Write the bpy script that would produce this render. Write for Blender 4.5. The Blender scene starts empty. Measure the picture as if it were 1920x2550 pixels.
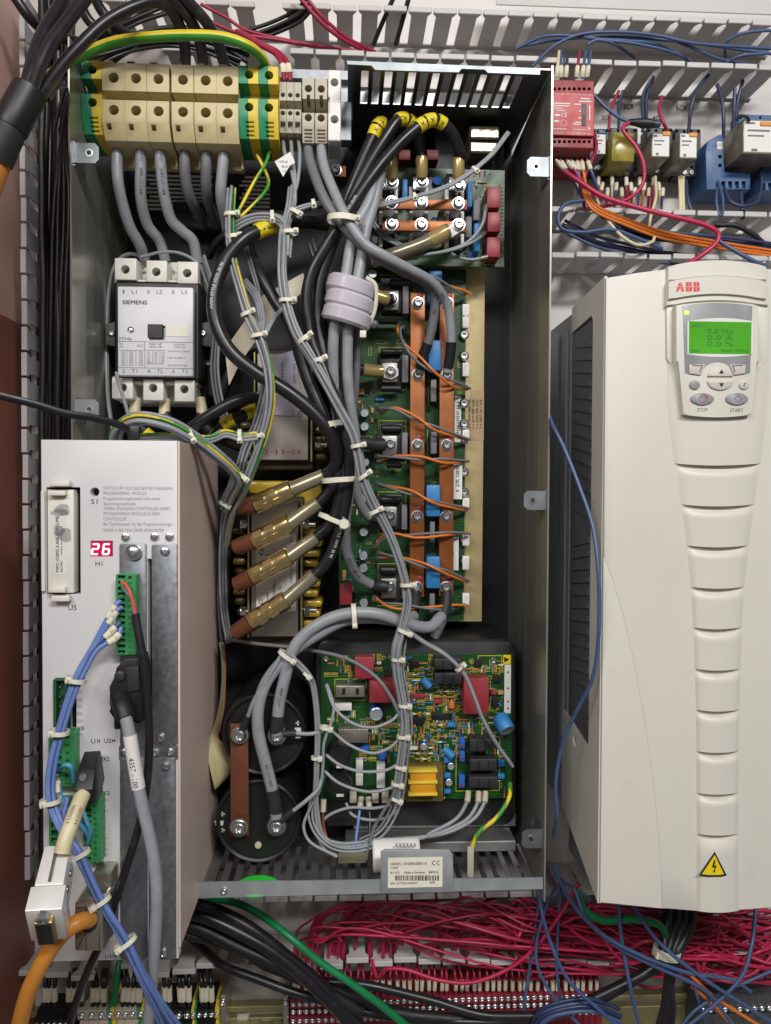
import bpy, bmesh, math, random
from mathutils import Vector, Matrix, Euler
random.seed(7)
rnd = random.uniform
SC = bpy.context.scene
COL = SC.collection
PI = math.pi
# ------------------------------------------------------------------ camera
IW, IH, FP = 1920.0, 2550.0, 1926.0          # photograph size and focal length in its pixels
YAW, TILT, ROLL = 2.9, 1.36, 0.26
CAMP = Vector((0, -1.05, 0))
CR = (Matrix.Rotation(math.radians(-YAW), 3, 'Z') @ Matrix.Rotation(math.radians(90 - TILT), 3, 'X')
      @ Matrix.Rotation(math.radians(ROLL), 3, 'Z'))
cam = bpy.data.objects.new('camera', bpy.data.cameras.new('camera'))
COL.objects.link(cam)
cam.matrix_world = Matrix.Translation(CAMP) @ CR.to_4x4()
cam.data.sensor_fit = 'VERTICAL'
cam.data.sensor_height = 24.0
cam.data.lens = 24.0 * FP / IH
cam.data.clip_start = 0.01
cam.data.clip_end = 50
SC.camera = cam
# ------------------------------------------------------------------ light of the room
wd = bpy.data.worlds.new('World'); SC.world = wd; wd.use_nodes = True
bg = wd.node_tree.nodes['Background']; bg.inputs[0].default_value = (1.0, 0.97, 0.94, 1); bg.inputs[1].default_value = 0.15
def area(name, loc, aim, sx, sy, e, col=(1, 1, 1)):
    l = bpy.data.lights.new(name, 'AREA'); l.shape = 'RECTANGLE'; l.size = sx; l.size_y = sy; l.energy = e; l.color = col
    o = bpy.data.objects.new(name, l); COL.objects.link(o); o.location = loc
    o.rotation_euler = (Vector(aim) - Vector(loc)).to_track_quat('-Z', 'Y').to_euler()
area('ceiling_light', (0.9, -2.7, 1.75), (-0.05, 0, -0.12), 1.2, 0.25, 78, (1.0, 0.985, 0.965))
area('ceiling_light', (-0.85, -2.0, 1.0), (-0.1, 0, -0.1), 1.2, 0.4, 27, (1.0, 0.98, 0.95))
SC.view_settings.view_transform = 'Standard'
SC.view_settings.look = 'None'
SC.view_settings.exposure = -0.2
SC.view_settings.gamma = 1.0
SC.cycles.max_bounces = 6
SC.cycles.diffuse_bounces = 3
SC.cycles.glossy_bounces = 3
SC.cycles.transmission_bounces = 4
SC.cycles.use_denoising = True
# ------------------------------------------------------------------ helpers
def W(u, v, d):
    """point of the place seen at photo pixel (u, v), d millimetres in front of the mounting plate"""
    r = CR @ Vector(((u - IW / 2) / FP, -(v - IH / 2) / FP, -1))
    t = (-d * 0.001 - CAMP.y) / r.y
    return CAMP + r * t
def mm(px, d):                                # size in metres of px photo pixels at depth d
    return px / FP * (1.05 - d * 0.001)
def rect(u0, v0, u1, v1, d):
    um, vm = (u0 + u1) / 2, (v0 + v1) / 2
    return W(u0, vm, d).x, W(u1, vm, d).x, W(um, v1, d).z, W(um, v0, d).z
def lin(h):
    if isinstance(h, tuple): return h
    c = [int(h[i:i + 2], 16) / 255 for i in (0, 2, 4)]
    return tuple(x / 12.92 if x <= .04045 else ((x + .055) / 1.055) ** 2.4 for x in c)
MATS = {}
def M(key, col, rough=.5, metal=0, var=.08, scale=40, bump=0, bscale=300, spec=.5, coat=0, emit=0, alpha=1, trans=0, stretch=None, dirt=None):
    m = bpy.data.materials.new(key); m.use_nodes = True; MATS[key] = m
    t = m.node_tree; n = t.nodes; L = t.links; p = n['Principled BSDF']
    c = lin(col)
    tc = n.new('ShaderNodeTexCoord'); src = tc.outputs['Object']
    if stretch:
        mp = n.new('ShaderNodeMapping'); mp.inputs['Scale'].default_value = stretch; L.new(src, mp.inputs[0]); src = mp.outputs[0]
    nz = n.new('ShaderNodeTexNoise'); nz.inputs['Scale'].default_value = scale; nz.inputs['Detail'].default_value = 5; L.new(src, nz.inputs['Vector'])
    rp = n.new('ShaderNodeMapRange'); rp.inputs[1].default_value = .3; rp.inputs[2].default_value = .7
    rp.inputs[3].default_value = 1 - var; rp.inputs[4].default_value = 1 + var; L.new(nz.outputs[0], rp.inputs[0])
    mx = n.new('ShaderNodeMix'); mx.data_type = 'RGBA'; mx.blend_type = 'MULTIPLY'; mx.inputs[0].default_value = 1
    mx.inputs[6].default_value = (*c, 1); L.new(rp.outputs[0], mx.inputs[7]); cs = mx.outputs[2]
    if dirt:                                   # blotches of another colour: (colour, scale, threshold, strength)
        n2 = n.new('ShaderNodeTexNoise'); n2.inputs['Scale'].default_value = dirt[1]; n2.inputs['Detail'].default_value = 6; L.new(src, n2.inputs['Vector'])
        r2 = n.new('ShaderNodeMapRange'); r2.inputs[1].default_value = dirt[2]; r2.inputs[2].default_value = dirt[2] + .16
        r2.inputs[4].default_value = dirt[3]; L.new(n2.outputs[0], r2.inputs[0])
        m2 = n.new('ShaderNodeMix'); m2.data_type = 'RGBA'; m2.inputs[7].default_value = (*lin(dirt[0]), 1)
        L.new(cs, m2.inputs[6]); L.new(r2.outputs[0], m2.inputs[0]); cs = m2.outputs[2]
    L.new(cs, p.inputs['Base Color'])
    r3 = n.new('ShaderNodeMapRange'); r3.inputs[1].default_value = .3; r3.inputs[2].default_value = .7
    r3.inputs[3].default_value = max(.02, rough * .85); r3.inputs[4].default_value = min(1, rough * 1.15); L.new(nz.outputs[0], r3.inputs[0]); L.new(r3.outputs[0], p.inputs['Roughness'])
    p.inputs['Metallic'].default_value = metal
    p.inputs['Specular IOR Level'].default_value = spec
    p.inputs['Coat Weight'].default_value = coat; p.inputs['Coat Roughness'].default_value = .12
    if emit: L.new(cs, p.inputs['Emission Color']); p.inputs['Emission Strength'].default_value = emit
    if trans: p.inputs['Transmission Weight'].default_value = trans
    if alpha < 1: p.inputs['Alpha'].default_value = alpha
    if bump:
        nb = n.new('ShaderNodeTexNoise'); nb.inputs['Scale'].default_value = bscale; nb.inputs['Detail'].default_value = 4; L.new(src, nb.inputs['Vector'])
        bp = n.new('ShaderNodeBump'); bp.inputs['Strength'].default_value = bump; bp.inputs['Distance'].default_value = .001
        L.new(nb.outputs[0], bp.inputs['Height']); L.new(bp.outputs[0], p.inputs['Normal'])
    return m
def catmull(P, sub):
    Q = []; n = len(P)
    if n == 2: return [P[0].lerp(P[1], i / sub) for i in range(sub + 1)]
    for i in range(n - 1):
        a = P[i - 1] if i else P[0] * 2 - P[1]
        b, c = P[i], P[i + 1]
        d = P[i + 2] if i + 2 < n else P[-1] * 2 - P[-2]
        for k in range(sub):
            t = k / sub; t2 = t * t; t3 = t2 * t
            Q.append(.5 * ((2 * b) + (c - a) * t + (2 * a - 5 * b + 4 * c - d) * t2 + (3 * b - a - 3 * c + d) * t3))
    Q.append(P[-1].copy()); return Q
def frames(Q):
    T = []
    for i in range(len(Q)):
        t = Q[min(i + 1, len(Q) - 1)] - Q[max(i - 1, 0)]
        T.append(t.normalized() if t.length > 1e-9 else Vector((0, 0, 1)))
    up = Vector((0, -1, 0))
    if abs(T[0].dot(up)) > .95: up = Vector((1, 0, 0))
    N = []; nv = (up - T[0] * up.dot(T[0])).normalized()
    for i in range(len(Q)):
        nv = nv - T[i] * nv.dot(T[i])
        nv = nv.normalized() if nv.length > 1e-9 else T[i].orthogonal().normalized()
        N.append(nv)
    return T, N
def path(pts, sub=6):
    return catmull([W(*p) for p in pts], sub)
FONTC = {}
def glyphs(s):
    if s not in FONTC:
        cu = bpy.data.curves.new('t', 'FONT'); cu.body = s; cu.resolution_u = 2
        o = bpy.data.objects.new('t', cu)
        me = bpy.data.meshes.new_from_object(o)
        vs = [tuple(v.co) for v in me.vertices]; fs = [tuple(p.vertices) for p in me.polygons]
        bpy.data.objects.remove(o); bpy.data.curves.remove(cu); bpy.data.meshes.remove(me)
        xs = [v[0] for v in vs] or [0, 1]; ys = [v[1] for v in vs] or [0, 1]
        FONTC[s] = (vs, fs, min(xs), max(xs), min(ys), max(ys))
    return FONTC[s]
class B:
    """collects shapes into one mesh"""
    def __init__(s): s.v = []; s.f = []; s.m = []; s.mi = 0
    def add(s, vs, fs):
        o = len(s.v); s.v += [tuple(x) for x in vs]; s.f += [tuple(i + o for i in f) for f in fs]; s.m += [s.mi] * len(fs); return s
    def addbm(s, bm):
        bm.verts.index_update(); s.add([v.co[:] for v in bm.verts], [[v.index for v in f.verts] for f in bm.faces]); bm.free(); return s
    def box(s, x0, x1, y0, y1, z0, z1, bev=0, seg=1):
        if x0 > x1: x0, x1 = x1, x0
        if y0 > y1: y0, y1 = y1, y0
        if z0 > z1: z0, z1 = z1, z0
        V = [(x0, y0, z0), (x1, y0, z0), (x1, y1, z0), (x0, y1, z0), (x0, y0, z1), (x1, y0, z1), (x1, y1, z1), (x0, y1, z1)]
        Fs = [(0, 3, 2, 1), (4, 5, 6, 7), (0, 1, 5, 4), (1, 2, 6, 5), (2, 3, 7, 6), (3, 0, 4, 7)]
        if not bev: return s.add(V, Fs)
        bm = bmesh.new(); bv = [bm.verts.new(c) for c in V]
        for f in Fs: bm.faces.new([bv[i] for i in f])
        bev = min(bev, (x1 - x0) * .45, (y1 - y0) * .45, (z1 - z0) * .45)
        bmesh.ops.bevel(bm, geom=bm.edges[:], offset=bev, segments=seg, profile=.5, affect='EDGES')
        return s.addbm(bm)
    def pbox(s, u0, v0, u1, v1, d, t, bev=.0008, seg=1):
        x0, x1, z0, z1 = rect(u0, v0, u1, v1, d)
        return s.box(x0, x1, -d * .001, -(d - t) * .001, z0, z1, bev, seg)
    def prism(s, pts, y0, y1, bev=0):
        """outline of (x, z) points, extruded from y0 (front) back to y1"""
        a = sum(pts[i][0] * pts[(i + 1) % len(pts)][1] - pts[(i + 1) % len(pts)][0] * pts[i][1] for i in range(len(pts)))
        if a < 0: pts = pts[::-1]
        n = len(pts)
        V = [(x, y0, z) for x, z in pts] + [(x, y1, z) for x, z in pts]
        Fs = [tuple(range(n)), tuple(range(2 * n - 1, n - 1, -1))] + [(i, i + n, (i + 1) % n + n, (i + 1) % n) for i in range(n)]
        if not bev: return s.add(V, Fs)
        bm = bmesh.new(); bv = [bm.verts.new(c) for c in V]
        for f in Fs: bm.faces.new([bv[i] for i in f])
        bm.verts.ensure_lookup_table()
        es = [e for e in bm.edges if abs(e.verts[0].co.y - y0) < 1e-7 and abs(e.verts[1].co.y - y0) < 1e-7]
        bmesh.ops.bevel(bm, geom=es, offset=bev, segments=2, profile=.5, affect='EDGES')
        return s.addbm(bm)
    def pprism(s, uv, d, t, bev=0):
        return s.prism([(p.x, p.z) for p in (W(u, v, d) for u, v in uv)], -d * .001, -(d - t) * .001, bev)
    def cyl(s, p0, p1, r, r2=None, n=14):
        p0, p1 = Vector(p0), Vector(p1); r2 = r if r2 is None else r2
        return s.lathe(p0, p1 - p0, [(r, 0), (r2, (p1 - p0).length)], n)
    def lathe(s, c, axis, prof, n=16, caps=True):
        c = Vector(c); ax = Vector(axis).normalized(); e1 = ax.orthogonal().normalized(); e2 = ax.cross(e1)
        V = []; Fs = []
        for r, h in prof:
            for k in range(n):
                a = 2 * PI * k / n; V.append(c + ax * h + (e1 * math.cos(a) + e2 * math.sin(a)) * r)
        for j in range(len(prof) - 1):
            for k in range(n):
                k2 = (k + 1) % n; Fs.append((j * n + k, j * n + k2, (j + 1) * n + k2, (j + 1) * n + k))
        if caps:
            if prof[0][0] > 1e-6: Fs.append(tuple(range(n - 1, -1, -1)))
            if prof[-1][0] > 1e-6: Fs.append(tuple((len(prof) - 1) * n + k for k in range(n)))
        return s.add(V, Fs)
    def tube(s, Q, r, n=8, stripe=None, flat=1.0, rf=None, cap=True):
        """tube along points Q; stripe=(turns, share) puts material 1 on part of the ring"""
        T, N = frames(Q); V = []; Fs = []; ms = []
        for i, q in enumerate(Q):
            b = T[i].cross(N[i]); rr = r if rf is None else rf(i / (len(Q) - 1))
            for k in range(n):
                a = 2 * PI * k / n; V.append(q + (N[i] * math.cos(a) * flat + b * math.sin(a)) * rr)
        for j in range(len(Q) - 1):
            for k in range(n):
                k2 = (k + 1) % n; Fs.append((j * n + k, j * n + k2, (j + 1) * n + k2, (j + 1) * n + k))
                if stripe:
                    a = (k / n + stripe[0] * j / len(Q) + stripe[2]) % 1; ms.append(1 if a < stripe[1] else 0)
                else: ms.append(s.mi)
        if cap:
            Fs.append(tuple(range(n - 1, -1, -1))); Fs.append(tuple((len(Q) - 1) * n + k for k in range(n))); ms += [s.mi, s.mi]
        s.add(V, Fs); s.m[-len(ms):] = ms; return s
    def text(s, txt, u0, v0, u1, v1, d, rot=0, lift=.3):
        """flat lettering fitted into the photo rectangle at depth d"""
        vs, fs, ax, bx_, ay, by = glyphs(txt)
        x0, x1, z0, z1 = rect(u0, v0, u1, v1, d); y = -(d + lift) * .001
        out = []
        for (x, z, _) in vs:
            a = (x - ax) / max(bx_ - ax, 1e-6); b = (z - ay) / max(by - ay, 1e-6)
            if rot == 90: a, b = 1 - b, a
            elif rot == -90: a, b = b, 1 - a
            elif rot == 180: a, b = 1 - a, 1 - b
            out.append((x0 + a * (x1 - x0), y, z0 + b * (z1 - z0)))
        return s.add(out, fs)
    def wraptext(s, txt, Q, r, s0, h, ang=0, flip=False):
        """lettering printed along a cable: starts s0 metres down the path, h metres tall"""
        vs, fs, ax, bx_, ay, by = glyphs(txt); T, N = frames(Q)
        cum = [0]
        for i in range(1, len(Q)): cum.append(cum[-1] + (Q[i] - Q[i - 1]).length)
        k = h / .7; out = []
        for (x, z, _) in vs:
            X = (x - ax) * k; Z = (z - (by + ay) / 2) * k
            if flip: X = (bx_ - ax) * k - X; Z = -Z
            st = min(max(s0 + X, 0), cum[-1] - 1e-6); i = 0
            while cum[i + 1] < st: i += 1
            f = (st - cum[i]) / max(cum[i + 1] - cum[i], 1e-9); p = Q[i].lerp(Q[i + 1], f); t = T[i].lerp(T[i + 1], f).normalized()
            nv = (CAMP - p); nv = (nv - t * nv.dot(t)).normalized(); b = t.cross(nv)
            a = ang + Z / r
            out.append(p + (nv * math.cos(a) - b * math.sin(a)) * (r + .00025))
        return s.add(out, fs)
    def mesh(s, name, mats, sharp=35):
        me = bpy.data.meshes.new(name); me.from_pydata(s.v, [], s.f); 
        for m in (mats if isinstance(mats, (list, tuple)) else [mats]): me.materials.append(MATS[m])
        if isinstance(mats, (list, tuple)): me.polygons.foreach_set('material_index', s.m)
        me.polygons.foreach_set('use_smooth', [True] * len(s.f)); me.update()
        me.set_sharp_from_angle(angle=math.radians(sharp)); return me
    def done(s, name, mats, parent=None, sharp=35, label=None, cat=None, group=None, kind=None):
        xs = list(zip(*s.v)); c = Vector([(min(a) + max(a)) / 2 for a in xs])
        s.v = [(x - c.x, y - c.y, z - c.z) for x, y, z in s.v]
        o = bpy.data.objects.new(name, s.mesh(name, mats, sharp)); COL.objects.link(o); put(o, c, parent)
        return tag(o, label, cat, group, kind)
WL = {}
def put(o, c, parent=None):
    if parent is not None: o.parent = parent; o.location = Vector(c) - WL[parent.name]
    else: o.location = c
    WL[o.name] = Vector(c)
def tag(o, label=None, cat=None, group=None, kind=None):
    if label: o['label'] = label
    if cat: o['category'] = cat
    if group: o['group'] = group
    if kind: o['kind'] = kind
    return o
def thing(name, loc, label=None, cat=None, group=None, kind=None):
    o = bpy.data.objects.new(name, None); COL.objects.link(o); o.empty_display_size = .01; put(o, loc)
    return tag(o, label, cat, group, kind)
def inst(name, me, c, parent=None, rot=None, scale=None, **k):
    o = bpy.data.objects.new(name, me); COL.objects.link(o); put(o, c, parent)
    if rot: o.rotation_euler = rot
    if scale: o.scale = scale
    return tag(o, **k)
def wobble(Q, r):
    """slight kinks of a hand laid wire"""
    n = len(Q); a = min(.0011, .00025 + r * .00011); f = [(rnd(2, 4), rnd(0, 6)), (rnd(5, 9), rnd(0, 6)), (rnd(2, 4), rnd(0, 6)), (rnd(5, 9), rnd(0, 6))]
    L = sum((Q[i] - Q[i - 1]).length for i in range(1, n)) / .15; s = 0
    for i in range(1, n - 1):
        s += (Q[i] - Q[i - 1]).length / .15; e = min(1, i / 3, (n - 1 - i) / 3)
        Q[i] = Q[i] + Vector((math.sin(f[0][0] * s + f[0][1]) + .6 * math.sin(f[1][0] * s + f[1][1]), .3 * math.sin(f[3][0] * s), math.sin(f[2][0] * s + f[2][1]) + .6 * math.sin(f[3][0] * s + f[3][1]))) * a * e
    return Q
def wname(m):
    for k in ('red', 'blue', 'grey', 'orange', 'cream', 'black', 'cyan', 'green', 'copper'):
        if k in m: return {'copper': 'brown'}.get(k, k) + '_wire'
    return 'wire'
def wire(name, pts, r, mat, label=None, cat='wire', group=None, n=8, sub=6, parent=None, stripe=None, rf=None):
    b = B(); Q = wobble(path(pts, sub), r); b.tube(Q, r * .001, n, stripe, rf=rf)
    if name == 'wire': name = wname(mat)
    return b.done(name, mat, parent, 60, label, cat if label else None, group), Q
# ------------------------------------------------------------------ materials
M('plate', 'cfcac6', .45, var=.05, scale=6, dirt=('8f8a86', 9, .62, .35))
M('duct', 'bdbab8', .5, var=.05, scale=30, dirt=('8d8884', 25, .62, .3))
M('wall_lit', 'd2aea2', .4, var=.06, scale=5)  # paler copy of the brown wall, with light painted in
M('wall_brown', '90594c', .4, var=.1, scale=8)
M('zinc', 'a4a8a8', .36, 1, var=.16, scale=14, bump=.08, bscale=90, stretch=(1, 1, .25))
M('zinc_bright', '868c90', .45, .85, var=.07, scale=40)
M('zinc_floor', '9a9b9a', .45, .8, var=.15, scale=20)
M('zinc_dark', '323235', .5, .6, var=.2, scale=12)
M('zinc_wall', 'a6a69e', .3, .68, var=.18, scale=9, bump=.05, bscale=60, stretch=(1, 6, .15))
M('zinc_lip', 'b0b5b8', .5, .6, var=.07, scale=40)
M('passivated', 'b9a860', .4, .85, var=.15, scale=30)
M('steel', 'd8dadc', .26, 1, var=.1, scale=120)
M('steel_dull', '8d8c88', .42, .9, var=.15, scale=60)
M('dark_hole', '0c0b0b', .8, var=.1)
M('black_cable', '1f1d21', .34, var=.12, scale=60, dirt=('4b484b', 45, .58, .4))
M('black_cable_dull', '1d1b1d', .5, var=.15, scale=60)
M('grey_cable', '92949a', .4, var=.1, scale=60, dirt=('77787a', 40, .57, .5))
M('grey_cable_dark', '6c6d71', .45, var=.08, scale=60)
M('grey_wire', '8b8f93', .38, var=.12, scale=70, dirt=('74767a', 40, .57, .5))
M('red_wire', '9a2341', .4, var=.14, scale=40)
M('red_bright', 'b4244a', .38, var=.1, scale=40)
M('blue_wire', '43577e', .4, var=.12, scale=40)
M('blue_bright', '6880bd', .36, var=.1, scale=40)
M('blue_dark', '30395a', .4, var=.12, scale=40)
M('cyan_wire', '4f97bb', .4, var=.1, scale=40)
M('cream_wire', 'cfc49f', .42, var=.1, scale=40)
M('orange_wire', 'd0722a', .42, var=.1, scale=40)
M('orange_cable', 'cb8734', .45, var=.07, scale=30)
M('green_wire', '137a48', .38, var=.1, scale=40)
M('yg_yellow', 'd9c02a', .4, var=.08, scale=40)
M('yg_green', '3e8f2f', .4, var=.08, scale=40)
M('marker', 'd6d0ba', .55, var=.1, scale=120)
M('marker_yellow', 'd8c41e', .45, var=.08, scale=80)
M('tie', 'd8d4c2', .42, var=.06, scale=60)
M('tie_black', '19171a', .4)
M('ink', '18171a', .6, var=.05)
M('ink_grey', '6d6c6e', .6, var=.05)
M('ink_faint', '98979a', .6, var=.05)
M('ink_white', 'd8d8d4', .6, var=.05)
M('ink_red', '9d2448', .6, var=.15, scale=200)
M('seal_red', '8c1f26', .4, var=.2, scale=200)
M('beige_term', 'cbbc90', .5, var=.06, scale=40, dirt=('8f8260', 30, .62, .3))
M('grey_term', 'b6ae9c', .5, var=.06, scale=40)
M('term_green', '2f8a5f', .45, var=.08, scale=60)
M('term_yellow', 'dcbf3e', .45, var=.08, scale=60)
M('bakelite_white', 'dedbd2', .42, var=.04, scale=30, dirt=('a8a294', 40, .66, .35))
M('contactor_face', 'd9d8db', .4, var=.03, scale=20, dirt=('b2aeac', 22, .68, .3))
M('plastic_black', '1d1c1e', .42, var=.12, scale=40)
M('plastic_dark', '2b2a2c', .48, var=.1, scale=40)
M('plastic_grey', '4a4a4c', .48, var=.1, scale=40)
M('cream_plate', 'c0ae80', .5, .25, var=.1, scale=14, dirt=('8f7d55', 18, .58, .5))
M('copper', '935529', .42, .4, var=.16, scale=30, dirt=('74391f', 14, .52, .7), bump=.1, bscale=200)
M('copper_dull', '7c4a35', .5, .4, var=.12, scale=30, dirt=('5d3426', 30, .58, .4))
M('cap_blue', '2d78b4', .45, var=.06, scale=60)
M('cap_blue_dark', '2a5fae', .4, var=.08, scale=60)
M('relay_red', '93303a', .42, var=.08, scale=60)
M('relay_red_dark', '7c2530', .45, var=.1, scale=60)
M('res_grey', '6f6c72', .55, var=.1, scale=90)
M('res_white', 'd7d5d0', .55, var=.06, scale=90)
M('white_plastic', 'e0deda', .45, var=.04, scale=60)
M('label_white', 'dcdad6', .5, var=.03, scale=30)
M('label_silver', 'b8b6c4', .3, .5, var=.12, scale=30)
M('label_tan', 'b59b76', .55, var=.06)
M('label_cream', 'e4e0d0', .5, var=.03)
M('brass', 'dcc48c', .22, .95, var=.1, scale=60, bump=.15, bscale=120)
M('shrink', '99907a', .28, .6, var=.12, scale=60)
M('shrink_clear', 'b09a66', .22, .4, var=.12, scale=60)
M('winding', 'b99a26', .35, .1, var=.2, scale=60, coat=.4)
M('winding_dark', '6f5c26', .4, .1, var=.25, scale=60, coat=.3)
M('choke_plate', 'a8a098', .34, .9, var=.14, scale=16, dirt=('7a6f60', 40, .6, .5), stretch=(1, 1, .3))
M('choke_core', '4b4236', .5, .5, var=.2, scale=40)
M('brass_edge', 'b9b07a', .35, .8, var=.1, scale=40)
M('drive_white', 'd2cec4', .44, var=.025, scale=7, dirt=('bdb8ad', 16, .62, .3), bump=.1, bscale=1400)
M('drive_side', 'd8d4cb', .45, var=.03, scale=10)  # plastic of the drive's side cover
M('drive_grey', '9b9da4', .45, .2, var=.08, scale=20)
M('drive_dark', '5a5a5f', .5, var=.08, scale=30)
M('controller_face', 'd3d2d3', .42, var=.02, scale=8, dirt=('b9b6b4', 18, .68, .3))
M('controller_side', 'd6c2b7', .42, var=.04, scale=6)
M('galv', '8c9095', .42, .8, var=.12, scale=160, dirt=('a6aaae', 90, .56, .25))
M('green_conn', '3a8f55', .42, var=.08, scale=60)
M('green_conn_dark', '1f5636', .5, var=.1, scale=60)
M('led_red', (0.30, 0.0, 0.035), .4, var=.03, emit=1.2)
M('led_white', (1.0, .82, .86), .4, var=0, emit=1.4)
M('lcd', (0.06, 0.30, 0.016), .15, var=.14, scale=20, emit=.4, coat=1)
M('lcd_ink', '2c7a20', .5, var=.05)
M('lamp_green', (.7, .9, .1), .4, var=0, emit=1.0)
M('panel_grey', '8d8f90', .35, var=.03)
M('btn_light', 'c6c0b8', .45, var=.04)
M('btn_grey', '8e8d90', .45, var=.05)
M('logo_red', 'd7484a', .5, var=.04)
M('warn_yellow', 'e8cc12', .5, var=.03)
M('safety_red', 'b02327', .45, var=.06, scale=40)
M('safety_red_dark', '8a1e22', .5, var=.06, scale=40)
M('relay_blue', '355784', .45, var=.1, scale=40)
M('relay_smoke', '8d8676', .25, var=.15, scale=40, alpha=.82)
M('relay_yellow', 'a89a3e', .25, var=.15, scale=40, alpha=.85)
M('relay_orange', 'd08a2c', .45, var=.05)
M('ribbon', 'c9bb8c', .5, var=.05, scale=300, stretch=(1, 1, .02))
M('ribbon_orange', 'b5573a', .5, var=.08)
M('green_sticker', '2fd13c', .5, var=.03)
M('cap_silver', 'c9cdd2', .3, .7, var=.06)
M('coil_amber', 'd8961c', .35, var=.1, scale=60, coat=.5)
M('tan_comp', 'b08a56', .5, var=.15, scale=200)
M('orange_comp', 'c9713a', .4, var=.1)
M('solder', 'c8cac6', .3, .8, var=.1)
M('silk', 'c4bb36', .6, var=.05)
M('terminal_red', '8a2530', .45, var=.12, scale=80)
M('rail_yellow', 'aaa373', .42, .6, var=.12, scale=30)
M('fish_paper', 'cfc6b0', .6, var=.06, scale=20)
M('conn_shell', 'b7b2a6', .28, .85, var=.08, scale=50)
M('conn_chrome', 'f2f1ee', .3, .35, var=.04, scale=50)
M('conn_gold', '9d8550', .35, .85, var=.1)
M('ferrite', 'c0bac4', .22, var=.03, scale=30, coat=.3)
def pcb(key, a, b):
    """green board: solder resist with faint tracks and pads"""
    m = M(key, a, .38, var=.15, scale=25, coat=.2)
    t = m.node_tree; n = t.nodes; L = t.links; p = n['Principled BSDF']
    tc = n.new('ShaderNodeTexCoord'); bk = n.new('ShaderNodeTexBrick'); mp = n.new('ShaderNodeMapping')
    mp.inputs['Rotation'].default_value = (PI / 2, 0, 0); L.new(tc.outputs['Object'], mp.inputs[0])
    bk.inputs['Scale'].default_value = 60; bk.inputs['Mortar Size'].default_value = .035; bk.inputs['Color1'].default_value = (0, 0, 0, 1); bk.inputs['Color2'].default_value = (0, 0, 0, 1); bk.inputs['Mortar'].default_value = (1, 1, 1, 1)
    L.new(mp.outputs[0], bk.inputs[0])
    nz = n.new('ShaderNodeTexNoise'); nz.inputs['Scale'].default_value = 38; L.new(tc.outputs['Object'], nz.inputs['Vector'])
    mr = n.new('ShaderNodeMapRange'); mr.inputs[1].default_value = .5; mr.inputs[2].default_value = .56; L.new(nz.outputs[0], mr.inputs[0])
    ml = n.new('ShaderNodeMath'); ml.operation = 'MULTIPLY'; L.new(bk.outputs[0], ml.inputs[0]); L.new(mr.outputs[0], ml.inputs[1])
    old = p.inputs['Base Color'].links[0].from_socket
    mx = n.new('ShaderNodeMix'); mx.data_type = 'RGBA'; mx.inputs[7].default_value = (*lin(b), 1); L.new(old, mx.inputs[6]); L.new(ml.outputs[0], mx.inputs[0]); L.new(mx.outputs[2], p.inputs['Base Color'])
pcb('pcb', '104216', '1c5a26')
pcb('pcb_dark', '123f1b', '1d5826')
# ------------------------------------------------------------------ the setting
b = B(); b.box(-.46, .95, 0, .004, -.95, .95); b.done('mounting_plate', 'plate', kind='structure')
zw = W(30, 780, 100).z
b = B(); b.box(-.435, -.418, -.62, .004, zw + .0005, .95, .001); b.done('wall_left', 'wall_lit', kind='structure')  # same wall as below; light on its top put into the paler colour
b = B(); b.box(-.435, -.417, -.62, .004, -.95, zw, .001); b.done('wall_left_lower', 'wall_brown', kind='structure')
# ------------------------------------------------------------------ slotted wiring ducts
def finger_mesh(pitch, depth, stem, tipw, lip):
    b = B(); w, t = stem / 2, tipw / 2; y0, y1 = -.006, -depth
    pts = [(-w, y0), (w, y0), (w, y1 + .012), (t, y1 + .006), (t, y1), (-t, y1), (-t, y1 + .006), (-w, y1 + .012)]
    h = .0009; n = len(pts)
    b.add([(x, y, -h) for x, y in pts] + [(x, y, h) for x, y in pts],
          [tuple(range(n)), tuple(range(2 * n - 1, n - 1, -1))] + [(i, i + n, (i + 1) % n + n, (i + 1) % n) for i in range(n)])
    b.box(-t, t, y1 - .0025, y1 + .0005, -lip * .7, lip * .3, .0007)
    return b.mesh('finger', 'duct')
FING = finger_mesh(.031, .078, .0205, .0285, .0068)
def duct(label, walls, cover=None, group='slotted wiring ducts'):
    p0 = W(*walls[0][0], 80)
    t = thing('wiring_duct', (p0.x, 0, p0.z), label, 'wiring duct', group)
    for (a, c, axis, skip, flip, jit) in walls:
        A, Z = W(*a, 80), W(*c, 80)
        if axis == 'x':
            z = (A.z + Z.z) / 2; n = int(round((Z.x - A.x) / .0312)); bb = B(); bb.box(A.x, A.x + n * .0312, -.0058, -.0005, z - .0009, z + .0009); bb.done('base_strip', 'duct', t)
            for i in range(n):
                if i in skip: continue
                inst('finger', FING, (A.x + (i + .5) * .0312, 0, z + rnd(-jit, jit)), t, rot=(rnd(-1, 1) * jit * 12, PI if flip else 0, rnd(-1, 1) * jit * 3))
        else:
            x = (A.x + Z.x) / 2; n = int(round((A.z - Z.z) / .0312)); bb = B(); bb.box(x - .0009, x + .0009, -.0058, -.0005, A.z - n * .0312, A.z); bb.done('base_strip', 'duct', t)
            for i in range(n):
                if i in skip: continue
                inst('finger', FING, (x + rnd(-jit, jit), 0, A.z - (i + .5) * .0312), t, rot=(0, PI / 2 if flip else -PI / 2, 0))
    return t
top = duct('long slotted duct across the top of the cabinet, open in front', [
    ((250, -14), (1965, 62), 'x', (3, 6), False, .0008), ((400, 112), (1965, 178), 'x', (4,), True, .0006)])
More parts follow.
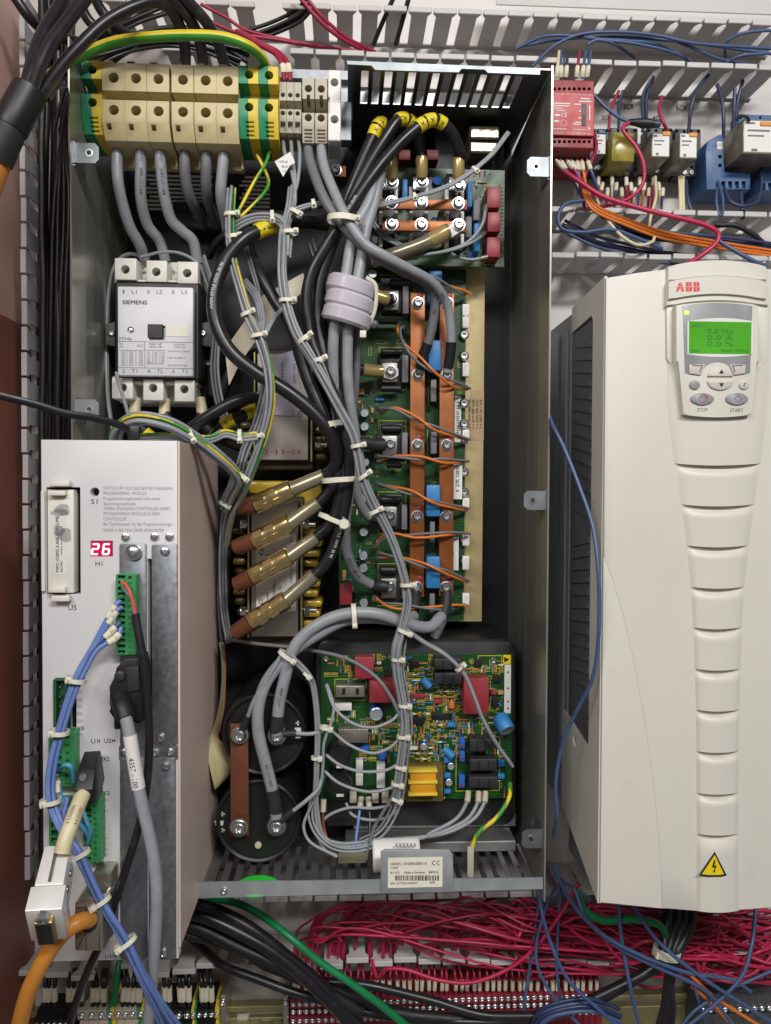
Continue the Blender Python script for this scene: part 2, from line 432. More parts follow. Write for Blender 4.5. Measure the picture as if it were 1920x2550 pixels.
b = B(); z = W(1500, 24, 84).z; b.box(W(1235, 20, 84).x, W(1990, 20, 84).x, -.0845, -.0825, z + .001, z + .06, .0008); b.box(W(1235, 20, 84).x, W(1990, 20, 84).x, -.0824, -.078, z + .0575, z + .0599)
b.done('cover', 'duct', top)
duct('short slotted duct between the relays and the white drive', [
    ((1372, 512), (1990, 541), 'x', (), False, .0008), ((1372, 634), (1990, 650), 'x', (), True, .0006)])
duct('upright slotted duct along the left side wall full of black cables', [
    ((66, -30), (62, 2212), 'z', (), True, .0007)])
duct('wide slotted duct at the bottom full of red wires', [
    ((470, 2222), (1990, 2230), 'x', (), False, .0006), ((45, 2401), (1990, 2394), 'x', (3, 11), False, .004)])
# ------------------------------------------------------------------ carving, copying, screws
def carve(a, c):
    obs = []
    for x in (a, c):
        me = bpy.data.meshes.new('c'); me.from_pydata(x.v, [], x.f); o = bpy.data.objects.new('c', me); COL.objects.link(o); obs.append(o)
    m = obs[0].modifiers.new('b', 'BOOLEAN'); m.object = obs[1]; m.operation = 'DIFFERENCE'; m.solver = 'EXACT'; m.use_self = True
    me = bpy.data.meshes.new_from_object(obs[0].evaluated_get(bpy.context.evaluated_depsgraph_get()))
    r = B(); r.add([v.co[:] for v in me.vertices], [tuple(p.vertices) for p in me.polygons])
    for o in obs: d = o.data; bpy.data.objects.remove(o); bpy.data.meshes.remove(d)
    bpy.data.meshes.remove(me); return r
def copy_tree(o, dx=Vector((0, 0, 0)), parent=None):
    c = o.copy(); COL.objects.link(c)
    if parent is None: c.location = o.location + dx; WL[c.name] = Vector(c.location)
    else: c.parent = parent
    for ch in o.children: copy_tree(ch, dx, c)
    return c
def xprism(b, pts, x0, x1):
    """outline of (depth mm, z) points extruded along x"""
    n = len(pts); V = [(x0, -d * .001, z) for d, z in pts] + [(x1, -d * .001, z) for d, z in pts]
    F = [tuple(range(n)), tuple(range(2 * n - 1, n - 1, -1))] + [(i, i + n, (i + 1) % n + n, (i + 1) % n) for i in range(n)]
    a = sum(pts[i][0] * pts[(i + 1) % n][1] - pts[(i + 1) % n][0] * pts[i][1] for i in range(n))
    if a < 0: F = [f[::-1] for f in F]
    return b.add(V, F)
def screw_mesh(kind, r, h):
    """screw head facing the camera, its seat at y = 0"""
    b = B()
    if kind == 'pan':
        b.lathe((0, 0, 0), (0, -1, 0), [(r, 0), (r, h * .35), (r * .9, h * .75), (r * .66, h), (r * .42, h), (r * .4, h * .45), (0, h * .4)], 18)
    elif kind == 'torx':
        b.lathe((0, 0, 0), (0, -1, 0), [(r * 1.25, 0), (r * 1.25, h * .12), (r, h * .14), (r, h * .5), (r * .9, h * .82), (r * .68, h)], 20, caps=False)
        V = []; n = 24
        for q, y in ((0, h), (0, h * .55)):
            for k in range(n):
                a = 2 * PI * k / n; rr = r * (.46 + .09 * math.cos(6 * a)); V.append((rr * math.cos(a), -y, rr * math.sin(a)))
        b.add(V + [(0, -h * .5, 0)], [(k, (k + 1) % n, (k + 1) % n + n, k + n) for k in range(n)] + [(k + n, (k + 1) % n + n, 2 * n) for k in range(n)])
        V = [(r * .68 * math.cos(2 * PI * k / n), -h, r * .68 * math.sin(2 * PI * k / n)) for k in range(n)] + [V[k] for k in range(n)]
        b.add(V, [(k, (k + 1) % n, (k + 1) % n + n, k + n) for k in range(n)])
    elif kind == 'slot':
        b.lathe((0, 0, 0), (0, -1, 0), [(r, 0), (r, h)], 16)
        b.box(-r * .95, r * .95, -h - .0001, -h + .0002, -r * .12, r * .12)
    elif kind == 'cross':
        b.lathe((0, 0, 0), (0, -1, 0), [(r, 0), (r, h * .3), (r * .85, h * .75), (r * .45, h), (0, h)], 16)
        b2 = B(); b2.box(-r * .5, r * .5, -h * 1.2, -h * .55, -r * .1, r * .1); b2.box(-r * .1, r * .1, -h * 1.2, -h * .55, -r * .5, r * .5)
        b = carve(b, b2)
    return b
TORX = screw_mesh('torx', .0062, .0055).mesh('screw', 'steel')
PAN = screw_mesh('pan', .004, .003).mesh('screw', 'steel')
CROSS = screw_mesh('cross', .0045, .003).mesh('screw', 'steel')
SLOT = screw_mesh('slot', .004, .002).mesh('screw', 'steel_dull')
def screw(u, v, d, parent, me=None, s=1):
    return inst('screw', me or TORX, W(u, v, d), parent, rot=(0, rnd(0, 6), 0), scale=(s, s, s))
# ------------------------------------------------------------------ the open steel enclosure
XL, XR, ZB = W(180, 800, 210).x, W(1364, 1200, 210).x, W(900, 2228, 210).z
ZT = W(1100, 182, 195).z; ZLT = W(181, 97, 210).z
box_ = thing('drive_enclosure', ((XL + XR) / 2, 0, ZB), 'tall open zinc plated steel enclosure with its front cover removed', 'enclosure')
b = B(); b.box(XL, XR, -.006, -.0045, ZB, ZT + .006); b.done('back_panel', 'zinc_dark', box_)  # darkness inside the enclosure put into the zinc colour
b = B(); xprism(b, [(6.2, ZB), (208, ZB), (210, ZB + .004), (210, ZLT - .125), (214, ZLT - .118), (214, ZLT), (206, ZLT), (150, ZLT - .035), (6.2, ZLT - .035)], XL - .0018, XL); b.done('side_panel', 'zinc_wall', box_)
b = B(); zt2 = W(1372, 163, 210).z; xprism(b, [(6.2, ZB + .002), (190, ZB - .012), (210, ZB - .012), (210, zt2), (204, zt2 + .002), (6.2, zt2 - .01)], XR, XR + .0018); b.done('side_panel', 'zinc_wall', box_)
b = B(); b.box(W(866, 160, 210).x, XR + .001, -.005, -.001, ZT + .007, ZT + .075); b.box(W(880, 160, 100).x, XR - .03, -.06, -.005, ZT + .018, ZT + .0195); b.done('slot_backing', 'zinc', box_)  # added grey sheet that dulls the view through the top slots
b = B(); xa = W(866, 160, 210).x                         # slotted top
sl = [(W(912 + i * 27.2, 190, 190).x, W(906 + i * 27.3, 262, 125).x) for i in range(14)]
b.box(xa, XR - .0005, -.1235, -.0062, ZT, ZT + .0015); b.box(xa, XR - .0005, -.2078, -.1945, ZT, ZT + .0015)
edges = [xa] + [q for s_ in [(c - .0042, c + .0042) for a_, c in sl] for q in s_] + [XR - .0005]
for i in range(0, len(edges), 2): b.box(edges[i], edges[i + 1], -.1945, -.1235, ZT, ZT + .0015)
b.done('top_panel', 'zinc', box_)
b = B(); b.pprism([(863, 151), (1345, 170), (1345, 186), (1215, 181), (1207, 173), (1150, 171), (1142, 180), (935, 174), (925, 163), (866, 160)], 211.5, 2.5); b.done('top_lip', 'zinc_bright', box_)
b = B()                                                   # slotted floor
N = 26; x0 = W(505, 2190, 205).x; w = (XR - x0) / N
b.box(XL, XR - .0005, -.095, -.0062, ZB, ZB + .0015); b.box(XL, XR - .0005, -.2078, -.197, ZB, ZB + .0015)
b.box(XL, x0, -.197, -.095, ZB, ZB + .0015)
for i in range(N): b.box(x0 + i * w, x0 + i * w + w * .55, -.197, -.095, ZB, ZB + .0015)
b.done('bottom_panel', 'zinc_floor', box_)
b = B(); b.pprism([(450, 2198), (1352, 2186), (1352, 2214), (450, 2238)], 211.5, 2); b.done('bottom_flange', 'zinc_lip', box_)
b = B(); b.pbox(880, 2030, 1285, 2062, 112, 70, .001); b.pbox(860, 2098, 1285, 2124, 150, 40, .001); b.done('mounting_ledge', 'zinc_floor', box_)
b = B(); b.pprism([(948, 2122), (958, 2116), (1118, 2116), (1128, 2128), (1130, 2222), (948, 2226)], 214, 2, .0006); pl = b.done('nameplate', 'zinc_lip', box_)
b = B(); b.pbox(966, 2136, 1102, 2210, 214.8, .8, 0); st = b.done('sticker', 'label_cream', pl)
b = B(); D = 214.9
for s_, r in (('DKR03.1-W200N-BR01-0', (973, 2147, 1062, 2154)), ('1-FW', (973, 2158, 992, 2164)), ('R11V2', (973, 2170, 995, 2176)), ('Made in Germany', (1007, 2169, 1058, 2177)), ('B4W16', (1068, 2168, 1092, 2175)), ('SN 257256-06437', (973, 2196, 1040, 2202)), ('A02', (1070, 2194, 1084, 2200))): b.text(s_, *r, D)
x = 984
while x < 1092: wd_ = random.choice((1, 1.6, 2.6)); b.pbox(x, 2180, x + wd_, 2193, D + .2, .1, 0); x += wd_ + random.choice((1.2, 2, 2.6))
for q in (1082, 1093):
    c = W(q, 2149, D + .3); R = mm(6, D)
    for k in range(12):
        a0, a1 = PI * .35 + k * PI * 1.3 / 12, PI * .35 + (k + 1) * PI * 1.3 / 12
        b.add([(c.x + r * math.cos(a), c.y, c.z + r * math.sin(a)) for a in (a0, a1) for r in (R, R * .72)], [(0, 1, 3, 2)])
b.done('lettering', 'ink', st)
BR = B(); cut = B()
def bracket(u, v, side):
    s = 1 if side == 'l' else -1; p = W(u, v, 206)
    wall = XL if side == 'l' else XR
    b = B(); tip = p.x + s * .010; h = .0105
    pts = [(wall, p.z - h), (tip - s * .004, p.z - h), (tip, p.z - h + .004), (tip, p.z + h - .004), (tip - s * .004, p.z + h), (wall, p.z + h)]
    b.prism(pts, -.206, -.2045); c = B(); c.cyl((p.x, -.21, p.z), (p.x, -.2, p.z), .0034)
    b = carve(b, c); b.box(wall, wall + s * .0016, -.2044, -.17, p.z - h * 1.2, p.z + h * 1.2)
    o = b.done('bracket', 'zinc_bright', box_)
    b = B(); b.lathe((p.x, -.2062, p.z), (0, 1, 0), [(.0042, 0), (.0042, -.0006), (.0026, -.0006), (.0026, .008)], 14, caps=False); b.done('threaded_bush', 'steel', o)
for q in ((222, 381, 'l'), (222, 1019, 'l'), (1335, 415, 'r'), (1327, 1246, 'r'), (1322, 2089, 'r')): bracket(*q)
b = B()                                                   # white strips stand for light through the back vents behind the contactor cables
for i in range(9):
    v = 436 + i * 10.4
    b.pbox(360 + (i % 3) * 6, v, 530 - (i % 2) * 9, v + 5.2, 9, 2, 0); b.pbox(610 - (i % 3) * 7, v + 3, 672, v + 8.4, 9, 2, 0)
b.pbox(470, 520, 560, 528, 9, 2, 0); b.done('vent_light_strips', 'white_plastic', box_)
inst('rivet', PAN, W(558, 2218, 211.5), box_)
# dark lump of the fan and cast parts at the back
b = B(); b.pbox(430, 500, 545, 570, 40, 30, .003); o = b.done('fan_housing', 'zinc_dark', box_)
b = B(); b.pprism([(1085, 230), (1255, 235), (1255, 430), (1085, 430)], 60, 50); b.done('filter_block', 'plastic_dark', box_)
b = B(); b.text('CE', 448, 512, 465, 522, 40); b.pbox(480, 520, 484, 545, 40.3, .2, 0); b.pbox(500, 520, 506, 545, 40.3, .2, 0); b.done('lettering', 'ink_grey', o)
b = B(); b.pbox(1170, 312, 1245, 345, 95, 60, .002); b.pbox(1170, 352, 1240, 380, 95, 60, .002); b.done('clear_cover', 'shrink', box_)
tb = B(); z = W(500, 250, 120).z; tb.box(XL + .001, W(878, 290, 150).x, -.128, -.12, z - .022, z + .022, .001); tb.box(XL + .001, W(872, 290, 150).x, -.138, -.128, z - .03, z - .02); tb.box(XL + .001, W(872, 290, 150).x, -.138, -.128, z + .02, z + .03)
tb.pbox(846, 253, 876, 350, 140, 18, .001); tb.done('mounting_rail', 'galv', box_)
# ------------------------------------------------------------------ terminals on the top rail
def tz(v): return W(500, v + 8, 180).z
def proto_terminal(u0, u1, kind):
    x0, x1 = W(u0, 250, 180).x + .0002, W(u1, 250, 180).x - .0002; xm = (x0 + x1) / 2
    t = thing('terminal_block', (xm, -.12, tz(340)))
    if kind == 'beige':
        pr = [(122, tz(148)), (174, tz(148)), (180, tz(155)), (180, tz(224)), (152, tz(228)), (152, tz(246)), (180, tz(247)), (180, tz(300)), (169, tz(337)), (158, tz(341)), (140, tz(344)), (136, tz(368)), (122, tz(368))]
        b = B(); xprism(b, pr, x0, x1); c = B()
        for v in (192, 272): c.cyl((xm + .0005, -.19, tz(v)), (xm + .0005, -.150, tz(v)), .0056)
        c.box(x0 + .004, x0 + .009, -.19, -.16, tz(316), tz(304))
        c.box(x0 + .0022, x1 - .0022, -.2, -.13, tz(380), tz(344))
        c.box(x0 + .003, x1 - .007, -.2, -.135, tz(246.5), tz(228.5))
        carve(b, c).done('housing', 'beige_term', t)
        for v in (192, 272):
            inst('screw', SLOT, (xm + .0005, -.152, tz(v)), t, rot=(0, rnd(0, 3), 0), scale=(1.2, 1.2, 1.2))
    elif kind == 'pe':
        pr = [(122, tz(146)), (174, tz(146)), (180, tz(152)), (180, tz(196)), (160, tz(200)), (158, tz(230)), (180, tz(234)), (180, tz(278)), (170, tz(324)), (150, tz(332)), (122, tz(332))]
        for part, a, e, mt in (('green_half', x0, xm, 'term_green'), ('yellow_half', xm + .0001, x1, 'term_yellow')):
            b = B(); xprism(b, pr, a, e); c = B()
            for v in (174, 222, 255): c.cyl((xm + .001, -.19, tz(v)), (xm + .001, -.15, tz(v)), .0048)
            for k in range(4): c.box(xm - .003, xm + .006, -.185, -.166 - .002 * (3 - k), tz(292 + k * 9), tz(288 + k * 9))
            carve(b, c).done(part, mt, t)
        for v in (174, 255): inst('screw', SLOT, (xm + .001, -.156, tz(v)), t, rot=(0, rnd(0, 3), 0))
    elif kind == 'small':
        pr = [(122, tz(170)), (164, tz(170)), (168, tz(176)), (168, tz(222)), (150, tz(224)), (150, tz(242)), (168, tz(244)), (168, tz(266)), (164, tz(300)), (122, tz(306))]
        b = B(); xprism(b, pr, x0, x1); c = B()
        for v in (208, 254): c.cyl((xm, -.18, tz(v)), (xm, -.15, tz(v)), .0026)
        c.box(x0 + .001, x1 - .001, -.18, -.160, tz(298), tz(274))
        carve(b, c).done('housing', 'grey_term', t)
    elif kind == 'grey':
        pr = [(122, tz(158)), (164, tz(158)), (168, tz(163)), (168, tz(216)), (145, tz(220)), (145, tz(250)), (168, tz(252)), (168, tz(284)), (162, tz(322)), (122, tz(326))]
        b = B(); xprism(b, pr, x0, x1); c = B()
        for v in (190, 264): c.cyl((xm, -.18, tz(v)), (xm, -.145, tz(v)), .0042)
        c.box(xm - .002, xm + .002, -.18, -.15, tz(252), tz(206))
        for k in range(4): c.box(xm - .0045, xm + .0045, -.18, -.160, tz(296 + k * 8), tz(292 + k * 8))
        carve(b, c).done('housing', 'grey_term', t)
        for v in (190, 264): inst('screw', SLOT, (xm, -.15, tz(v)), t, scale=(.8, .8, .8))
    return t
def row(kind, spans, labels, group):
    p = proto_terminal(*spans[0], kind); X0 = (W(spans[0][0], 250, 180).x + W(spans[0][1], 250, 180).x) / 2
    for i, s_ in enumerate(spans):
        o = p if i == 0 else copy_tree(p, Vector(((W(s_[0], 250, 180).x + W(s_[1], 250, 180).x) / 2 - X0, 0, 0)))
        tag(o, labels[i], 'terminal', group)
        if kind == 'beige':
            b = B(); b.box(o.location.x - .010, o.location.x - .002, -.1765, -.165, tz(149.5), tz(146)); b.done('marker_tag', 'label_white', o)
od = ['first', 'second', 'third', 'fourth', 'fifth', 'sixth']
row('pe', [(202, 254), (593, 643), (643, 692)], ['green and yellow earth terminal beside the steel side plate', 'green and yellow earth terminal next to the sixth beige terminal', 'green and yellow earth terminal beside the small grey terminals'], 'earth terminals on the top rail')
row('beige', [(254, 310), (310, 365), (365, 422), (426, 483), (483, 539), (539, 593)], ['large beige screw terminal, %s from the steel side plate' % q for q in od], 'large beige power terminals')
row('small', [(693, 711.5), (711.5, 730), (730, 749)], ['small pale terminal, %s from the green and yellow earth terminals' % q for q in od[:3]], 'small pale terminals')
row('grey', [(751, 782), (782, 816)], ['grey fuse style terminal next to the small pale terminals', 'grey fuse style terminal next to the white end clamp'], 'grey terminals')
b = B(); x0, x1, z0, z1 = rect(817, 176, 849, 352, 170); b.box(x0, x1, -.172, -.122, z0, z1, .001); c = B()
for v in (205, 297): q = W(833, v, 172); c.cyl((q.x, -.18, q.z), (q.x, -.15, q.z), .0046)
c.box(x0 - .01, x0 + .002, -.18, -.165, z0 + .03, z1 - .03)
ec = thing('end_clamp', (x0, -.12, z0), 'white end clamp closing the terminal row', 'end clamp'); carve(b, c).done('clamp_body', 'white_plastic', ec)
for v in (205, 297): q = W(833, v, 155); inst('screw', SLOT, q, ec)
# ------------------------------------------------------------------ contactor
ct = thing('contactor', W(387, 1000, 40), 'white and black three pole contactor with a square black button', 'contactor')
b = B(); b.pbox(284, 700, 500, 948, 118, 100, .003); b.done('base_body', 'plastic_black', ct)
fx = B(); fx.pbox(293, 714, 481, 936, 130, 11, .0016, 2); c = B(); q = W(325, 822, 130); c.cyl((q.x, -.14, q.z), (q.x, -.124, q.z), .004); c.pbox(366, 806, 407, 843, 140, 14, 0); face = carve(fx, c).done('front_cover', 'contactor_face', ct)
inst('screw', CROSS, W(325, 822, 125), face)
b = B(); b.pbox(367, 807, 406, 842, 131, 6, .0008); b.done('button', 'plastic_black', ct)
b = B(); b.pbox(412, 813, 470, 838, 130.6, 1, .0003); b.done('label_slot', 'label_cream', face)
for (l, r) in ((262, 293), (481, 528)):
    b = B(); b.pprism([(l, 806), (r, 800), (r, 864), (l, 858)], 108, 8, .001); o = b.done('mounting_ear', 'plastic_grey', ct); inst('screw', PAN, W((l + r) / 2 + 2, 830, 108), o)
b = B(); b.pbox(500, 790, 545, 990, 80, 60, .003); b.done('auxiliary_block', 'plastic_black', ct)
for v in (812, 905): inst('screw', PAN, W(518, v, 80), ct)
for nm, hs, bl, stp, rr in (('upper_terminal_cover', [(312, 671), (389, 677), (466, 680)], [(285, 642, 340, 697), (364, 648, 416, 702), (441, 651, 493, 706)], (285, 697, 497, 710), 1),
                        ('lower_terminal_cover', [(305, 965), (381, 966), (459, 969)], [(278, 940, 331, 993), (356, 944, 407, 997), (434, 946, 485, 1000)], (280, 938, 492, 957), 1)):
    b = B()
    for r in bl: b.pbox(*r, 118, 30, .0015, 2)
    b.pbox(*stp, 112, 40, .001)
    x0, x1, z0, z1 = rect(bl[0][0], bl[0][1], bl[2][2], bl[2][3], 100); b.box(x0 + .004, x1 - .001, -.085, -.04, z0, z1, .002)
    for q in bl: x0, x1, z0, z1 = rect(*q, 118); b.box(x0 + .001, x1 - .001, -.088, -.05, z0 + .0005, z1 - .0005)
    c = B()
    for q in hs: p = W(*q, 118); c.cyl((p.x, -.13, p.z), (p.x, -.099, p.z), .0052)
    o = carve(b, c).done(nm, 'bakelite_white', ct)
    for q in hs: inst('screw', SLOT, W(*q, 100) , o)
b = B()
D = 130
for s_, r in (('1', (306, 722, 310, 731)), ('L1', (328, 722, 341, 731)), ('3', (366, 722, 373, 731)), ('L2', (390, 722, 404, 731)), ('5', (428, 723, 435, 732)), ('L3', (452, 723, 466, 732)),
    ('2', (305, 919, 311, 928)), ('T1', (328, 919, 342, 928)), ('4', (367, 920, 374, 929)), ('T2', (391, 920, 405, 929)), ('6', (429, 920, 436, 929)), ('T3', (453, 920, 467, 929)),
    ('3TF46', (296, 840, 328, 848)), ('IEC', (297, 854, 306, 858)), ('VDE', (297, 861, 306, 865)), ('AC-3', (341, 858, 357, 864)), ('MAX. HP', (372, 854, 403, 860)), ('50/60 HZ', (372, 862, 403, 866)),
    ('LISTED IND.', (433, 856, 462, 860)), ('CONT. EQ.', (433, 863, 462, 867)), ('BREAK ALL LINES', (366, 902, 408, 907)), ('CONTINUOUS CURRENT', (418, 873, 474, 877)), ('100 A 600 V', (418, 889, 462, 893)), ('AUX CONTACTS A600', (418, 908, 466, 912))): b.text(s_, *r, D)
for k in range(7):
    for u in (302, 322, 346): b.text(random.choice(('220', '380', '22', '45', '500', '30')), u, 875 + k * 5.4, u + 10, 878.5 + k * 5.4, D)
    if k < 5:
        for u in (366, 384, 402): b.text(random.choice(('115', '7.5', '230', '40', '25')), u, 876 + k * 5.2, u + 8, 879.5 + k * 5.2, D)
for r in ((293, 851, 481, 852), (293, 916, 481, 917), (360, 851, 361, 916), (296, 872, 358, 872.8), (316, 872, 316.8, 912), (338, 872, 338.8, 912), (362, 872, 412, 872.8), (380, 872, 380.8, 900), (398, 872, 398.8, 900)): b.pbox(*r, D + .3, .1, 0)
b.done('lettering', 'ink_grey', face)
b = B(); b.text('SIEMENS', 305, 748, 366, 758, D, lift=.3); b.text('SIEMENS', 305.7, 748, 366.7, 758, D, lift=.35); b.done('lettering', 'ink', face)
for u, v, e in ((339, 1012, -4), (411, 1014, -2), (497, 1012, 8)):
    b = B(); b.cyl(W(u, v - 20, 95), W(u + e, v + 20, 98), .0068); b.done('wire_sleeve', 'cream_wire', ct)
# ------------------------------------------------------------------ circuit boards
def comp(name, u0, v0, u1, v1, d, t, mat, parent, bev=.0008):
    b = B(); b.pbox(u0, v0, u1, v1, d, t, bev, 2); return b.done(name, mat, parent)
def hcyl(name, u0, v0, u1, v1, d, mat, parent, n=12):
    a, c = W(u0, v0, d), W(u1, v1, d); 
    vert = abs(v1 - v0) > abs(u1 - u0)
    if vert: um = (u0 + u1) / 2; a, c, r = W(um, v0, d), W(um, v1, d), mm(abs(u1 - u0) / 2, d)
    else: vm = (v0 + v1) / 2; a, c, r = W(u0, vm, d), W(u1, vm, d), mm(abs(v1 - v0) / 2, d)
    b = B(); L = (c - a).length; b.lathe(a, c - a, [(r * .6, 0), (r, r * .3), (r, L - r * .3), (r * .6, L)], n); return b.done(name, mat, parent)
def canmesh(r, h):
    b = B(); b.lathe((0, 0, 0), (0, -1, 0), [(r, 0), (r, h * .9), (r * .95, h)], 18, caps=False); b.mi = 1
    b.lathe((0, 0, 0), (0, -1, 0), [(r * .95, h), (r * .86, h + .0003), (r * .82, h - .0003), (0, h - .0003)], 18, caps=False)
    return b.mesh('capacitor', ['cap_blue_dark', 'cap_silver'])
CAN = canmesh(.0052, .014)
def can(u, v, d0, parent, r=11, h=.014, me=None):
    s = mm(r, d0 + 14) / .0052; p = W(u, v, d0 + h * 1000); p.y = -d0 * .001
    o = inst('capacitor', me or CAN, p, parent, scale=(s, h / .014, s))
    b = B()
    for a in (.5, 2.6, 4.7): b.box(-.0001, .0001, -.00005, 0, 0, .0038 * s)
    return o
def mark(parent, rects, d, mat='silk', name='silkscreen'):
    b = B()
    for r in rects: b.pbox(*r, d + .15, .12, 0)
    o = b.done(name, mat, parent); o['kind'] = 'stuff'; return o
def outline(u0, v0, u1, v1, w=1.6):
    return [(u0, v0, u1, v0 + w), (u0, v1 - w, u1, v1), (u0, v0 + w, u0 + w, v1 - w), (u1 - w, v0 + w, u1, v1 - w)]
def dots(parent, uv, d, r=.0007, mat='solder', name='solder_joints'):
    b = B()
    for u, v in uv: p = W(u, v, d); b.lathe(p, (0, -1, 0), [(r * 1.5, 0), (r, .0008), (0, .0016)], 6, caps=False)
    o = b.done(name, mat, parent); o['kind'] = 'stuff'; return o
# --- power board with the two copper bars
cp = B(); cp.pprism([(1010, 580), (1209, 582), (1200, 1548), (870, 1548), (870, 690), (1010, 690)], 62, 14, .001)
o = cp.done('cooling_plate', 'cream_plate', box_)
b = B(); b.pbox(1169, 973, 1205, 1096, 62.4, .3, 0); lb = b.done('label_strip', 'label_tan', o)
b = B()
for i, s_ in enumerate(('3 x SKM 300 GB', '1 x SKM 400 GAR', '1 x SKM 400 GAL', '3 x SKKT 56 / 18 E')): b.text(s_, 1166 + i * 9.4, 995, 1172 + i * 9.4, 1066, 62.6, 90)
b.done('lettering', 'ink', lb)
pb = thing('circuit_board', W(1000, 1545, 66), 'tall green power board carrying two upright copper bars', 'circuit board')
PD = 72
b = B(); b.pbox(845, 668, 1158, 1546, PD, 2, 0); b.done('board', 'pcb', pb)
for u0, u1 in ((1021, 1058), (1094, 1131)):
    b = B(); b.pprism([(u0 + 1, 728), (u1 + 1, 730), (u1 - 2, 1487), (u0 - 1, 1485)], 96, 4, .0006); bar = b.done('copper_bar', 'copper', pb)
    for v in (755, 933, 1108, 1285, 1461): screw((u0 + u1) / 2 + 1.5 - (v - 755) * .005, v, 96.5, bar); 
    for v in (830, 1020, 1200, 1380):
        b = B(); p = W((u0 + u1) / 2, v, 91); b.cyl(p, p + Vector((0, .018, 0)), .009); b.done('spacer', 'plastic_black', bar)
    for v in (750, 1105, 1281, 1456): b = B(); p = W((u0 + u1) / 2 + 6, v - 14, 96.3); b.lathe(p, (0, -1, 0), [(.004, 0), (.0034, .0003), (0, .0004)], 9, caps=False); b.done('seal_paint', 'seal_red', bar)
for (u, v) in ((976, 745), (973, 925), (972, 1107), (971, 1284), (970, 1463)):
    comp('module_body', u - 28, v - 52, u + 30, v + 34, 82, 10, 'plastic_dark', pb)
    tp = comp('terminal_plate', u - 21, v - 22, u + 17, v + 27, 88, 6, 'steel_dull', pb); screw(u, v, 92 if v < 1000 else 88.2, tp)
for r in ((970, 695, 1025, 714), (943, 792, 998, 808), (951, 868, 1003, 884), (947, 959, 1000, 976), (949, 1058, 1000, 1076), (962, 1151, 1000, 1166), (947, 1235, 1000, 1253), (946, 1409, 988, 1430)): hcyl('resistor', *r, 88, 'plastic_black', pb)
for r in ((1003, 712, 1018, 781), (1001, 884, 1017, 952), (1001, 1077, 1015, 1135), (1000, 1256, 1014, 1319), (1001, 1436, 1016, 1491), (1075, 781, 1088, 827), (1073, 945, 1087, 1000), (1073, 1075, 1088, 1130), (1071, 1298, 1083, 1352), (1070, 1478, 1083, 1531)): comp('power_resistor', *r, 92, 18, 'res_grey', pb)
for r in ((1068, 673, 1102, 752), (1066, 846, 1099, 923), (1062, 1207, 1097, 1287), (1062, 1386, 1097, 1466)): comp('film_capacitor', *r, 104, 30, 'cap_blue', pb, .0025)
for u, v in ((928, 682), (931, 807), (908, 1028), (908, 1062), (909, 1151), (904, 1241), (906, 1325), (905, 1384), (905, 1415), (906, 1501)): can(u, v, PD, pb)
comp('relay', 846, 1454, 877, 1506, 88, 15, 'relay_red', pb)
for v in (757, 782, 903, 1070, 1240, 1325, 1385, 1478):
    o = comp('edge_connector', 1152, v, 1169, v + 34, 80, 12, 'white_plastic', pb); b = B(); b.pbox(1156, v + 4, 1166, v + 30, 80.3, .2, 0); b.done('socket', 'res_white', o)
for v in (835, 887, 1005, 1056, 1176, 1225, 1345, 1396): inst('screw', PAN, W(1155, v, 74), pb, scale=(1.6, 1.6, 1.6))
b = B(); b.pbox(1132, 987, 1148, 1101, PD + .5, .4, 0); l1 = b.done('label_strip', 'label_white', pb)
b = B(); v = 1000
while v < 1095: h = random.choice((1, 2, 3)); b.pbox(1137, v, 1144, v + h, PD + .8, .1, 0); v += h + random.choice((2, 3, 6))
b.done('print_marks', 'ink_grey', l1)
b = B(); b.pbox(1129, 1155, 1151, 1243, 85, .5, 0); l2 = b.done('label_strip', 'label_white', pb); b = B(); b.text('9  27K 10KN', 1135, 1160, 1144, 1225, 85.2, 90); b.done('lettering', 'ink', l2)
b = B(); b.pbox(1129, 1338, 1142, 1420, 85, .5, 0); b.done('label_strip', 'label_white', pb)
rs = []
for (u, v) in ((976, 745), (973, 925), (972, 1107), (971, 1284), (970, 1463)): rs += outline(u - 30, v - 60, u + 40, v + 46)
rs += [(1064, 700, 1065.6, 760), (1066, 940, 1067.6, 1010), (1064, 1070, 1065.6, 1135), (1140, 893, 1149, 894.6), (1140, 893, 1141.6, 916), (1140, 914.4, 1149, 916)]
for q in ((936, 847, 963, 856), (987, 847, 1010, 856), (917, 864, 925, 885)): rs += outline(*q, 1.2)
for k in range(30): u, v = rnd(880, 1000), rnd(1000, 1540); rs.append((u, v, u + rnd(4, 10), v + 1.4))
mark(pb, rs, PD)
dots(pb, [(rnd(880, 945), rnd(950, 1020)) for _ in range(90)] + [(rnd(860, 930), rnd(1060, 1540)) for _ in range(110)] + [(895 + 8 * i, 875 + 6 * j) for i in range(3) for j in range(6)] + [(rnd(900, 1010), rnd(820, 870)) for _ in range(20)], PD)
comp('crystal', 889, 968, 908, 982, 78, 5, 'tan_comp', pb); comp('chip', 923, 1015, 931, 1029, 75, 3, 'tan_comp', pb); comp('chip', 923, 1039, 931, 1052, 75, 3, 'tan_comp', pb)
hcyl('resistor', 934, 991, 957, 999, 75, 'cap_blue', pb); comp('chip', 852, 1340, 862, 1392, 76, 4, 'plastic_black', pb); comp('chip', 852, 1420, 862, 1446, 76, 4, 'tan_comp', pb)
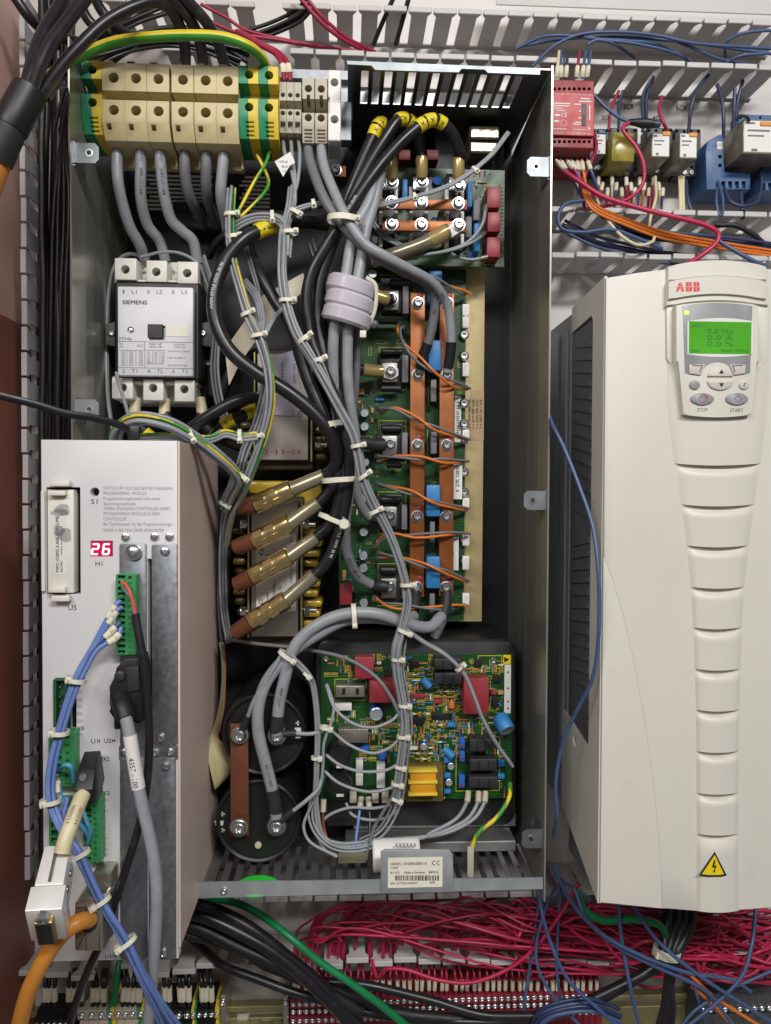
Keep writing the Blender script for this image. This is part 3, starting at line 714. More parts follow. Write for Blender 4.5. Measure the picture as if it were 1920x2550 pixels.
# --- driver board above it
ub = thing('circuit_board', W(1095, 662, 98), 'small green driver board with three red relays and copper bars', 'circuit board')
UD = 100
b = B(); b.pbox(925, 420, 1256, 662, UD, 2, 0); b.done('board', 'pcb_dark', ub)
for u in (968, 1043, 1133):
    comp('module_body', u - 22, 432, u + 22, 612, 112, 12, 'plastic_black', ub)
    for v in (464, 526, 582):
        comp('terminal_plate', u - 24, v, u - 15, v + 32, 118, 18, 'bakelite_white', ub); comp('terminal_plate', u + 14, v, u + 23, v + 32, 118, 18, 'bakelite_white', ub)
    comp('terminal_plate', u - 14, 440, u + 18, 473, 128, 3, 'steel', ub)
for u, v in ((976, 455), (1050, 453), (1142, 462)): screw(u, v, 128, ub)
for r, vs in (([(929, 494), (1164, 497), (1164, 522), (929, 519)], 504), ([(952, 547), (1160, 551), (1160, 578), (952, 573)], 558)):
    b = B(); b.pprism(r, 138, 3.5, .0005); bar = b.done('copper_bar', 'copper', ub)
    for i, u in enumerate((975, 1049, 1141)):
        screw(u, vs + i * 1.5, 138.2, bar)
        b = B(); p = W(u + 12, vs + i * 1.5 + 3, 138.1); b.lathe(p, (0, -1, 0), [(.0045, 0), (.004, .0003), (0, .0004)], 9, caps=False); b.done('seal_paint', 'seal_red', bar)
for r in ((932, 442, 942, 492), (1002, 445, 1015, 492), (1165, 450, 1177, 515), (1181, 555, 1196, 626), (1075, 540, 1088, 552)): comp('film_capacitor', *r, 124, 24, 'cap_blue', ub, .0015)
for r in ((1179, 496, 1195, 548), (1160, 539, 1175, 591), (1092, 525, 1106, 551)): comp('power_resistor', *r, 122, 22, 'res_grey', ub)
for r in ((1213, 465, 1246, 517), (1214, 528, 1246, 577), (1213, 590, 1246, 640)):
    comp('relay', *r, 126, 26, 'relay_red', ub, .001)
for r in ((994, 372, 1022, 398), (1056, 372, 1092, 398)): comp('relay', *r, 90, 26, 'relay_red_dark', ub, .001)
for u, v in ((1090, 448), (1175, 634)):
    b = B(); p = W(u, v, 108); b.lathe(p + Vector((0, .006, 0)), (0, -1, 0), [(.004, 0), (.006, .002), (.0055, .005), (0, .007)], 12); b.done('varistor', 'cap_blue_dark', ub)
mark(ub, outline(1160, 600, 1210, 655) + outline(1205, 460, 1252, 660, 1.2), UD)
dots(ub, [(1209, 468 + 9 * k) for k in range(20)] + [(1250, 468 + 9 * k) for k in range(20)] + [(rnd(1160, 1250), rnd(430, 655)) for _ in range(40)], UD, .0009)
# --- control board on its black cover
def rrect(u0, v0, u1, v1, r, n=5):
    P = []
    for cx, cy, a0 in ((u1 - r, v0 + r, -90), (u1 - r, v1 - r, 0), (u0 + r, v1 - r, 90), (u0 + r, v0 + r, 180)):
        for k in range(n + 1): a = math.radians(a0 + 90 * k / n); P.append((cx + r * math.cos(a), cy + r * math.sin(a)))
    return P
b = B(); b.pprism(rrect(788, 1592, 1283, 2056, 30), 118, 90, .004); bc = b.done('moulded_cover', 'plastic_black', box_)
lb_ = thing('circuit_board', W(1036, 1990, 122), 'densely filled green control board on a black cover', 'circuit board')
LD = 126
b = B(); b.pbox(799, 1630, 1275, 1990, LD, 2, 0); b.done('board', 'pcb', lb_)
def lc(name, r, t, mat, bev=.0008): return comp(name, *r, LD + t, t, mat, lb_, bev)
lc('relay', (883, 1636, 931, 1690), 16, 'relay_red'); lc('relay', (920, 1697, 990, 1750), 24, 'relay_red'); lc('relay', (1155, 1690, 1217, 1778), 24, 'relay_red')
o = lc('relay', (836, 1708, 908, 1736), 20, 'conn_shell'); 
for u in (852, 886): comp('slot', u, 1714, u + 8, 1730, LD + 20.4, .3, 'dark_hole', o, 0)
lc('relay', (842, 1816, 917, 1850), 18, 'conn_shell')
for r in ((831, 1752, 876, 1770), (886, 1893, 904, 1957), (938, 1901, 959, 1963)): lc('ceramic_resistor', r, 10, 'res_white')
can(937, 1779, LD, lb_, 17, .018)
for v in (1884, 1955):
    b = B(); p = W(845, v, LD + 26); p.y = -LD * .001; R = mm(32, LD + 26); b.lathe(p, (0, -1, 0), [(R, 0), (R, .022), (R * .94, .026), (R * .84, .026), (R * .8, .0245), (0, .0245)], 26); o = b.done('capacitor', 'plastic_black', lb_)
    comp('polarity_mark', 838, v + 22, 856, v + 29, LD + 26.3, .2, 'ink_white', o, 0)
tr = lc('transformer', (1011, 1905, 1104, 1996), 14, 'winding_dark'); 
b = B(); b.pbox(1020, 1922, 1087, 1980, LD + 26, 13, .003, 2); cl = b.done('coil', 'coil_amber', tr)
for v in (1918, 1946, 1976): comp('flange', 1017, v, 1090, v + 7, LD + 28, 13, 'term_yellow', cl)
for r in ((1081, 1640, 1150, 1668), (1082, 1676, 1151, 1704), (1170, 1840, 1226, 1872), (1170, 1890, 1238, 1920), (1168, 1934, 1240, 1962)):
    o = lc('opto_coupler', r, 20, 'plastic_dark', .0015)
    for k in (.3, .66): u = r[0] + (r[2] - r[0]) * k; comp('groove', u, r[1] + 6, u + 4, r[3] - 3, LD + 20.3, .3, 'dark_hole', o, 0)
for r in ((1145, 1837, 1158, 1865), (1145, 1871, 1158, 1897), (1143, 1931, 1158, 1962)): o = lc('trimmer', r, 9, 'cap_blue_dark'); comp('adjuster', r[0] + 3, r[3] - 9, r[0] + 9, r[3] - 3, LD + 9.6, .6, 'seal_red', o, 0)
for r in ((1240, 1895, 1257, 1909), (1240, 1928, 1257, 1940), (1106, 1887, 1123, 1900), (1106, 1926, 1123, 1938), (1106, 1967, 1123, 1977), (1114, 1800, 1134, 1811)): lc('film_capacitor', r, 8, 'cap_blue')
for u, v in ((1055, 1860), (1123, 1909), (1118, 1949)): can(u, v, LD, lb_, 9, .01)
b = B(); a, c = W(1246, 1788, LD + 11), W(1262, 1818, LD + 22); b.lathe(a, c - a, [(.009, -.002), (.0102, 0), (.0102, (c - a).length), (.0096, (c - a).length + .001)], 20); b.mi = 1; b.lathe(c, c - a, [(.0095, .0011), (.0085, .0014), (.008, .0012), (0, .0012)], 20, caps=False); b.done('capacitor', ['cap_blue', 'cap_silver'], lb_)
b = B(); a, c = W(1052, 1690, LD + 7), W(1070, 1710, LD + 8); b.cyl(a, c, .0052); b.done('capacitor', 'cap_blue', lb_)
b = B(); a, c = W(1108, 1866, LD + 5), W(1130, 1886, LD + 12); b.cyl(a, c, .005); b.done('capacitor', 'cap_blue', lb_)
b = B(); p = W(1125, 1756, LD + 5); b.lathe(p + Vector((0, 0, -.005)), (0, 0, 1), [(0, 0), (.004, .002), (.0045, .006), (.002, .011), (0, .012)], 12); b.done('capacitor', 'orange_comp', lb_)
for u, v in ((908, 1860), (953, 1880)):
    b = B(); b.lathe(W(u, v, LD), (0, -1, 0), [(.006, 0), (.006, .004), (.003, .007), (0, .007)], 14); b.done('varistor', 'cap_blue_dark', lb_)
for r in ((1019, 1645, 1044, 1662), (1075, 1776, 1125, 1793), (1019, 1786, 1058, 1803), (1182, 1641, 1200, 1662), (1229, 1680, 1245, 1700), (958, 1662, 976, 1688), (1226, 1735, 1240, 1762)): lc('chip', r, 4, 'plastic_black', .0004)
for r in ((1026, 1728, 1060, 1738), (1017, 1860, 1040, 1868), (1080, 1742, 1102, 1752), (1240, 1720, 1254, 1730), (938, 1648, 950, 1655), (1222, 1722, 1236, 1730)): lc('chip', r, 5, random.choice(('tan_comp', 'res_white', 'relay_red')), .0004)
b = B(); b.pbox(1256, 1655, 1272, 1776, LD + .5, .4, 0); bl = b.done('barcode_label', 'label_white', lb_)
b = B(); v = 1670
for v in (1672, 1712, 1745, 1762): b.pbox(1263, v, 1267, v + 4, LD + .8, .1, 0)
for k in range(14): b.pbox(1262, 1678 + k * 6, 1262.8, 1680 + k * 6, LD + .8, .1, 0)
b.done('print_marks', 'ink', bl)
b = B(); b.pbox(1253, 1631, 1272, 1653, LD + .5, .4, 0); es = b.done('warning_sticker', 'warn_yellow', lb_); b = B(); b.pprism([(1255, 1636), (1269, 1642), (1256, 1650)], LD + .8, .2); b.done('symbol', 'ink', es)
inst('screw', PAN, W(812, 1640, LD), lb_); inst('screw', PAN, W(1228, 1645, LD), lb_)
# small axial parts, one by one
spots = [(995, 1640, 1150, 1880, 190), (1130, 1790, 1180, 1830, 16), (900, 1790, 1000, 1890, 50), (805, 1640, 880, 1690, 12), (1160, 1640, 1250, 1680, 10), (920, 1636, 985, 1690, 12), (1000, 1840, 1100, 1890, 20), (815, 1770, 900, 1800, 6)]
pm = {}
for k, mt in enumerate(('cap_blue', 'tan_comp', 'orange_comp', 'res_grey', 'label_cream')):
    bb = B(); bb.lathe((0, 0, -.0026), (0, 0, 1), [(.0004, -.0016), (.0004, 0), (.0011, .0003), (.0011, .0012), (.0009, .0015), (.0009, .0037), (.0011, .004), (.0011, .0049), (.0004, .0052), (.0004, .0068)], 7); pm[k] = bb.mesh('resistor', mt)
taken = []
pads = []; rs = []
for u0, v0, u1, v1, n in spots:
    for k in range(n):
        for _ in range(12):
            u, v = round(rnd(u0, u1) / 8) * 8, round(rnd(v0, v1) / 14) * 14
            if (u, v) not in taken: break
        taken.append((u, v)); ver = (int(u / 60) + int(v / 50)) % 2
        inst('resistor', pm[random.choice((0, 0, 1, 2, 3, 4, 1))], W(u, v, LD + 2), lb_, rot=(0, 0 if ver else PI / 2, 0))
        pads += [(u, v + 7), (u, v - 7)] if ver else [(u + 7, v), (u - 7, v)]
        if k % 2: rs += outline(u - 5, v - 9, u + 5, v + 9, 1.7) if ver else outline(u - 9, v - 5, u + 9, v + 5, 1.7)
dots(lb_, pads + [(rnd(1000, 1250), rnd(1640, 1880)) for _ in range(160)], LD, .0009)
mark(lb_, rs + outline(833, 1690, 912, 1745) + outline(1005, 1898, 1108, 1990) + outline(1135, 1835, 1245, 1970) + outline(1190, 1632, 1250, 1665), LD)
# ------------------------------------------------------------------ chokes, with their wound and potted coils
def choke(label, u0, v0, u1, v1, d, face):
    t = thing('choke', W((u0 + u1) / 2, v1, 20), label, 'choke', 'chokes in the middle of the enclosure')
    b = B(); b.pbox(u0 - 4, v0 - 10, u1 + 14, v1 + 24, d - 14, 70, .002); b.done('core', 'choke_core', t)
    b = B(); b.pbox(u0, v0, u1, v1, d, 3, .0008); fp = b.done('face_plate', 'choke_plate', t)
    for u in (u0 - 9, u1 + 5): b = B(); b.pbox(u, v0 - 4, u + 5, v1 + 4, d + 1, 30, .0006); b.done('edge_rail', 'brass_edge', t)
    return t, fp
c1, fp = choke('upper choke stamped with a date in red ink', 640, 880, 768, 1146, 112, 0)
b = B(); D = 112.2
for i, ch in enumerate('02-13-04'): b.text(ch, 647 + i * 13.2, 1119 if ch != '-' else 1124, (651 if ch == '1' else 655.5) + i * 13.2, 1131 if ch != '-' else 1126, D)
b.done('lettering', 'ink_red', fp)
b = B(); b.pprism([(684, 888), (735, 870), (753, 1028), (752, 1036), (680, 1034), (690, 960)], 113.5, .4); lb2 = b.done('foil_label', 'label_silver', fp)
b = B(); b.text('S', 741, 1022, 751, 1034, 113.7, 90); b.text('PD64', 728, 1016, 732, 1032, 113.7, 90); b.text('Tda. 10627', 730, 905, 736, 955, 113.7, -90); b.text('Ie = 64', 700, 905, 706, 940, 113.7, -90); b.done('lettering', 'ink', lb2)
for k in range(5):
    b = B(); b.pbox(779, 1040 + k * 22, 812 - (k % 2) * 6, 1058 + k * 22, 95, 40, .004, 2); b.done('winding', 'winding_dark', c1)
for k in range(5):
    b = B(); b.pbox(596 + (k % 2) * 5, 1050 + k * 24, 628, 1068 + k * 24, 85, 40, .004, 2); b.done('winding', 'winding_dark', c1)
c2, fp = choke('lower choke with a white type label behind the four crimped lugs', 625, 1246, 743, 1586, 118, 0)
b = B(); b.pbox(638, 1330, 737, 1522, 118.5, .4, 0); l3 = b.done('type_label', 'label_white', fp)
b = B(); D = 118.7
for s_, r in (('G', (645, 1366, 656, 1384)), ('6', (664, 1378, 669, 1386)), ('el', (680, 1366, 685, 1380)), ('10697', (664, 1475, 669, 1500)), ('1267424', (680, 1448, 686, 1485)), ('H', (695, 1460, 700, 1468)), ('CE', (645, 1490, 655, 1504)), ('CoKG 3630', (722, 1405, 728, 1452)), ('4319100', (722, 1326, 728, 1352))): b.text(s_, *r, D, 90)
b.done('lettering', 'ink', l3)
b = B(); b.pbox(617, 1197, 740, 1230, 112, 60, .004, 2); b.done('winding', 'winding', c2)
b = B(); b.pprism([(700, 1230), (800, 1196), (802, 1240), (755, 1262), (752, 1320), (800, 1310), (800, 1330), (752, 1345)], 96, 40, .003); b.done('winding', 'winding', c2)
for k in range(9):
    v = 1345 + k * 25
    b = B(); b.pbox(753, v, 803 - (k % 3) * 5, v + 18, 98 + (k % 2) * 4, 50, .0045, 2); b.done('winding', 'winding', c2)
    b = B(); b.pbox(578 + (k % 3) * 4, v - 30, 612, v - 12, 88, 40, .0045, 2); b.done('winding', 'winding_dark', c2)
def hexbolt(u, v, d, parent):
    p = W(u, v, d); b = B(); b.lathe(p, (1, 0, 0), [(.0075, 0), (.0075, .0012)], 18); b.lathe(p + Vector((.0012, 0, 0)), (1, 0, 0), [(.0062, 0), (.0062, .0055)], 6); b.lathe(p + Vector((.0067, 0, 0)), (1, 0, 0), [(.0035, 0), (.0035, .008)], 12)
    return b.done('bolt', 'steel', parent)
hexbolt(758, 1520, 100, c2); hexbolt(756, 1306, 100, c2); hexbolt(600, 1306, 100, c2); hexbolt(600, 1522, 100, c2); hexbolt(785, 1108, 90, c1)
# ------------------------------------------------------------------ crimped cable lugs
LUG = [((586, 1265), (635, 1256), (729, 1217), (805, 1186)), ((580, 1365), (632, 1347), (725, 1301), (793, 1253)), ((583, 1459), (628, 1436), (723, 1384), (788, 1339)), ((580, 1579), (626, 1549), (716, 1491), (784, 1432))]
for i, (a, b0, c0, e) in enumerate(LUG):
    A, B0, C0, E = W(*a, 148), W(*b0, 154), W(*c0, 160), W(*e, 160)
    t = thing('cable_lug', A, 'brass crimped cable lug with copper tip, %s from the top of four' % ['first', 'second', 'third', 'fourth'][i], 'cable lug', 'crimped cable lugs')
    b = B(); L = (B0 - A).length; b.lathe(A, B0 - A, [(.0045, 0), (.009, .003), (.0106, L)], 18); b.done('copper_tip', 'copper_dull', t)
    b = B(); L = (C0 - B0).length; b.lathe(B0, C0 - B0, [(.0108, 0), (.0112, .001), (.0112, L * .3), (.0106, L * .36), (.0112, L * .42), (.0112, L * .55), (.0105, L * .62), (.0113, L * .7), (.0113, L - .002), (.009, L)], 22); br = b.done('brass_barrel', 'brass', t)
    ax = (C0 - B0).normalized(); nv = (CAMP - B0); nv = (nv - ax * nv.dot(ax)).normalized(); sd = ax.cross(nv)
    for k, (f, ang) in enumerate(((.2, -.5), (.5, -.5), (.3, .6), (.6, .6))):
        p = B0 + ax * L * f; m = nv * math.cos(ang) + sd * math.sin(ang); q = ax.cross(m); c = p + m * .0108
        b = B(); pts = [c + ax * x * .0052 + q * y * .0038 + m * (.0006 if s_ else -.002) for s_ in (0, 1) for x, y in ((-1, -1), (1, -1), (1, 1), (-1, 1))]
        b.add(pts, [(4, 5, 6, 7), (0, 1, 5, 4), (1, 2, 6, 5), (2, 3, 7, 6), (3, 0, 4, 7)]); b.done('crimp', 'brass', br)
    b = B(); L = (E - C0).length; b.lathe(C0, E - C0, [(.009, -.002), (.0085, .003), (.0082, L - .002), (.0088, L)], 20); b.done('shrink_sleeve', 'shrink', t)
# ------------------------------------------------------------------ the two big capacitors
for i, (u, v, r) in enumerate(((657, 1829, 104), (643, 2046, 106))):
    p = W(u, v, 150); R = mm(r, 150)
    t = thing('capacitor', (p.x, 0, p.z), ['big black screw capacitor nearer the crimped lugs', 'big black screw capacitor nearer the slotted floor'][i], 'capacitor', 'big black capacitors')
    b = B(); q = Vector((p.x, -.012, p.z)); b.lathe(q, (0, -1, 0), [(R, 0), (R, .134), (R * .99, .137), (R * .95, .1385), (R * .9, .137), (R * .89, .1345), (0, .1345)], 48); b.done('can', 'plastic_black', t)
    for (su, sv) in (((597, 1830), (690, 1831)), ((596, 2059), (689, 2056)))[i]:
        s_ = W(su, sv, 150); b = B(); b.lathe((s_.x, -.146, s_.z), (0, -1, 0), [(.012, 0), (.012, .006), (.0105, .0075), (.0105, .009)], 24); w_ = b.done('stud', 'steel_dull', t)
        inst('screw', TORX, W(su, sv, 163), w_, scale=(1.3, 1.3, 1.3))
        b = B(); b.lathe(W(su + 8, sv - 10, 156), (0, -1, 0), [(.005, 0), (.004, .0005), (0, .0006)], 8); b.done('seal_paint', 'seal_red', w_)
    b = B()
    if i == 0: b.pbox(736, 1799, 748, 1802, 147, .2, 0); b.pbox(740.5, 1795, 743.5, 1807, 147, .2, 0); b.pbox(734, 1812, 756, 1822, 147, .2, 0); b.pbox(736, 1835, 748, 1838, 147, .2, 0)
    else: b.pprism([(534, 2044), (557, 2044), (555, 2056), (537, 2056)], 147, .2); b.pbox(548, 2026, 560, 2029, 147, .2, 0); b.pbox(552, 2022, 555, 2033, 147, .2, 0); b.pbox(548, 2066, 560, 2069, 147, .2, 0); b.pbox(552, 2062, 555, 2073, 147, .2, 0)
    b.done('polarity_mark', 'ink_white', t)
    if i: b = B(); b.lathe(W(643, 2104, 146.6), (0, -1, 0), [(.0042, 0), (.0036, .002), (0, .0025)], 14); b.done('vent_plug', 'cream_wire', t)
b = B(); b.pprism([(573, 1803), (618, 1803), (620, 2081), (574, 2081)], 158, 3, .0006); b.done('bus_strap', 'copper_dull', None, label='flat brown copper strap joining the two big capacitors', cat='busbar')
# ------------------------------------------------------------------ servo controller in the lower corner of the enclosure
CD = 295
CX0, CX1 = W(105, 1700, CD).x, W(443, 1700, CD).x; CZ0, CZ1 = W(270, 2392, CD).z, W(270, 1096, CD).z
cn = thing('servo_controller', ((CX0 + CX1) / 2, -.1, CZ0), 'grey white servo controller with a lit red two digit display', 'controller')
zs = W(447, 2357, CD).z
b = B(); b.box(CX0, CX1 - .0005, -.283, -.075, CZ0 + .006, CZ1 - .0015); b.done('housing', 'plastic_black', cn)
b = B(); xprism(b, [(75, zs), (296, zs), (296, CZ1 - .0005), (240, CZ1), (75, CZ1 - .001)], CX1 + .0005, CX1 + .0024); b.done('side_cover', 'controller_side', cn)
b = B(); xprism(b, [(75, CZ0), (290, CZ0), (290, CZ1 - .001), (75, CZ1 - .001)], CX0 - .0012, CX0 - .0002); b.box(CX0, CX1, -.29, -.075, CZ1 - .0012, CZ1); b.done('case_wall', 'controller_face', cn)
fp_ = B(); fp_.prism([(CX0, CZ0), (CX1, CZ0), (CX1, CZ1), (CX0, CZ1)], -.295, -.2835, .0008); c = B()
for r in ((112, 1213, 197, 1481), (365, 1392, 377, 1832), (166, 1693, 187, 1822), (222, 1887, 252, 1976), (208, 1980, 254, 2147), (222, 1347, 278, 1387), (300, 1393, 363, 1640), (134, 1690, 165, 1830)): c.pbox(*r, CD + 4, 18, 0)
p = W(236, 1225, CD); c.cyl((p.x, -.3, p.z), (p.x, -.28, p.z), .0044)
face = carve(fp_, c).done('front_panel', 'controller_face', cn)
b = B(); b.pbox(444, 1312, 448, 1350, CD + .5, 3, 0); b.done('catch', 'dark_hole', cn)
def plate(nm, u0, v0, u1, v1, d=CD + 1.8, t=1.5):
    x0, x1, z0, z1 = rect(u0, v0, u1, v1, d); r = .002
    b = B(); b.prism([(x0, z0 + r), (x0 + r, z0), (x1 - r, z0), (x1, z0 + r), (x1, z1 - r), (x1 - r, z1), (x0 + r, z1), (x0, z1 - r)], -d * .001, -(d - t) * .001, .0004); return b.done(nm, 'galv', cn)
pA = plate('slot_plate', 298, 1352, 365, 1864); pB = plate('slot_plate', 378, 1354, 443, 1856); pC = plate('slot_plate', 299, 1888, 366, 2390); pE = plate('slot_plate', 370, 1886, 438, 2390)
b = B(); b.pbox(296, 1858, 445, 1892, CD + .9, .8, .0002); b.done('joint_strip', 'galv', cn)
for u, v in ((314, 1337), (386, 1336), (423, 1336)): inst('screw', CROSS, W(u, v, CD), cn, rot=(0, rnd(0, 3), 0))
for u, v, q in ((411, 1373, pB), (402, 1837, pB), (388, 1873, cn), (425, 1872, cn), (413, 1907, pE), (312, 1873, cn), (407, 2373, pE)): inst('screw', CROSS, W(u, v, CD + 1.9), q, rot=(0, rnd(0, 3), 0))
b = B(); p = W(334, 1375, CD + 1.9); b.lathe(p, (0, -1, 0), [(.0078, 0), (.0078, .0025), (.0068, .0032), (.0055, .0032)], 24); o = b.done('thumb_screw', 'steel', pA); inst('screw', CROSS, p + Vector((0, -.003, 0)), o, scale=(1.15, 1, 1.15))
# display
b = B(); b.pbox(222.5, 1347.5, 277.5, 1386.5, CD - 1.5, 4, 0); dp = b.done('display_window', 'led_red', cn)
SEG = {'2': 'abged', '6': 'acdefg'}
b = B()
for i, ch in enumerate('26'):
    u0 = 228 + i * 27; 
    def sg(a, c_):
        P = []
        for (x, y) in (a, c_): P.append((u0 + x + (20 - y) * .12, 1353 + y))
        (ax, ay), (bx_, by) = P
        if abs(ax - bx_) > abs(ay - by): b.pprism([(ax - 1, ay - 2), (bx_ + 1, by - 2), (bx_ + 1, by + 2), (ax - 1, ay + 2)], CD - 1.2, .2)
        else: b.pprism([(ax - 2.2, ay), (ax + 2.2, ay), (bx_ + 2.2, by), (bx_ - 2.2, by)], CD - 1.2, .2)
    S_ = {'a': ((2, 2), (15, 2)), 'b': ((16, 3), (16, 13)), 'c': ((16, 15), (16, 26)), 'd': ((2, 27), (15, 27)), 'e': ((1.5, 15), (1.5, 26)), 'f': ((1.5, 3), (1.5, 13)), 'g': ((2, 14), (15, 14))}
    for k in SEG[ch]: sg(*S_[k])
b.done('lit_digits', 'led_white', dp)
b = B(); D = CD
L_ = ['SWITCH OFF VOLTAGE BEFORE CHANGING', 'PROGRAMMING  MODULE', 'Programmierungsmodul nicht unter', 'Spannung wechseln', 'WHEN CHANGING CONTROLLER INSERT', 'PROGRAMMING MODULE IN NEW', 'CONTROLLER', 'Bei Gerätetausch ist das Programmierungs-', 'modul in das neue Gerät einzustecken']
for i, (s_, x1) in enumerate(zip(L_, (430, 365, 400, 338, 425, 399, 315, 430, 408))): v = 1211.5 + i * 12.7; b.text(s_, 258, v, x1, v + (11 if i in (2, 3, 7, 8) else 8.5), D)
b.done('lettering', 'ink_faint', face)
b = B()
for s_, r in (('S1', (227, 1243, 243, 1255)), ('H1', (238, 1398, 255, 1409)), ('U5', (170, 1507, 191, 1519)), ('X8', (192, 1808, 209, 1818)), ('U1', (227, 1840, 244, 1851)), ('U2', (259, 1839, 277, 1850)), ('X2', (256, 1885, 273, 1895)), ('X3', (256, 1970, 273, 1980)), ('X4', (262, 2152, 279, 2162)), ('U3', (231, 2376, 246, 2387)), ('U4', (262, 2376, 278, 2387))): b.text(s_, *r, D)
for (u, v) in ((246, 1841), (279, 1840), (284, 1840), (281, 2377), (287, 2377)): b.pprism([(u, v), (u + 4, v + 4.5), (u, v + 9)], D + .3, .1)
b.done('lettering', 'ink', face)
b = B()
for s_, u, v in (('AUS', 192, 1724), ('AUS', 192, 1742), ('AUS', 192, 1759), ('EIN', 192, 1777), ('EIN', 192, 1795), ('+10V', 191, 1830), ('0V', 193, 1848), ('+24', 192, 1900), ('AK1', 257, 1992), ('R2', 257, 2005), ('AK2', 257, 2019), ('R2', 257, 2033), ('+', 258, 2046), ('B+', 257, 2060), ('E-', 257, 2074), ('A1+', 256, 2087), ('A1-', 256, 2101), ('AS0', 256, 2115), ('AS0', 256, 2128)): b.text(s_, u, v - 4.5, u + (13 if len(s_) > 2 else 8), v + 4.5, D)
b.done('lettering', 'ink_faint', face)
# programming module in its slot
pm_ = B(); pm_.pbox(118, 1219, 184, 1477, CD + 2, 14, .0012, 2); md = pm_.done('programming_module', 'bakelite_white', cn)
b = B(); b.pbox(101, 1221, 110, 1474, CD + 5, 5, .001); b.done('guide_rail', 'bakelite_white', md)
for r in ((124, 1197, 172, 1211), (120, 1222, 162, 1234), (121, 1462, 162, 1476), (127, 1484, 172, 1498)): comp('clip', *r, CD + 9, 8, 'bakelite_white', md)
b = B(); b.pbox(136, 1268, 165, 1431, CD + 2.4, .4, 0); lb3 = b.done('label_strip', 'label_white', md)
b = B(); b.text('FWC-DSM2.3-ASE-02V12-MS', 139, 1285, 147, 1424, CD + 2.6, 90); b.text('RD27NC', 151, 1396, 156, 1424, CD + 2.6, 90); b.text('Made in Germany', 151, 1310, 156, 1380, CD + 2.6, 90); b.done('lettering', 'ink', lb3)
M('smudge', '77767a', .6, var=.3, scale=300, alpha=.2)
for (u, v, w_, h) in ((156, 1268, 19, 14), (162, 1332, 17, 18), (146, 1322, 14, 14), (150, 1276, 22, 9)):
    b = B(); b.pprism([(u + w_ * math.cos(a) * (1 + .2 * math.sin(3 * a + u)), v + h * math.sin(a)) for a in [k * PI / 8 for k in range(16)]], CD + 2.9 + rnd(0, .2), .1); b.done('smudge', 'smudge', md)
# pluggable green terminal strips
def plug(label, u0, v0, u1, v1, d, n, split, first=1, nums=True):
    t = thing('terminal_plug', W((u0 + u1) / 2, v1, d - 14), label, 'connector', 'green terminal plugs on the controller')
    b = B(); b.pbox(u0, v0, u1, v1, d, 16, .0008); um = u0 + (u1 - u0) * split; c = B(); h = (v1 - v0) / n
    for k in range(n): c.pbox(u0 + 3, v0 + k * h + 3, um - 2, v0 + (k + 1) * h - 3, d + 3, 9, 0)
    o = carve(b, c).done('body', 'green_conn', t)
    for k in range(n): comp('clamp', u0 + 6, v0 + k * h + 6, um - 6, v0 + (k + 1) * h - 5, d - 4, 1.5, 'conn_shell' if k % 2 else 'green_conn_dark', t, 0)
    if nums:
        b = B()
        for k in range(n): b.text(str(k + first), um + (u1 - um) * .3, v0 + k * h + h * .3, um + (u1 - um) * .6, v0 + (k + 1) * h - h * .25, d, -90)
        b.done('lettering', 'ink', o)
    return t
plug('upright fourteen way green terminal plug below the lit display', 288, 1430, 339, 1632, CD + 14, 14, .46)
t = thing('terminal_header', W(150, 1826, CD), 'dark green open pin header above the green plug', 'connector')
b = B(); b.pbox(132, 1692, 166, 1829, CD + 5, 12, .0006); c = B(); c.pbox(136, 1698, 158, 1824, CD + 9, 12, 0); carve(b, c).done('body', 'green_conn_dark', t)
for k in range(5): comp('pin', 147, 1709 + k * 24, 151, 1713 + k * 24, CD + 3, 8, 'steel', t, 0)
plug('green terminal plug with a cyan wire loop', 120, 1824, 186, 1960, CD + 14, 7, .5)
plug('green terminal plug partly behind the white cable', 121, 1990, 172, 2106, CD + 10, 6, .6, nums=False)
plug('eleven way green terminal plug beside the metal connector', 206, 1984, 251, 2150, CD + 14, 11, .45)
# black hood connector with grey cable
t = thing('cable_connector', W(315, 1800, CD), 'black plastic connector hood on the grey cable', 'connector')
b = B(); b.pprism([(311, 1640), (350, 1636), (356, 1660), (360, 1790), (346, 1806), (318, 1780), (304, 1806), (288, 1802), (280, 1768), (271, 1756), (271, 1733), (281, 1712), (288, 1664)], CD + 26, 26, .003); hd = b.done('hood', 'plastic_black', t)
b = B(); b.lathe(W(299, 1683, CD + 26), (0, -1, 0), [(.0048, 0), (.0048, .0025), (.004, .003)], 16); b.done('clamp_screw', 'plastic_dark', hd)
b = B(); b.pprism([(312, 1662), (345, 1658), (346, 1720), (318, 1724)], CD + 29, 4, .001); b.done('hood_rib', 'plastic_dark', hd)
b = B(); b.tube(path([(298, 1738, CD + 28), (305, 1760, CD + 36), (314, 1790, CD + 42)]), .0085, 14); b.done('cable_boot', 'plastic_black', t)
b = B(); b.lathe(W(294, 1814, CD + 20), (0, 0, 1), [(.003, 0), (.0036, .001), (.0036, .014)], 12); b.done('thumb_screw', 'plastic_black', t)
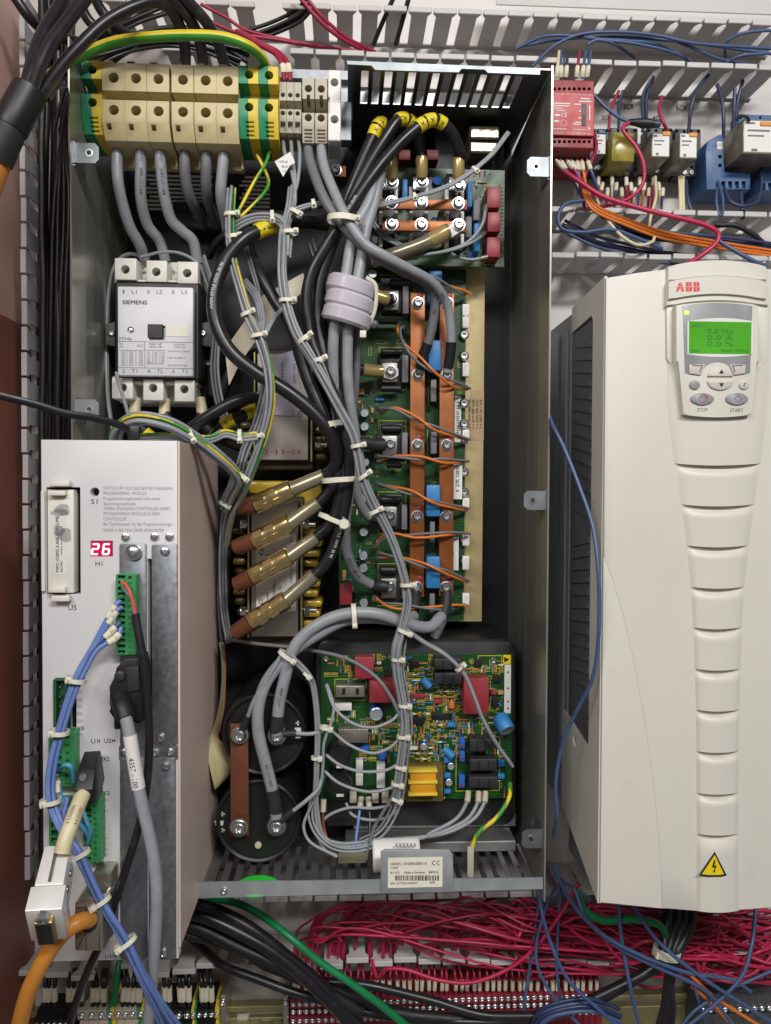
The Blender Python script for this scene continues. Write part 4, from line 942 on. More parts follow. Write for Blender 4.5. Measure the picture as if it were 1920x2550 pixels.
# slim black plug and white cable to the loose metal connector
t = thing('cable_connector', W(230, 1995, CD), 'slim black plug with a cream cable leaning forward', 'connector')
b = B(); A, C_ = W(236, 1905, CD + 6), W(210, 1985, CD + 45); ax = (C_ - A); ex = Vector((1, 0, 0)); ex = (ex - ax.normalized() * ex.dot(ax.normalized())).normalized(); ey = ax.normalized().cross(ex)
def orient_box(b, P, sections):
    """box with rectangular sections: (point, ex, ey, half width, half height)"""
    V = []
    for p, e1, e2, w, h in sections: V += [p - e1 * w - e2 * h, p + e1 * w - e2 * h, p + e1 * w + e2 * h, p - e1 * w + e2 * h]
    F = [(0, 3, 2, 1)]; n = len(sections)
    for j in range(n - 1):
        for k in range(4): k2 = (k + 1) % 4; F.append((j * 4 + k, j * 4 + k2, j * 4 + 4 + k2, j * 4 + 4 + k))
    F.append(tuple((n - 1) * 4 + k for k in range(4)))
    bm = bmesh.new(); vs = [bm.verts.new(v) for v in V]
    for f in F: bm.faces.new([vs[i] for i in f])
    bmesh.ops.recalc_face_normals(bm, faces=bm.faces[:]); bmesh.ops.bevel(bm, geom=bm.edges[:], offset=.0008, segments=2, profile=.5, affect='EDGES'); return b.addbm(bm)
orient_box(b, A, [(A, ex, ey, .0075, .017), (A.lerp(C_, .6), ex, ey, .0078, .017), (C_, ex, ey, .0078, .008)]); b.done('hood', 'plastic_black', t)
b = B(); b.lathe(W(208, 1935, CD + 40), (0, -1, 0.2), [(.004, 0), (.004, .002), (.003, .003)], 14); b.done('clamp_screw', 'steel_dull', t)
Q = path([(212, 1968, CD + 40), (195, 2005, CD + 55), (178, 2050, CD + 70), (163, 2092, CD + 78), (155, 2125, CD + 82)]); b = B(); b.tube(Q, .0068, 16); cb = b.done('cable', 'cream_wire', t)
b = B(); b.wraptext('9800023', Q, .0068, .022, .0032, -.5); b.wraptext('1003234', Q, .0068, .022, .0032, .5); b.done('lettering', 'ink_grey', cb)
t = thing('cable_connector', W(110, 2350, CD + 60), 'loose shiny metal connector with an open gold socket', 'connector')
A, C_ = W(143, 2106, CD + 72), W(108, 2268, CD + 120); ax = (C_ - A).normalized(); ex = Vector((.97, .12, -.05)); ex = (ex - ax * ex.dot(ax)).normalized(); ey = ax.cross(ex)
if ey.y > 0: ey = -ey
b = B(); dn = -ey; N_ = [A, A.lerp(C_, .62), A.lerp(C_, .64), C_]
orient_box(b, A, [(N_[0] + dn * .02, ex, ey, .0105, .020), (N_[1] + dn * .0215, ex, ey, .0115, .0215)]); orient_box(b, A, [(N_[2] + dn * .0225, ex, ey, .0138, .0235), (N_[3] + dn * .0225, ex, ey, .0142, .0235)]); sh = b.done('shell', 'conn_chrome', t)
F0 = C_ + dn * .0225
b = B(); orient_box(b, F0, [(F0 - ax * .003 - ey * .003, ex, ey, .0075, .018), (F0 + ax * .006 - ey * .003, ex, ey, .0070, .0172)]); so = b.done('socket_shell', 'conn_gold', t)
b = B(); orient_box(b, F0, [(F0 + ax * .0056 - ey * .003, ex, ey, .0058, .0155), (F0 + ax * .0064 - ey * .003, ex, ey, .0056, .015)]); b.done('socket_insert', 'plastic_black', so)
b = B(); q = F0 + ey * .0185; b.lathe(q - ax * .002, ax, [(.0052, 0), (.0052, .009), (.003, .009), (.003, .006)], 6); b.done('jack_nut', 'steel', t)
for k in (.25, .5): b = B(); p = A.lerp(C_, k) + dn * .02 + ex * .0115; b.lathe(p, ex, [(.0032, 0), (.003, .001), (.0014, .001)], 12); b.done('screw', 'steel_dull', sh)
b = B(); p0 = A.lerp(C_, .03) + ey * .0012; p1 = A.lerp(C_, .58) + ey * .0012; b.tube([p0, p0.lerp(p1, .5), p1], .0013, 6); b.done('seam', 'steel_dull', sh)
# metal hood of the orange cable
t = thing('cable_connector', W(230, 2373, CD), 'grey metal connector hood with the orange cable', 'connector')
b = B(); b.pprism(rrect(228, 2172, 278, 2340, 8, 3), CD + 22, 22, .003); b.done('back_hood', 'conn_shell', t)
b = B(); b.pprism(rrect(183, 2250, 258, 2372, 8, 3), CD + 50, 46, .004); b.pprism([(200, 2232), (240, 2230), (256, 2254), (188, 2254)], CD + 47, 40, .002); hd = b.done('hood', 'conn_shell', t)
b = B(); b.pbox(213, 2254, 214.5, 2370, CD + 50.3, .5, 0); b.done('seam', 'dark_hole', hd)
b = B(); b.lathe(W(222, 2292, CD + 49), (-.5, -1, 0), [(.0095, 0), (.0095, .004), (.008, .005)], 18); b.done('cable_gland', 'plastic_black', hd)
# ------------------------------------------------------------------ frequency inverter with the green display
DD = 262
dx = W(1500, 1450, DD).x; z0 = W(1600, 2256, DD).z; z1 = W(1590, 682, DD).z
dv = thing('inverter_drive', (W(1785, 1400, DD).x, -.02, z0), 'large cream white inverter drive with a green lit display', 'drive')
xr = W(2075, 1450, DD).x; uc = 1787
def mirror(P): return P + [(2 * uc - u, v) for u, v in reversed(P)]
def zs_(v, d): return W(1450, v, d).z
# grey chassis behind
b = B(); b.box(dx + .001, xr - .001, -.138, -.002, z0 + .05, z1 - .012, .002); b.done('chassis', 'drive_grey', dv)
for (d, w_) in ((30, 3), (88, 2), (122, 3)): b = B(); b.box(dx - .0015, dx + .0008, -(d + w_) * .001, -d * .001, z0 + .06, z1 - .03); b.done('chassis_rib', 'drive_grey' if d != 88 else 'galv', dv)
# body shell: side walls and top
vt, vb = 790, 1858
za, zb_ = W(1478, vt, 234).z, W(1478, vb, 234).z
b = B(); xprism(b, [(143, z1 - .008), (258, z1 - .002), (258, z0 + .002), (120, z0 + .052), (112, zb_ + .01), (150, zb_ + .008), (222, zb_ - .004), (222, za), (216, za + .006), (143, za + .002)], dx, dx + .003)
c = B(); p = W(1441, 1884, 170); c.cyl((dx - .01, p.y, zb_ - .014), (dx + .01, p.y, zb_ - .014), .0075); carve(b, c).done('side_cover', 'drive_side', dv)
b = B(); b.box(dx + .0031, xr, -.257, -.14, z0 + .004, z1 - .004, .002); b.done('body_core', 'drive_dark', dv)
b = B(); b.box(dx + .0005, dx + .003, -.2218, -.1435, zb_ - .003, za); b.done('grille_panel', 'drive_dark', dv)
n = 31
for k in range(n):
    zz = za - .012 - (za - zb_ - .012) * k / n
    if 14 <= k <= 15: continue
    s_ = -.010 if k < 15 else .008
    b = B(); b.add([(dx - .0012, -.219, zz + s_), (dx - .0012, -.158, zz), (dx - .0012, -.158, zz - .006), (dx - .0012, -.219, zz - .006 + s_), (dx + .0006, -.219, zz + s_), (dx + .0006, -.158, zz), (dx + .0006, -.158, zz - .006), (dx + .0006, -.219, zz - .006 + s_)],
                   [(0, 1, 2, 3), (0, 4, 5, 1), (1, 5, 6, 2), (2, 6, 7, 3), (3, 7, 4, 0)]); b.done('grille_slat', 'drive_dark', dv)
# front covers
seamL = [(1503, 1385), (1528, 1450), (1556, 1545), (1580, 1650), (1605, 1790), (1624, 1920), (1637, 2040), (1645, 2150), (1648, 2262)]
topL = [(1509, 691), (1585, 680), (1663, 670)]
b = B(); b.pprism(mirror([(1494, 2250), (1496, 1900), (1502, 1390), (1509, 691), (1585, 680), (1663, 670)]) if 0 else [(1494, 2251), (1509, 691), (1585, 680), (1663, 670), (uc, 668), (2 * uc - 1663, 670), (2065, 691), (2080, 2251), (1926, 2262), (1648, 2262)], DD - .5, 4, .002); b.done('front_cover', 'drive_white', dv)
b = B(); b.pprism([(1503.5, 1385), (1509.5, 692), (1585, 681), (1663, 671), (uc, 669), (2 * uc - 1663, 671), (2062, 692), (2071, 1385)] + [(2 * uc - u, v) for u, v in seamL[1:]] + [(1816, 2267), (uc, 2272), (1735, 2268)] + seamL[::-1][:-1], DD, 2.2, .0012); b.done('front_cover', 'drive_white', dv)
# stepped centre strip
SL = [(905, 1683), (1000, 1690 - 26), (1050, 1667), (1158, 1681), (1260, 1696), (1362, 1710), (1465, 1720), (1566, 1726), (1668, 1730), (1780, 1733), (2080, 1735), (2300, 1734)]
SL[0] = (905, 1661); SL[1] = (1000, 1663)
def su(v):
    for (a, x), (c_, y) in zip(SL, SL[1:]):
        if a <= v <= c_: return x + (y - x) * (v - a) / (c_ - a)
    return SL[-1][1]
VS = [905, 1158, 1260, 1362, 1465, 1566, 1669, 1771, 1874, 1978, 2080, 2268]
for i in range(len(VS) - 1):
    v0, v1 = VS[i] + (5 if i else 0), VS[i + 1] - (4 if i < len(VS) - 2 else 0); b = B(); nu, nv = 24, 12; V = []; F = []
    for j in range(nv + 1):
        v = v0 + (v1 - v0) * j / nv
        for k in range(nu + 1):
            s_ = k / nu; ul = su(v); ur = 2 * uc - ul - (0 if v > 1100 else 0)
            e = min(1, min(s_, 1 - s_) * 14); ev = 1 if i == 0 else min(1, j / nv * 6 + .25)
            dd = DD + (.4 + 4.6 * (1 - (2 * s_ - 1) ** 2) + 1.2) * e * ev if i else DD + .3 + 2.2 * e + 4 * (1 - (2 * s_ - 1) ** 2)
            V.append(W(ul + (ur - ul) * s_, v + 5 * (1 - (2 * s_ - 1) ** 2), dd))
    m = nu + 1; o_ = len(V); V += [Vector((p.x, -(DD - 1) * .001, p.z)) for p in V]
    for j in range(nv):
        for k in range(nu): F.append((j * m + k, (j + 1) * m + k, (j + 1) * m + k + 1, j * m + k + 1))
    for k in range(nu): F += [(k, k + 1, k + 1 + o_, k + o_), (nv * m + k, nv * m + k + o_, nv * m + k + 1 + o_, nv * m + k + 1)]
    for j in range(nv): F += [(j * m, j * m + o_, (j + 1) * m + o_, (j + 1) * m), (j * m + nu, (j + 1) * m + nu, (j + 1) * m + nu + o_, j * m + nu + o_)]
    b.add(V, F); b.done('step_panel', 'drive_white', dv, 40)
# head piece with the logo
def arch(ua, ub_, v_end, rise, n=12): return [(ua + (ub_ - ua) * k / n, v_end - rise * (1 - (2 * k / n - 1) ** 2)) for k in range(n + 1)]
UL, UR = 1664, 2 * uc - 1664
b = B(); b.pprism(arch(UL, UR, 663, 15) + arch(UL, UR, 700, 14)[::-1], DD + 5, 120, .0015); b.done('head_cap', 'drive_white', dv)
b = B(); b.pprism(arch(UL + 1, UR - 1, 701, 14) + arch(UL + 1, UR - 1, 746, 15)[::-1], DD + 9, 12, .001); hd = b.done('head_band', 'drive_white', dv)
b = B(); b.pprism(arch(UL - 4, UR + 4, 748, 15) + arch(UL - 4, UR + 4, 762, 15)[::-1], DD + 6, 8, .001); b.done('head_rim', 'drive_white', dv)
LG = DD + 9.2
b = B(); b.pprism([(1683, 726), (1691, 704), (1698, 704), (1704, 726), (1698, 726), (1696.5, 720), (1690.5, 720), (1688.5, 726)], LG, .2)
for u in (1708, 1727): b.pprism([(u, 702), (u + 12, 702), (u + 15, 705), (u + 15, 711), (u + 13, 714), (u + 16, 717), (u + 16, 723), (u + 13, 726), (u, 726)], LG, .2)
b.done('logo', 'logo_red', hd)
b = B(); b.pbox(1682, 713.6, 1744, 714.6, LG + .2, .1, 0)
for u in (1695, 1715, 1734): b.pbox(u, 701, u + .8, 727, LG + .2, .1, 0)
b.done('logo_gap', 'drive_white', hd)
# recess walls beside the keypad
for s_ in (1, -1):
    f = (lambda u: u) if s_ == 1 else (lambda u: 2 * uc - u)
    b = B(); b.pprism([(f(u), v) for u, v in ((1660, 758), (1690, 752), (1690, 916), (1682, 914), (1668, 905), (1661, 890))], DD + 3, 4, .001); b.done('keypad_cheek', 'drive_white', dv)
# keypad
kp = thing('control_panel', W(uc, 1038, DD), 'keypad with a lit green display on the cream drive', 'keypad')
KD = DD + 12
outl = arch(1684, 2 * uc - 1684, 760, 8) + [(2 * uc - 1684, 900), (2 * uc - 1697, 925), (2 * uc - 1703, 1031)] + arch(2 * uc - 1703, 1703, 1032, -7) + [(1703, 1031), (1697, 925), (1684, 900)]
b = B(); b.pprism(outl, KD, 14, .002); kb = b.done('body', 'drive_white', kp)
b = B(); b.pprism(arch(1700, 2 * uc - 1700, 762, 8) + [(2 * uc - 1706, 929), (2 * uc - 1730, 934), (1828, 934)] + [(uc + 46 * math.cos(a), 944 - 44 * math.sin(a)) for a in [PI * k / 10 for k in range(1, 10)]] + [(1746, 934), (1730, 934), (1706, 929)], KD + .5, 1, .0002); bz = b.done('bezel', 'panel_grey', kp)
b = B(); b.pprism(arch(1712, 1875, 800, 8) + arch(1875, 1712, 882, -7), KD + .8, .4); b.done('screen_frame', 'label_white', bz)
b = B(); b.pbox(1716, 801, 1871, 881, KD + 1.1, .4, 0); lc_ = b.done('screen', 'lcd', kp)
b = B()
for i, ch in enumerate(('0.0 Hz', '0.0 A', '0.0 %')): b.text(ch, 1761, 818 + i * 16, 1826, 831 + i * 16, KD + 1.2)
b.text('LOC', 1724, 806, 1752, 813, KD + 1.2); b.text('DIR', 1722, 870, 1742, 877, KD + 1.2); b.text('00:00  MENU', 1795, 870, 1865, 877, KD + 1.2); b.done('lettering', 'lcd_ink', lc_)
b = B(); b.pbox(1704, 774, 1716, 783, KD + 1.4, 1, .0004); b.done('status_lamp', 'lamp_green', kp)
def key(nm, P, mat, h=2.2):
    b = B(); b.pprism(P, KD + h, h + .5, .0008); return b.done(nm, mat, kp)
for f in ((lambda u: u), (lambda u: 2 * uc - u)):
    k = key('soft_key', [(f(u), v) for u, v in ((1716, 908), (1757, 907), (1745, 934), (1717, 930))], 'btn_light'); b = B(); b.pprism([(f(u), v) for u, v in ((1724, 909), (1751, 909), (1744, 927), (1742, 926), (1747, 911.5), (1724, 911.5))], KD + 2.5, .2); b.done('symbol', 'ink_grey', k)
up = [(1763, 937)] + [(1794.5 - 31.5 * math.cos(a), 937 - 22 * math.sin(a)) for a in [PI * k / 12 for k in range(1, 12)]] + [(1826, 937)]
k = key('arrow_key', up, 'btn_light'); b = B(); b.pprism([(1791, 930), (1797, 920), (1803, 930)], KD + 2.5, .2); b.done('symbol', 'ink', k)
k = key('arrow_key', [(u, 1886 - v) for u, v in up], 'btn_light'); b = B(); b.pprism([(1791, 954), (1797, 964), (1803, 954)], KD + 2.5, .2); b.done('symbol', 'ink', k)
def ell(u, v, a, c_, n=20): return [(u + a * math.cos(2 * PI * k / n), v + c_ * math.sin(2 * PI * k / n)) for k in range(n)]
key('round_key', ell(1731, 958, 13, 11), 'btn_grey'); k = key('round_key', ell(1854, 958, 12, 11), 'btn_light'); b = B(); b.text('?', 1851, 953, 1858, 963, KD + 2.3); b.done('symbol', 'ink_grey', k)
k = key('stop_key', ell(1750, 993, 29, 14.5), 'btn_grey'); b = B()
for i in range(20):
    a0, a1 = 2 * PI * i / 20, 2 * PI * (i + 1) / 20; b.pprism([(1752 + 11 * math.cos(a0), 993 + 11 * math.sin(a0)), (1752 + 11 * math.cos(a1), 993 + 11 * math.sin(a1)), (1752 + 9.8 * math.cos(a1), 993 + 9.8 * math.sin(a1)), (1752 + 9.8 * math.cos(a0), 993 + 9.8 * math.sin(a0))], KD + 2.5, .2)
for P in (((1745, 988), (1759, 988)), ((1745, 988), (1752, 1001)), ((1759, 988), (1752, 1001))): (ua, va), (ub_, vb_) = P; b.pprism([(ua, va - .7), (ub_, vb_ - .7), (ub_ + .6, vb_ + .7), (ua + .6, va + .7)], KD + 2.5, .2)
b.done('symbol', 'ink_red', k)
k = key('start_key', ell(1836, 993, 28, 14.5), 'btn_grey'); b = B()
for P in (((1829, 993), (1838, 984)), ((1838, 984), (1847, 993)), ((1847, 993), (1838, 1002)), ((1838, 1002), (1829, 993))): (ua, va), (ub_, vb_) = P; b.pprism([(ua, va - .7), (ub_, vb_ - .7), (ub_ + .6, vb_ + .7), (ua + .6, va + .7)], KD + 2.5, .2)
b.done('symbol', 'ink_grey', k)
b = B(); b.text('STOP', 1736, 1016, 1762, 1025, KD); b.text('START', 1818, 1017, 1850, 1026, KD); b.done('lettering', 'ink_grey', kb)
# warning sign on the lowest panel
b = B(); b.pprism([(1780, 2121), (1810, 2180), (1795, 2184), (1765, 2184), (1741, 2180)], DD + 6.4, .3); ws = b.done('warning_sign', 'ink', dv)
b = B(); b.pprism([(1780, 2129), (1803, 2177), (1790, 2179), (1766, 2179), (1748, 2177)], DD + 6.7, .2); sg_ = b.done('sign_field', 'warn_yellow', ws)
b = B(); b.pprism([(1778, 2143), (1782, 2142), (1779, 2156), (1785, 2155), (1780, 2169), (1782, 2168), (1778, 2174), (1776, 2168), (1778, 2168), (1780, 2160), (1773, 2161)], DD + 7, .2); b.done('flash_symbol', 'ink', sg_)
# ------------------------------------------------------------------ relays beside the enclosure
t = thing('safety_relay', W(1430, 390, 20), 'red safety relay module with two rows of black terminal holes', 'relay')
b = B(); b.pbox(1374, 198, 1480, 370, 108, 90, .0015); b.pbox(1374, 372, 1478, 400, 80, 62, .001); c = B()
for i in range(8):
    for v in (217, 349): p = W(1383 + i * 12.4, v, 112); c.cyl((p.x, -.13, p.z), (p.x, -.1, p.z), .0021)
for k in range(9): c.pbox(1378 + k * 11, 376, 1383 + k * 11, 402, 84, 8, 0)
bd = carve(b, c).done('body', 'safety_red_dark', t)
b = B(); b.pbox(1374, 230, 1480, 338, 112, 5, .0008); f = b.done('front_plate', 'safety_red', t)
b = B(); b.pbox(1449, 258, 1460, 313, 112.6, .6, .0002); w_ = b.done('indicator_window', 'plastic_dark', f)
b = B(); D = 112
for k, s_ in enumerate(('S12', 'S22', 'Y1', 'Y1', '13', '23', '33')): b.text(s_, 1383 + k * 13.5, 231.5 + k * .5, 1391 + k * 13.5, 236 + k * .5, D)
for k, s_ in enumerate(('S14', 'S24', 'Y2', 'A2', '14', '24', '34')): b.text(s_, 1381 + k * 13.5, 328 + k * .5, 1390 + k * 13.5, 333 + k * .5, D)
b.text('CE', 1397, 281, 1412, 292, D)
for r in ((1380, 256, 1420, 259), (1380, 262, 1418, 264.5), (1380, 268, 1400, 270), (1386, 274, 1408, 276), (1382, 284, 1394, 289), (1446, 244, 1468, 247), (1441, 251, 1472, 254), (1430, 258, 1447, 261), (1442, 275, 1447, 278), (1440, 292, 1447, 295), (1431, 303, 1447, 305.5), (1426, 308, 1447, 310.5), (1380, 299, 1392, 304), (1380, 320, 1412, 322), (1428, 322, 1460, 323.5), (1467, 262, 1470, 298)): b.pbox(*r, D + .3, .1, 0)
b.pprism([(1470, 311), (1463, 320), (1467, 321), (1464, 330), (1471, 319), (1467, 318)], D + .3, .1)
for k in range(18): a0, a1 = 2 * PI * k / 18, 2 * PI * (k + 1) / 18; b.pprism([(1404 + 8 * math.cos(a0), 306 + 8 * math.sin(a0)), (1404 + 8 * math.cos(a1), 306 + 8 * math.sin(a1)), (1404 + 7 * math.cos(a1), 306 + 7 * math.sin(a1)), (1404 + 7 * math.cos(a0), 306 + 7 * math.sin(a0))], D + .3, .1)
b.done('lettering', 'ink_white', f)
# rail
b = B(); x0, x1 = W(1376, 420, 6).x, W(1990, 420, 6).x; z = W(1640, 418, 6).z
b.box(x0, x1, -.0035, -.0005, z - .010, z + .010); b.box(x0, x1, -.011, -.0036, z + .0105, z + .0175, .0005); b.box(x0, x1, -.011, -.0036, z - .0175, z - .0105, .0005); b.done('mounting_rail', 'rail_yellow', None, label='yellow passivated mounting rail holding the relays', cat='rail')
b = B()
for s_, r in (('3CR', (1553, 259, 1579, 272)), ('5CR', (1684, 262, 1711, 275)), ('4CR', (1625, 288, 1650, 299)), ('2CR', (1498, 287, 1520, 298))): b.text(s_, *r, 1)
b.done('lettering', 'ink', bpy.data.objects['mounting_plate'])
def relay(label, u0, v0, u1, v1, d, depth, shell, lab, tab, sock='plastic_dark', base=None):
    t = thing('plug_in_relay', W((u0 + u1) / 2, v1 + 40, 12), label, 'relay', 'plug in relays on the rail')
    b = B(); b.pbox(u0, v0, u1, v1, d, depth, .0015, 2); b.done('case', shell, t)
    x0, x1, zz0, zz1 = rect(u0 + 2, v0 + 3, u1 - 2, v1 - 3, d - 6); b = B(); b.box(x0 + .002, x1 - .002, -(d - 8) * .001, -(d - depth + 2) * .001, zz0 + .003, zz1 - .003); b.done('coil', 'copper_dull', t)
    if lab: 
        b = B(); b.pbox(*lab, d + .4, .8, .0005); l = b.done('label_plate', 'label_white', t)
        w_, h = lab[2] - lab[0], lab[3] - lab[1]; b = B()
        b.pbox(lab[0] + w_ * .1, lab[1] + h * .28, lab[0] + w_ * .7, lab[1] + h * .33, d + .9, .1, 0); b.pbox(lab[0] + 3, lab[1] + 3, lab[0] + w_ * .3, lab[1] + 7, d + .9, .1, 0); b.pbox(lab[0] + w_ * .1, lab[1] + h * .45, lab[0] + w_ * .55, lab[1] + h * .49, d + .9, .1, 0); b.pbox(lab[0] + w_ * .2, lab[3] - 9, lab[0] + w_ * .36, lab[3] - 3, d + .9, .1, 0); b.done('lettering', 'ink_grey', l)
    if tab: b = B(); b.pbox(*tab, d + 1.5, 5, .001); b.done('test_tab', 'relay_orange' if base is None else base, t)
    so = B(); so.pbox(u0 - 12, v0 - 12, u1 + 8, v1 + 44, d - depth, d - depth - 11, .001); c = B()
    n = 4
    for k in range(n):
        u = u0 - 6 + (u1 - u0 + 8) * k / (n - 1)
        for v in (v1 + 20, v0 - 5): p = W(u, v, d - depth); c.cyl((p.x, p.y - .01, p.z), (p.x, p.y + .006, p.z), .002)
    s2 = carve(so, c).done('socket', sock, t)
    for k in range(n):
        u = u0 - 6 + (u1 - u0 + 8) * k / (n - 1); inst('screw', SLOT, W(u, v1 + 34, d - depth), s2, rot=(0, rnd(0, 3), 0), scale=(.75, 1, .75))
    return t
relay('slim relay next to the red safety relay', 1485, 332, 1508, 384, 78, 42, 'relay_smoke', (1486, 334, 1508, 383), (1490, 322, 1510, 333), base='relay_blue')
relay('yellowed clear relay without a label', 1524, 330, 1580, 402, 78, 46, 'relay_yellow', None, None)
relay('small relay with orange tab and white label nearer the yellowed relay', 1622, 330, 1668, 392, 88, 54, 'relay_smoke', (1625, 333, 1667, 389), (1650, 326, 1671, 338))
relay('small relay with orange tab and white label nearer the blue socket', 1692, 332, 1737, 396, 88, 54, 'relay_smoke', (1694, 333, 1735, 392), (1717, 329, 1738, 341))
relay('large relay with smoky case in a blue socket', 1850, 298, 1990, 384, 96, 62, 'relay_smoke', (1853, 301, 1945, 379), (1893, 303, 1990, 315), 'relay_blue')
t = thing('relay_socket', W(1800, 470, 12), 'blue relay socket with an empty terminal column', 'relay socket')
b = B(); b.pprism([(1762, 352), (1790, 335), (1800, 335), (1802, 430), (1870, 432), (1868, 472), (1760, 472), (1757, 380)], 62, 50, .001); c = B()
for v in (390, 412): p = W(1793, v, 62); c.cyl((p.x, -.07, p.z), (p.x, -.055, p.z), .0026)
for k in range(4): c.pbox(1800 + k * 17, 448, 1810 + k * 17, 466, 66, 10, 0)
carve(b, c).done('body', 'relay_blue', t); comp('marker_tag', 1786, 352, 1800, 372, 63, 2, 'label_white', t)
t = thing('relay_socket', W(1915, 475, 12), 'blue relay socket cut off by the picture edge', 'relay socket'); b = B(); b.pbox(1896, 392, 1990, 476, 58, 46, .001); c = B()
for k in range(4): c.pbox(1900 + k * 17, 452, 1910 + k * 17, 470, 62, 10, 0)
carve(b, c).done('body', 'relay_blue', t)
t = thing('splice_connector', W(1600, 310, 95), 'dark blue cable splice hanging on the red wire', 'splice')
b = B(); A, C_ = W(1563, 303, 100), W(1630, 309, 104); L = (C_ - A).length; b.lathe(A, C_ - A, [(.002, 0), (.0035, .003), (.0045, L * .3), (.0062, L * .55), (.0058, L * .8), (.0048, L)], 16); b.done('sleeve', 'plastic_black', t)
b = B(); b.lathe(C_, C_ - A, [(.0046, 0), (.0046, .006), (.003, .007)], 14); b.done('end_cap', 'blue_dark', t)
# ------------------------------------------------------------------ terminal strips along the bottom
FM = {}
def strip_terminal(u0, u1, v0, d, mats, label, group, screws):
    """one rail terminal of the bottom row, seen from above"""
    key_ = (round((u1 - u0) * 4), v0, d, mats)
    x0, x1 = W(u0, v0, d).x + .00015, W(u1, v0, d).x - .00015
    if key_ not in FM:
        w_ = x1 - x0; zt = W(900, v0, d).z; zr = 0
        b = B(); prof = [(12, .004), (d - 10, .004), (d - 10, 0), (d, -.002), (d, -.014), (d - 8, -.016), (d - 8, -.024), (d, -.026), (d, -.06), (12, -.06)]
        for i, m in enumerate(mats): b.mi = i; xprism(b, prof, -w_ / 2 + w_ * i / len(mats), -w_ / 2 + w_ * (i + 1) / len(mats) - (.0001 if len(mats) > 1 else 0))
        FM[key_] = (b.mesh('terminal', list(mats)), zt)
    me, zt = FM[key_]
    o = inst('rail_terminal', me, ((x0 + x1) / 2, 0, zt), None, label=label, cat='terminal', group=group)
    s_ = min(1.1, (x1 - x0) / .009)
    for dz in screws: inst('screw', PAN, ((x0 + x1) / 2, -(d + .1) * .001, zt + dz), o, scale=(s_, s_, s_))
def strip(u0, u1, n, v0, d, mats, label, group, screws=(-.008, -.032)):
    w_ = (u1 - u0) / n
    for k in range(n): strip_terminal(u0 + k * w_, u0 + (k + 1) * w_, v0, d, mats, label if n == 1 else label.replace('rail terminal', 'rail terminal, %s from the left,' % ordinal(k + 1)), group, screws)
def ordinal(n):
    o = 'zeroth first second third fourth fifth sixth seventh eighth ninth tenth eleventh twelfth thirteenth fourteenth fifteenth sixteenth seventeenth eighteenth nineteenth twentieth'.split()
    if n <= 20: return o[n]
    t = {2: 'twenty', 3: 'thirty', 4: 'forty'}[n // 10]
    return t + '-' + o[n % 10] if n % 10 else {3: 'thirtieth', 4: 'fortieth'}[n // 10]
strip(84, 186, 7, 2513, 56, ('plastic_black',), 'black rail terminal under the orange cable', 'black rail terminals by the orange cable')
strip(193, 265, 3, 2492, 66, ('grey_term',), 'grey rail terminal beside the thin black cable', 'grey rail terminals by the black cable')
strip(265, 285, 1, 2492, 66, ('term_green', 'term_yellow'), 'green and yellow rail terminal between two groups of grey ones', 'bottom earth terminals')
strip(286, 340, 3, 2492, 66, ('grey_term',), 'grey rail terminal under the blue wires', 'grey rail terminals under the blue wires')
strip(340, 362, 1, 2492, 66, ('term_green', 'term_yellow'), 'green and yellow rail terminal beside the grey cable', 'bottom earth terminals')
strip(395, 476, 4, 2500, 60, ('plastic_black',), 'black rail terminal between the blue wires and the yellow one', 'black rail terminals by the blue wires')
strip(476, 488, 1, 2498, 61, ('term_yellow', 'term_green'), 'thin green and yellow rail terminal among the black ones', 'bottom earth terminals')
strip(488, 535, 3, 2500, 60, ('plastic_black',), 'black rail terminal next to the bare yellow rail', 'black rail terminals by the bare rail')
strip(535, 546, 1, 2498, 60, ('term_yellow',), 'yellow end terminal next to the bare rail', 'bottom earth terminals')
strip(722, 1500, 48, 2480, 58, ('terminal_red',), 'dark red rail terminal in the long bottom row', 'dark red rail terminals', (-.008, -.018, -.03))
strip(1740, 1960, 12, 2520, 52, ('plastic_grey',), 'grey rail terminal under the tangled blue wires', 'grey rail terminals in the corner', (-.01,))
for u, lb__ in ((548, 'metal end stop between black terminals and bare rail'), (704, 'metal end stop between bare rail and red terminals')):
    b = B(); b.pbox(u, 2480, u + 14, 2600, 60, 50, .001); t = b.done('end_stop', 'conn_shell', None, label=lb__, cat='end stop'); inst('screw', PAN, W(u + 7, 2496, 60.2), t)
b = B(); b.pbox(50, 2524, 1960, 2620, 10, 9, .0005); c = B()
for k in range(24): c.pprism(rrect(585 + (k - 8) * 57, 2540, 625 + (k - 8) * 57, 2557, 8, 3), 14, 20)
b = carve(b, c); b.pbox(50, 2496, 1960, 2508, 16, 15, .0005); b.done('mounting_rail', 'rail_yellow', None, label='yellow passivated rail along the bottom, bare in the middle', cat='rail')
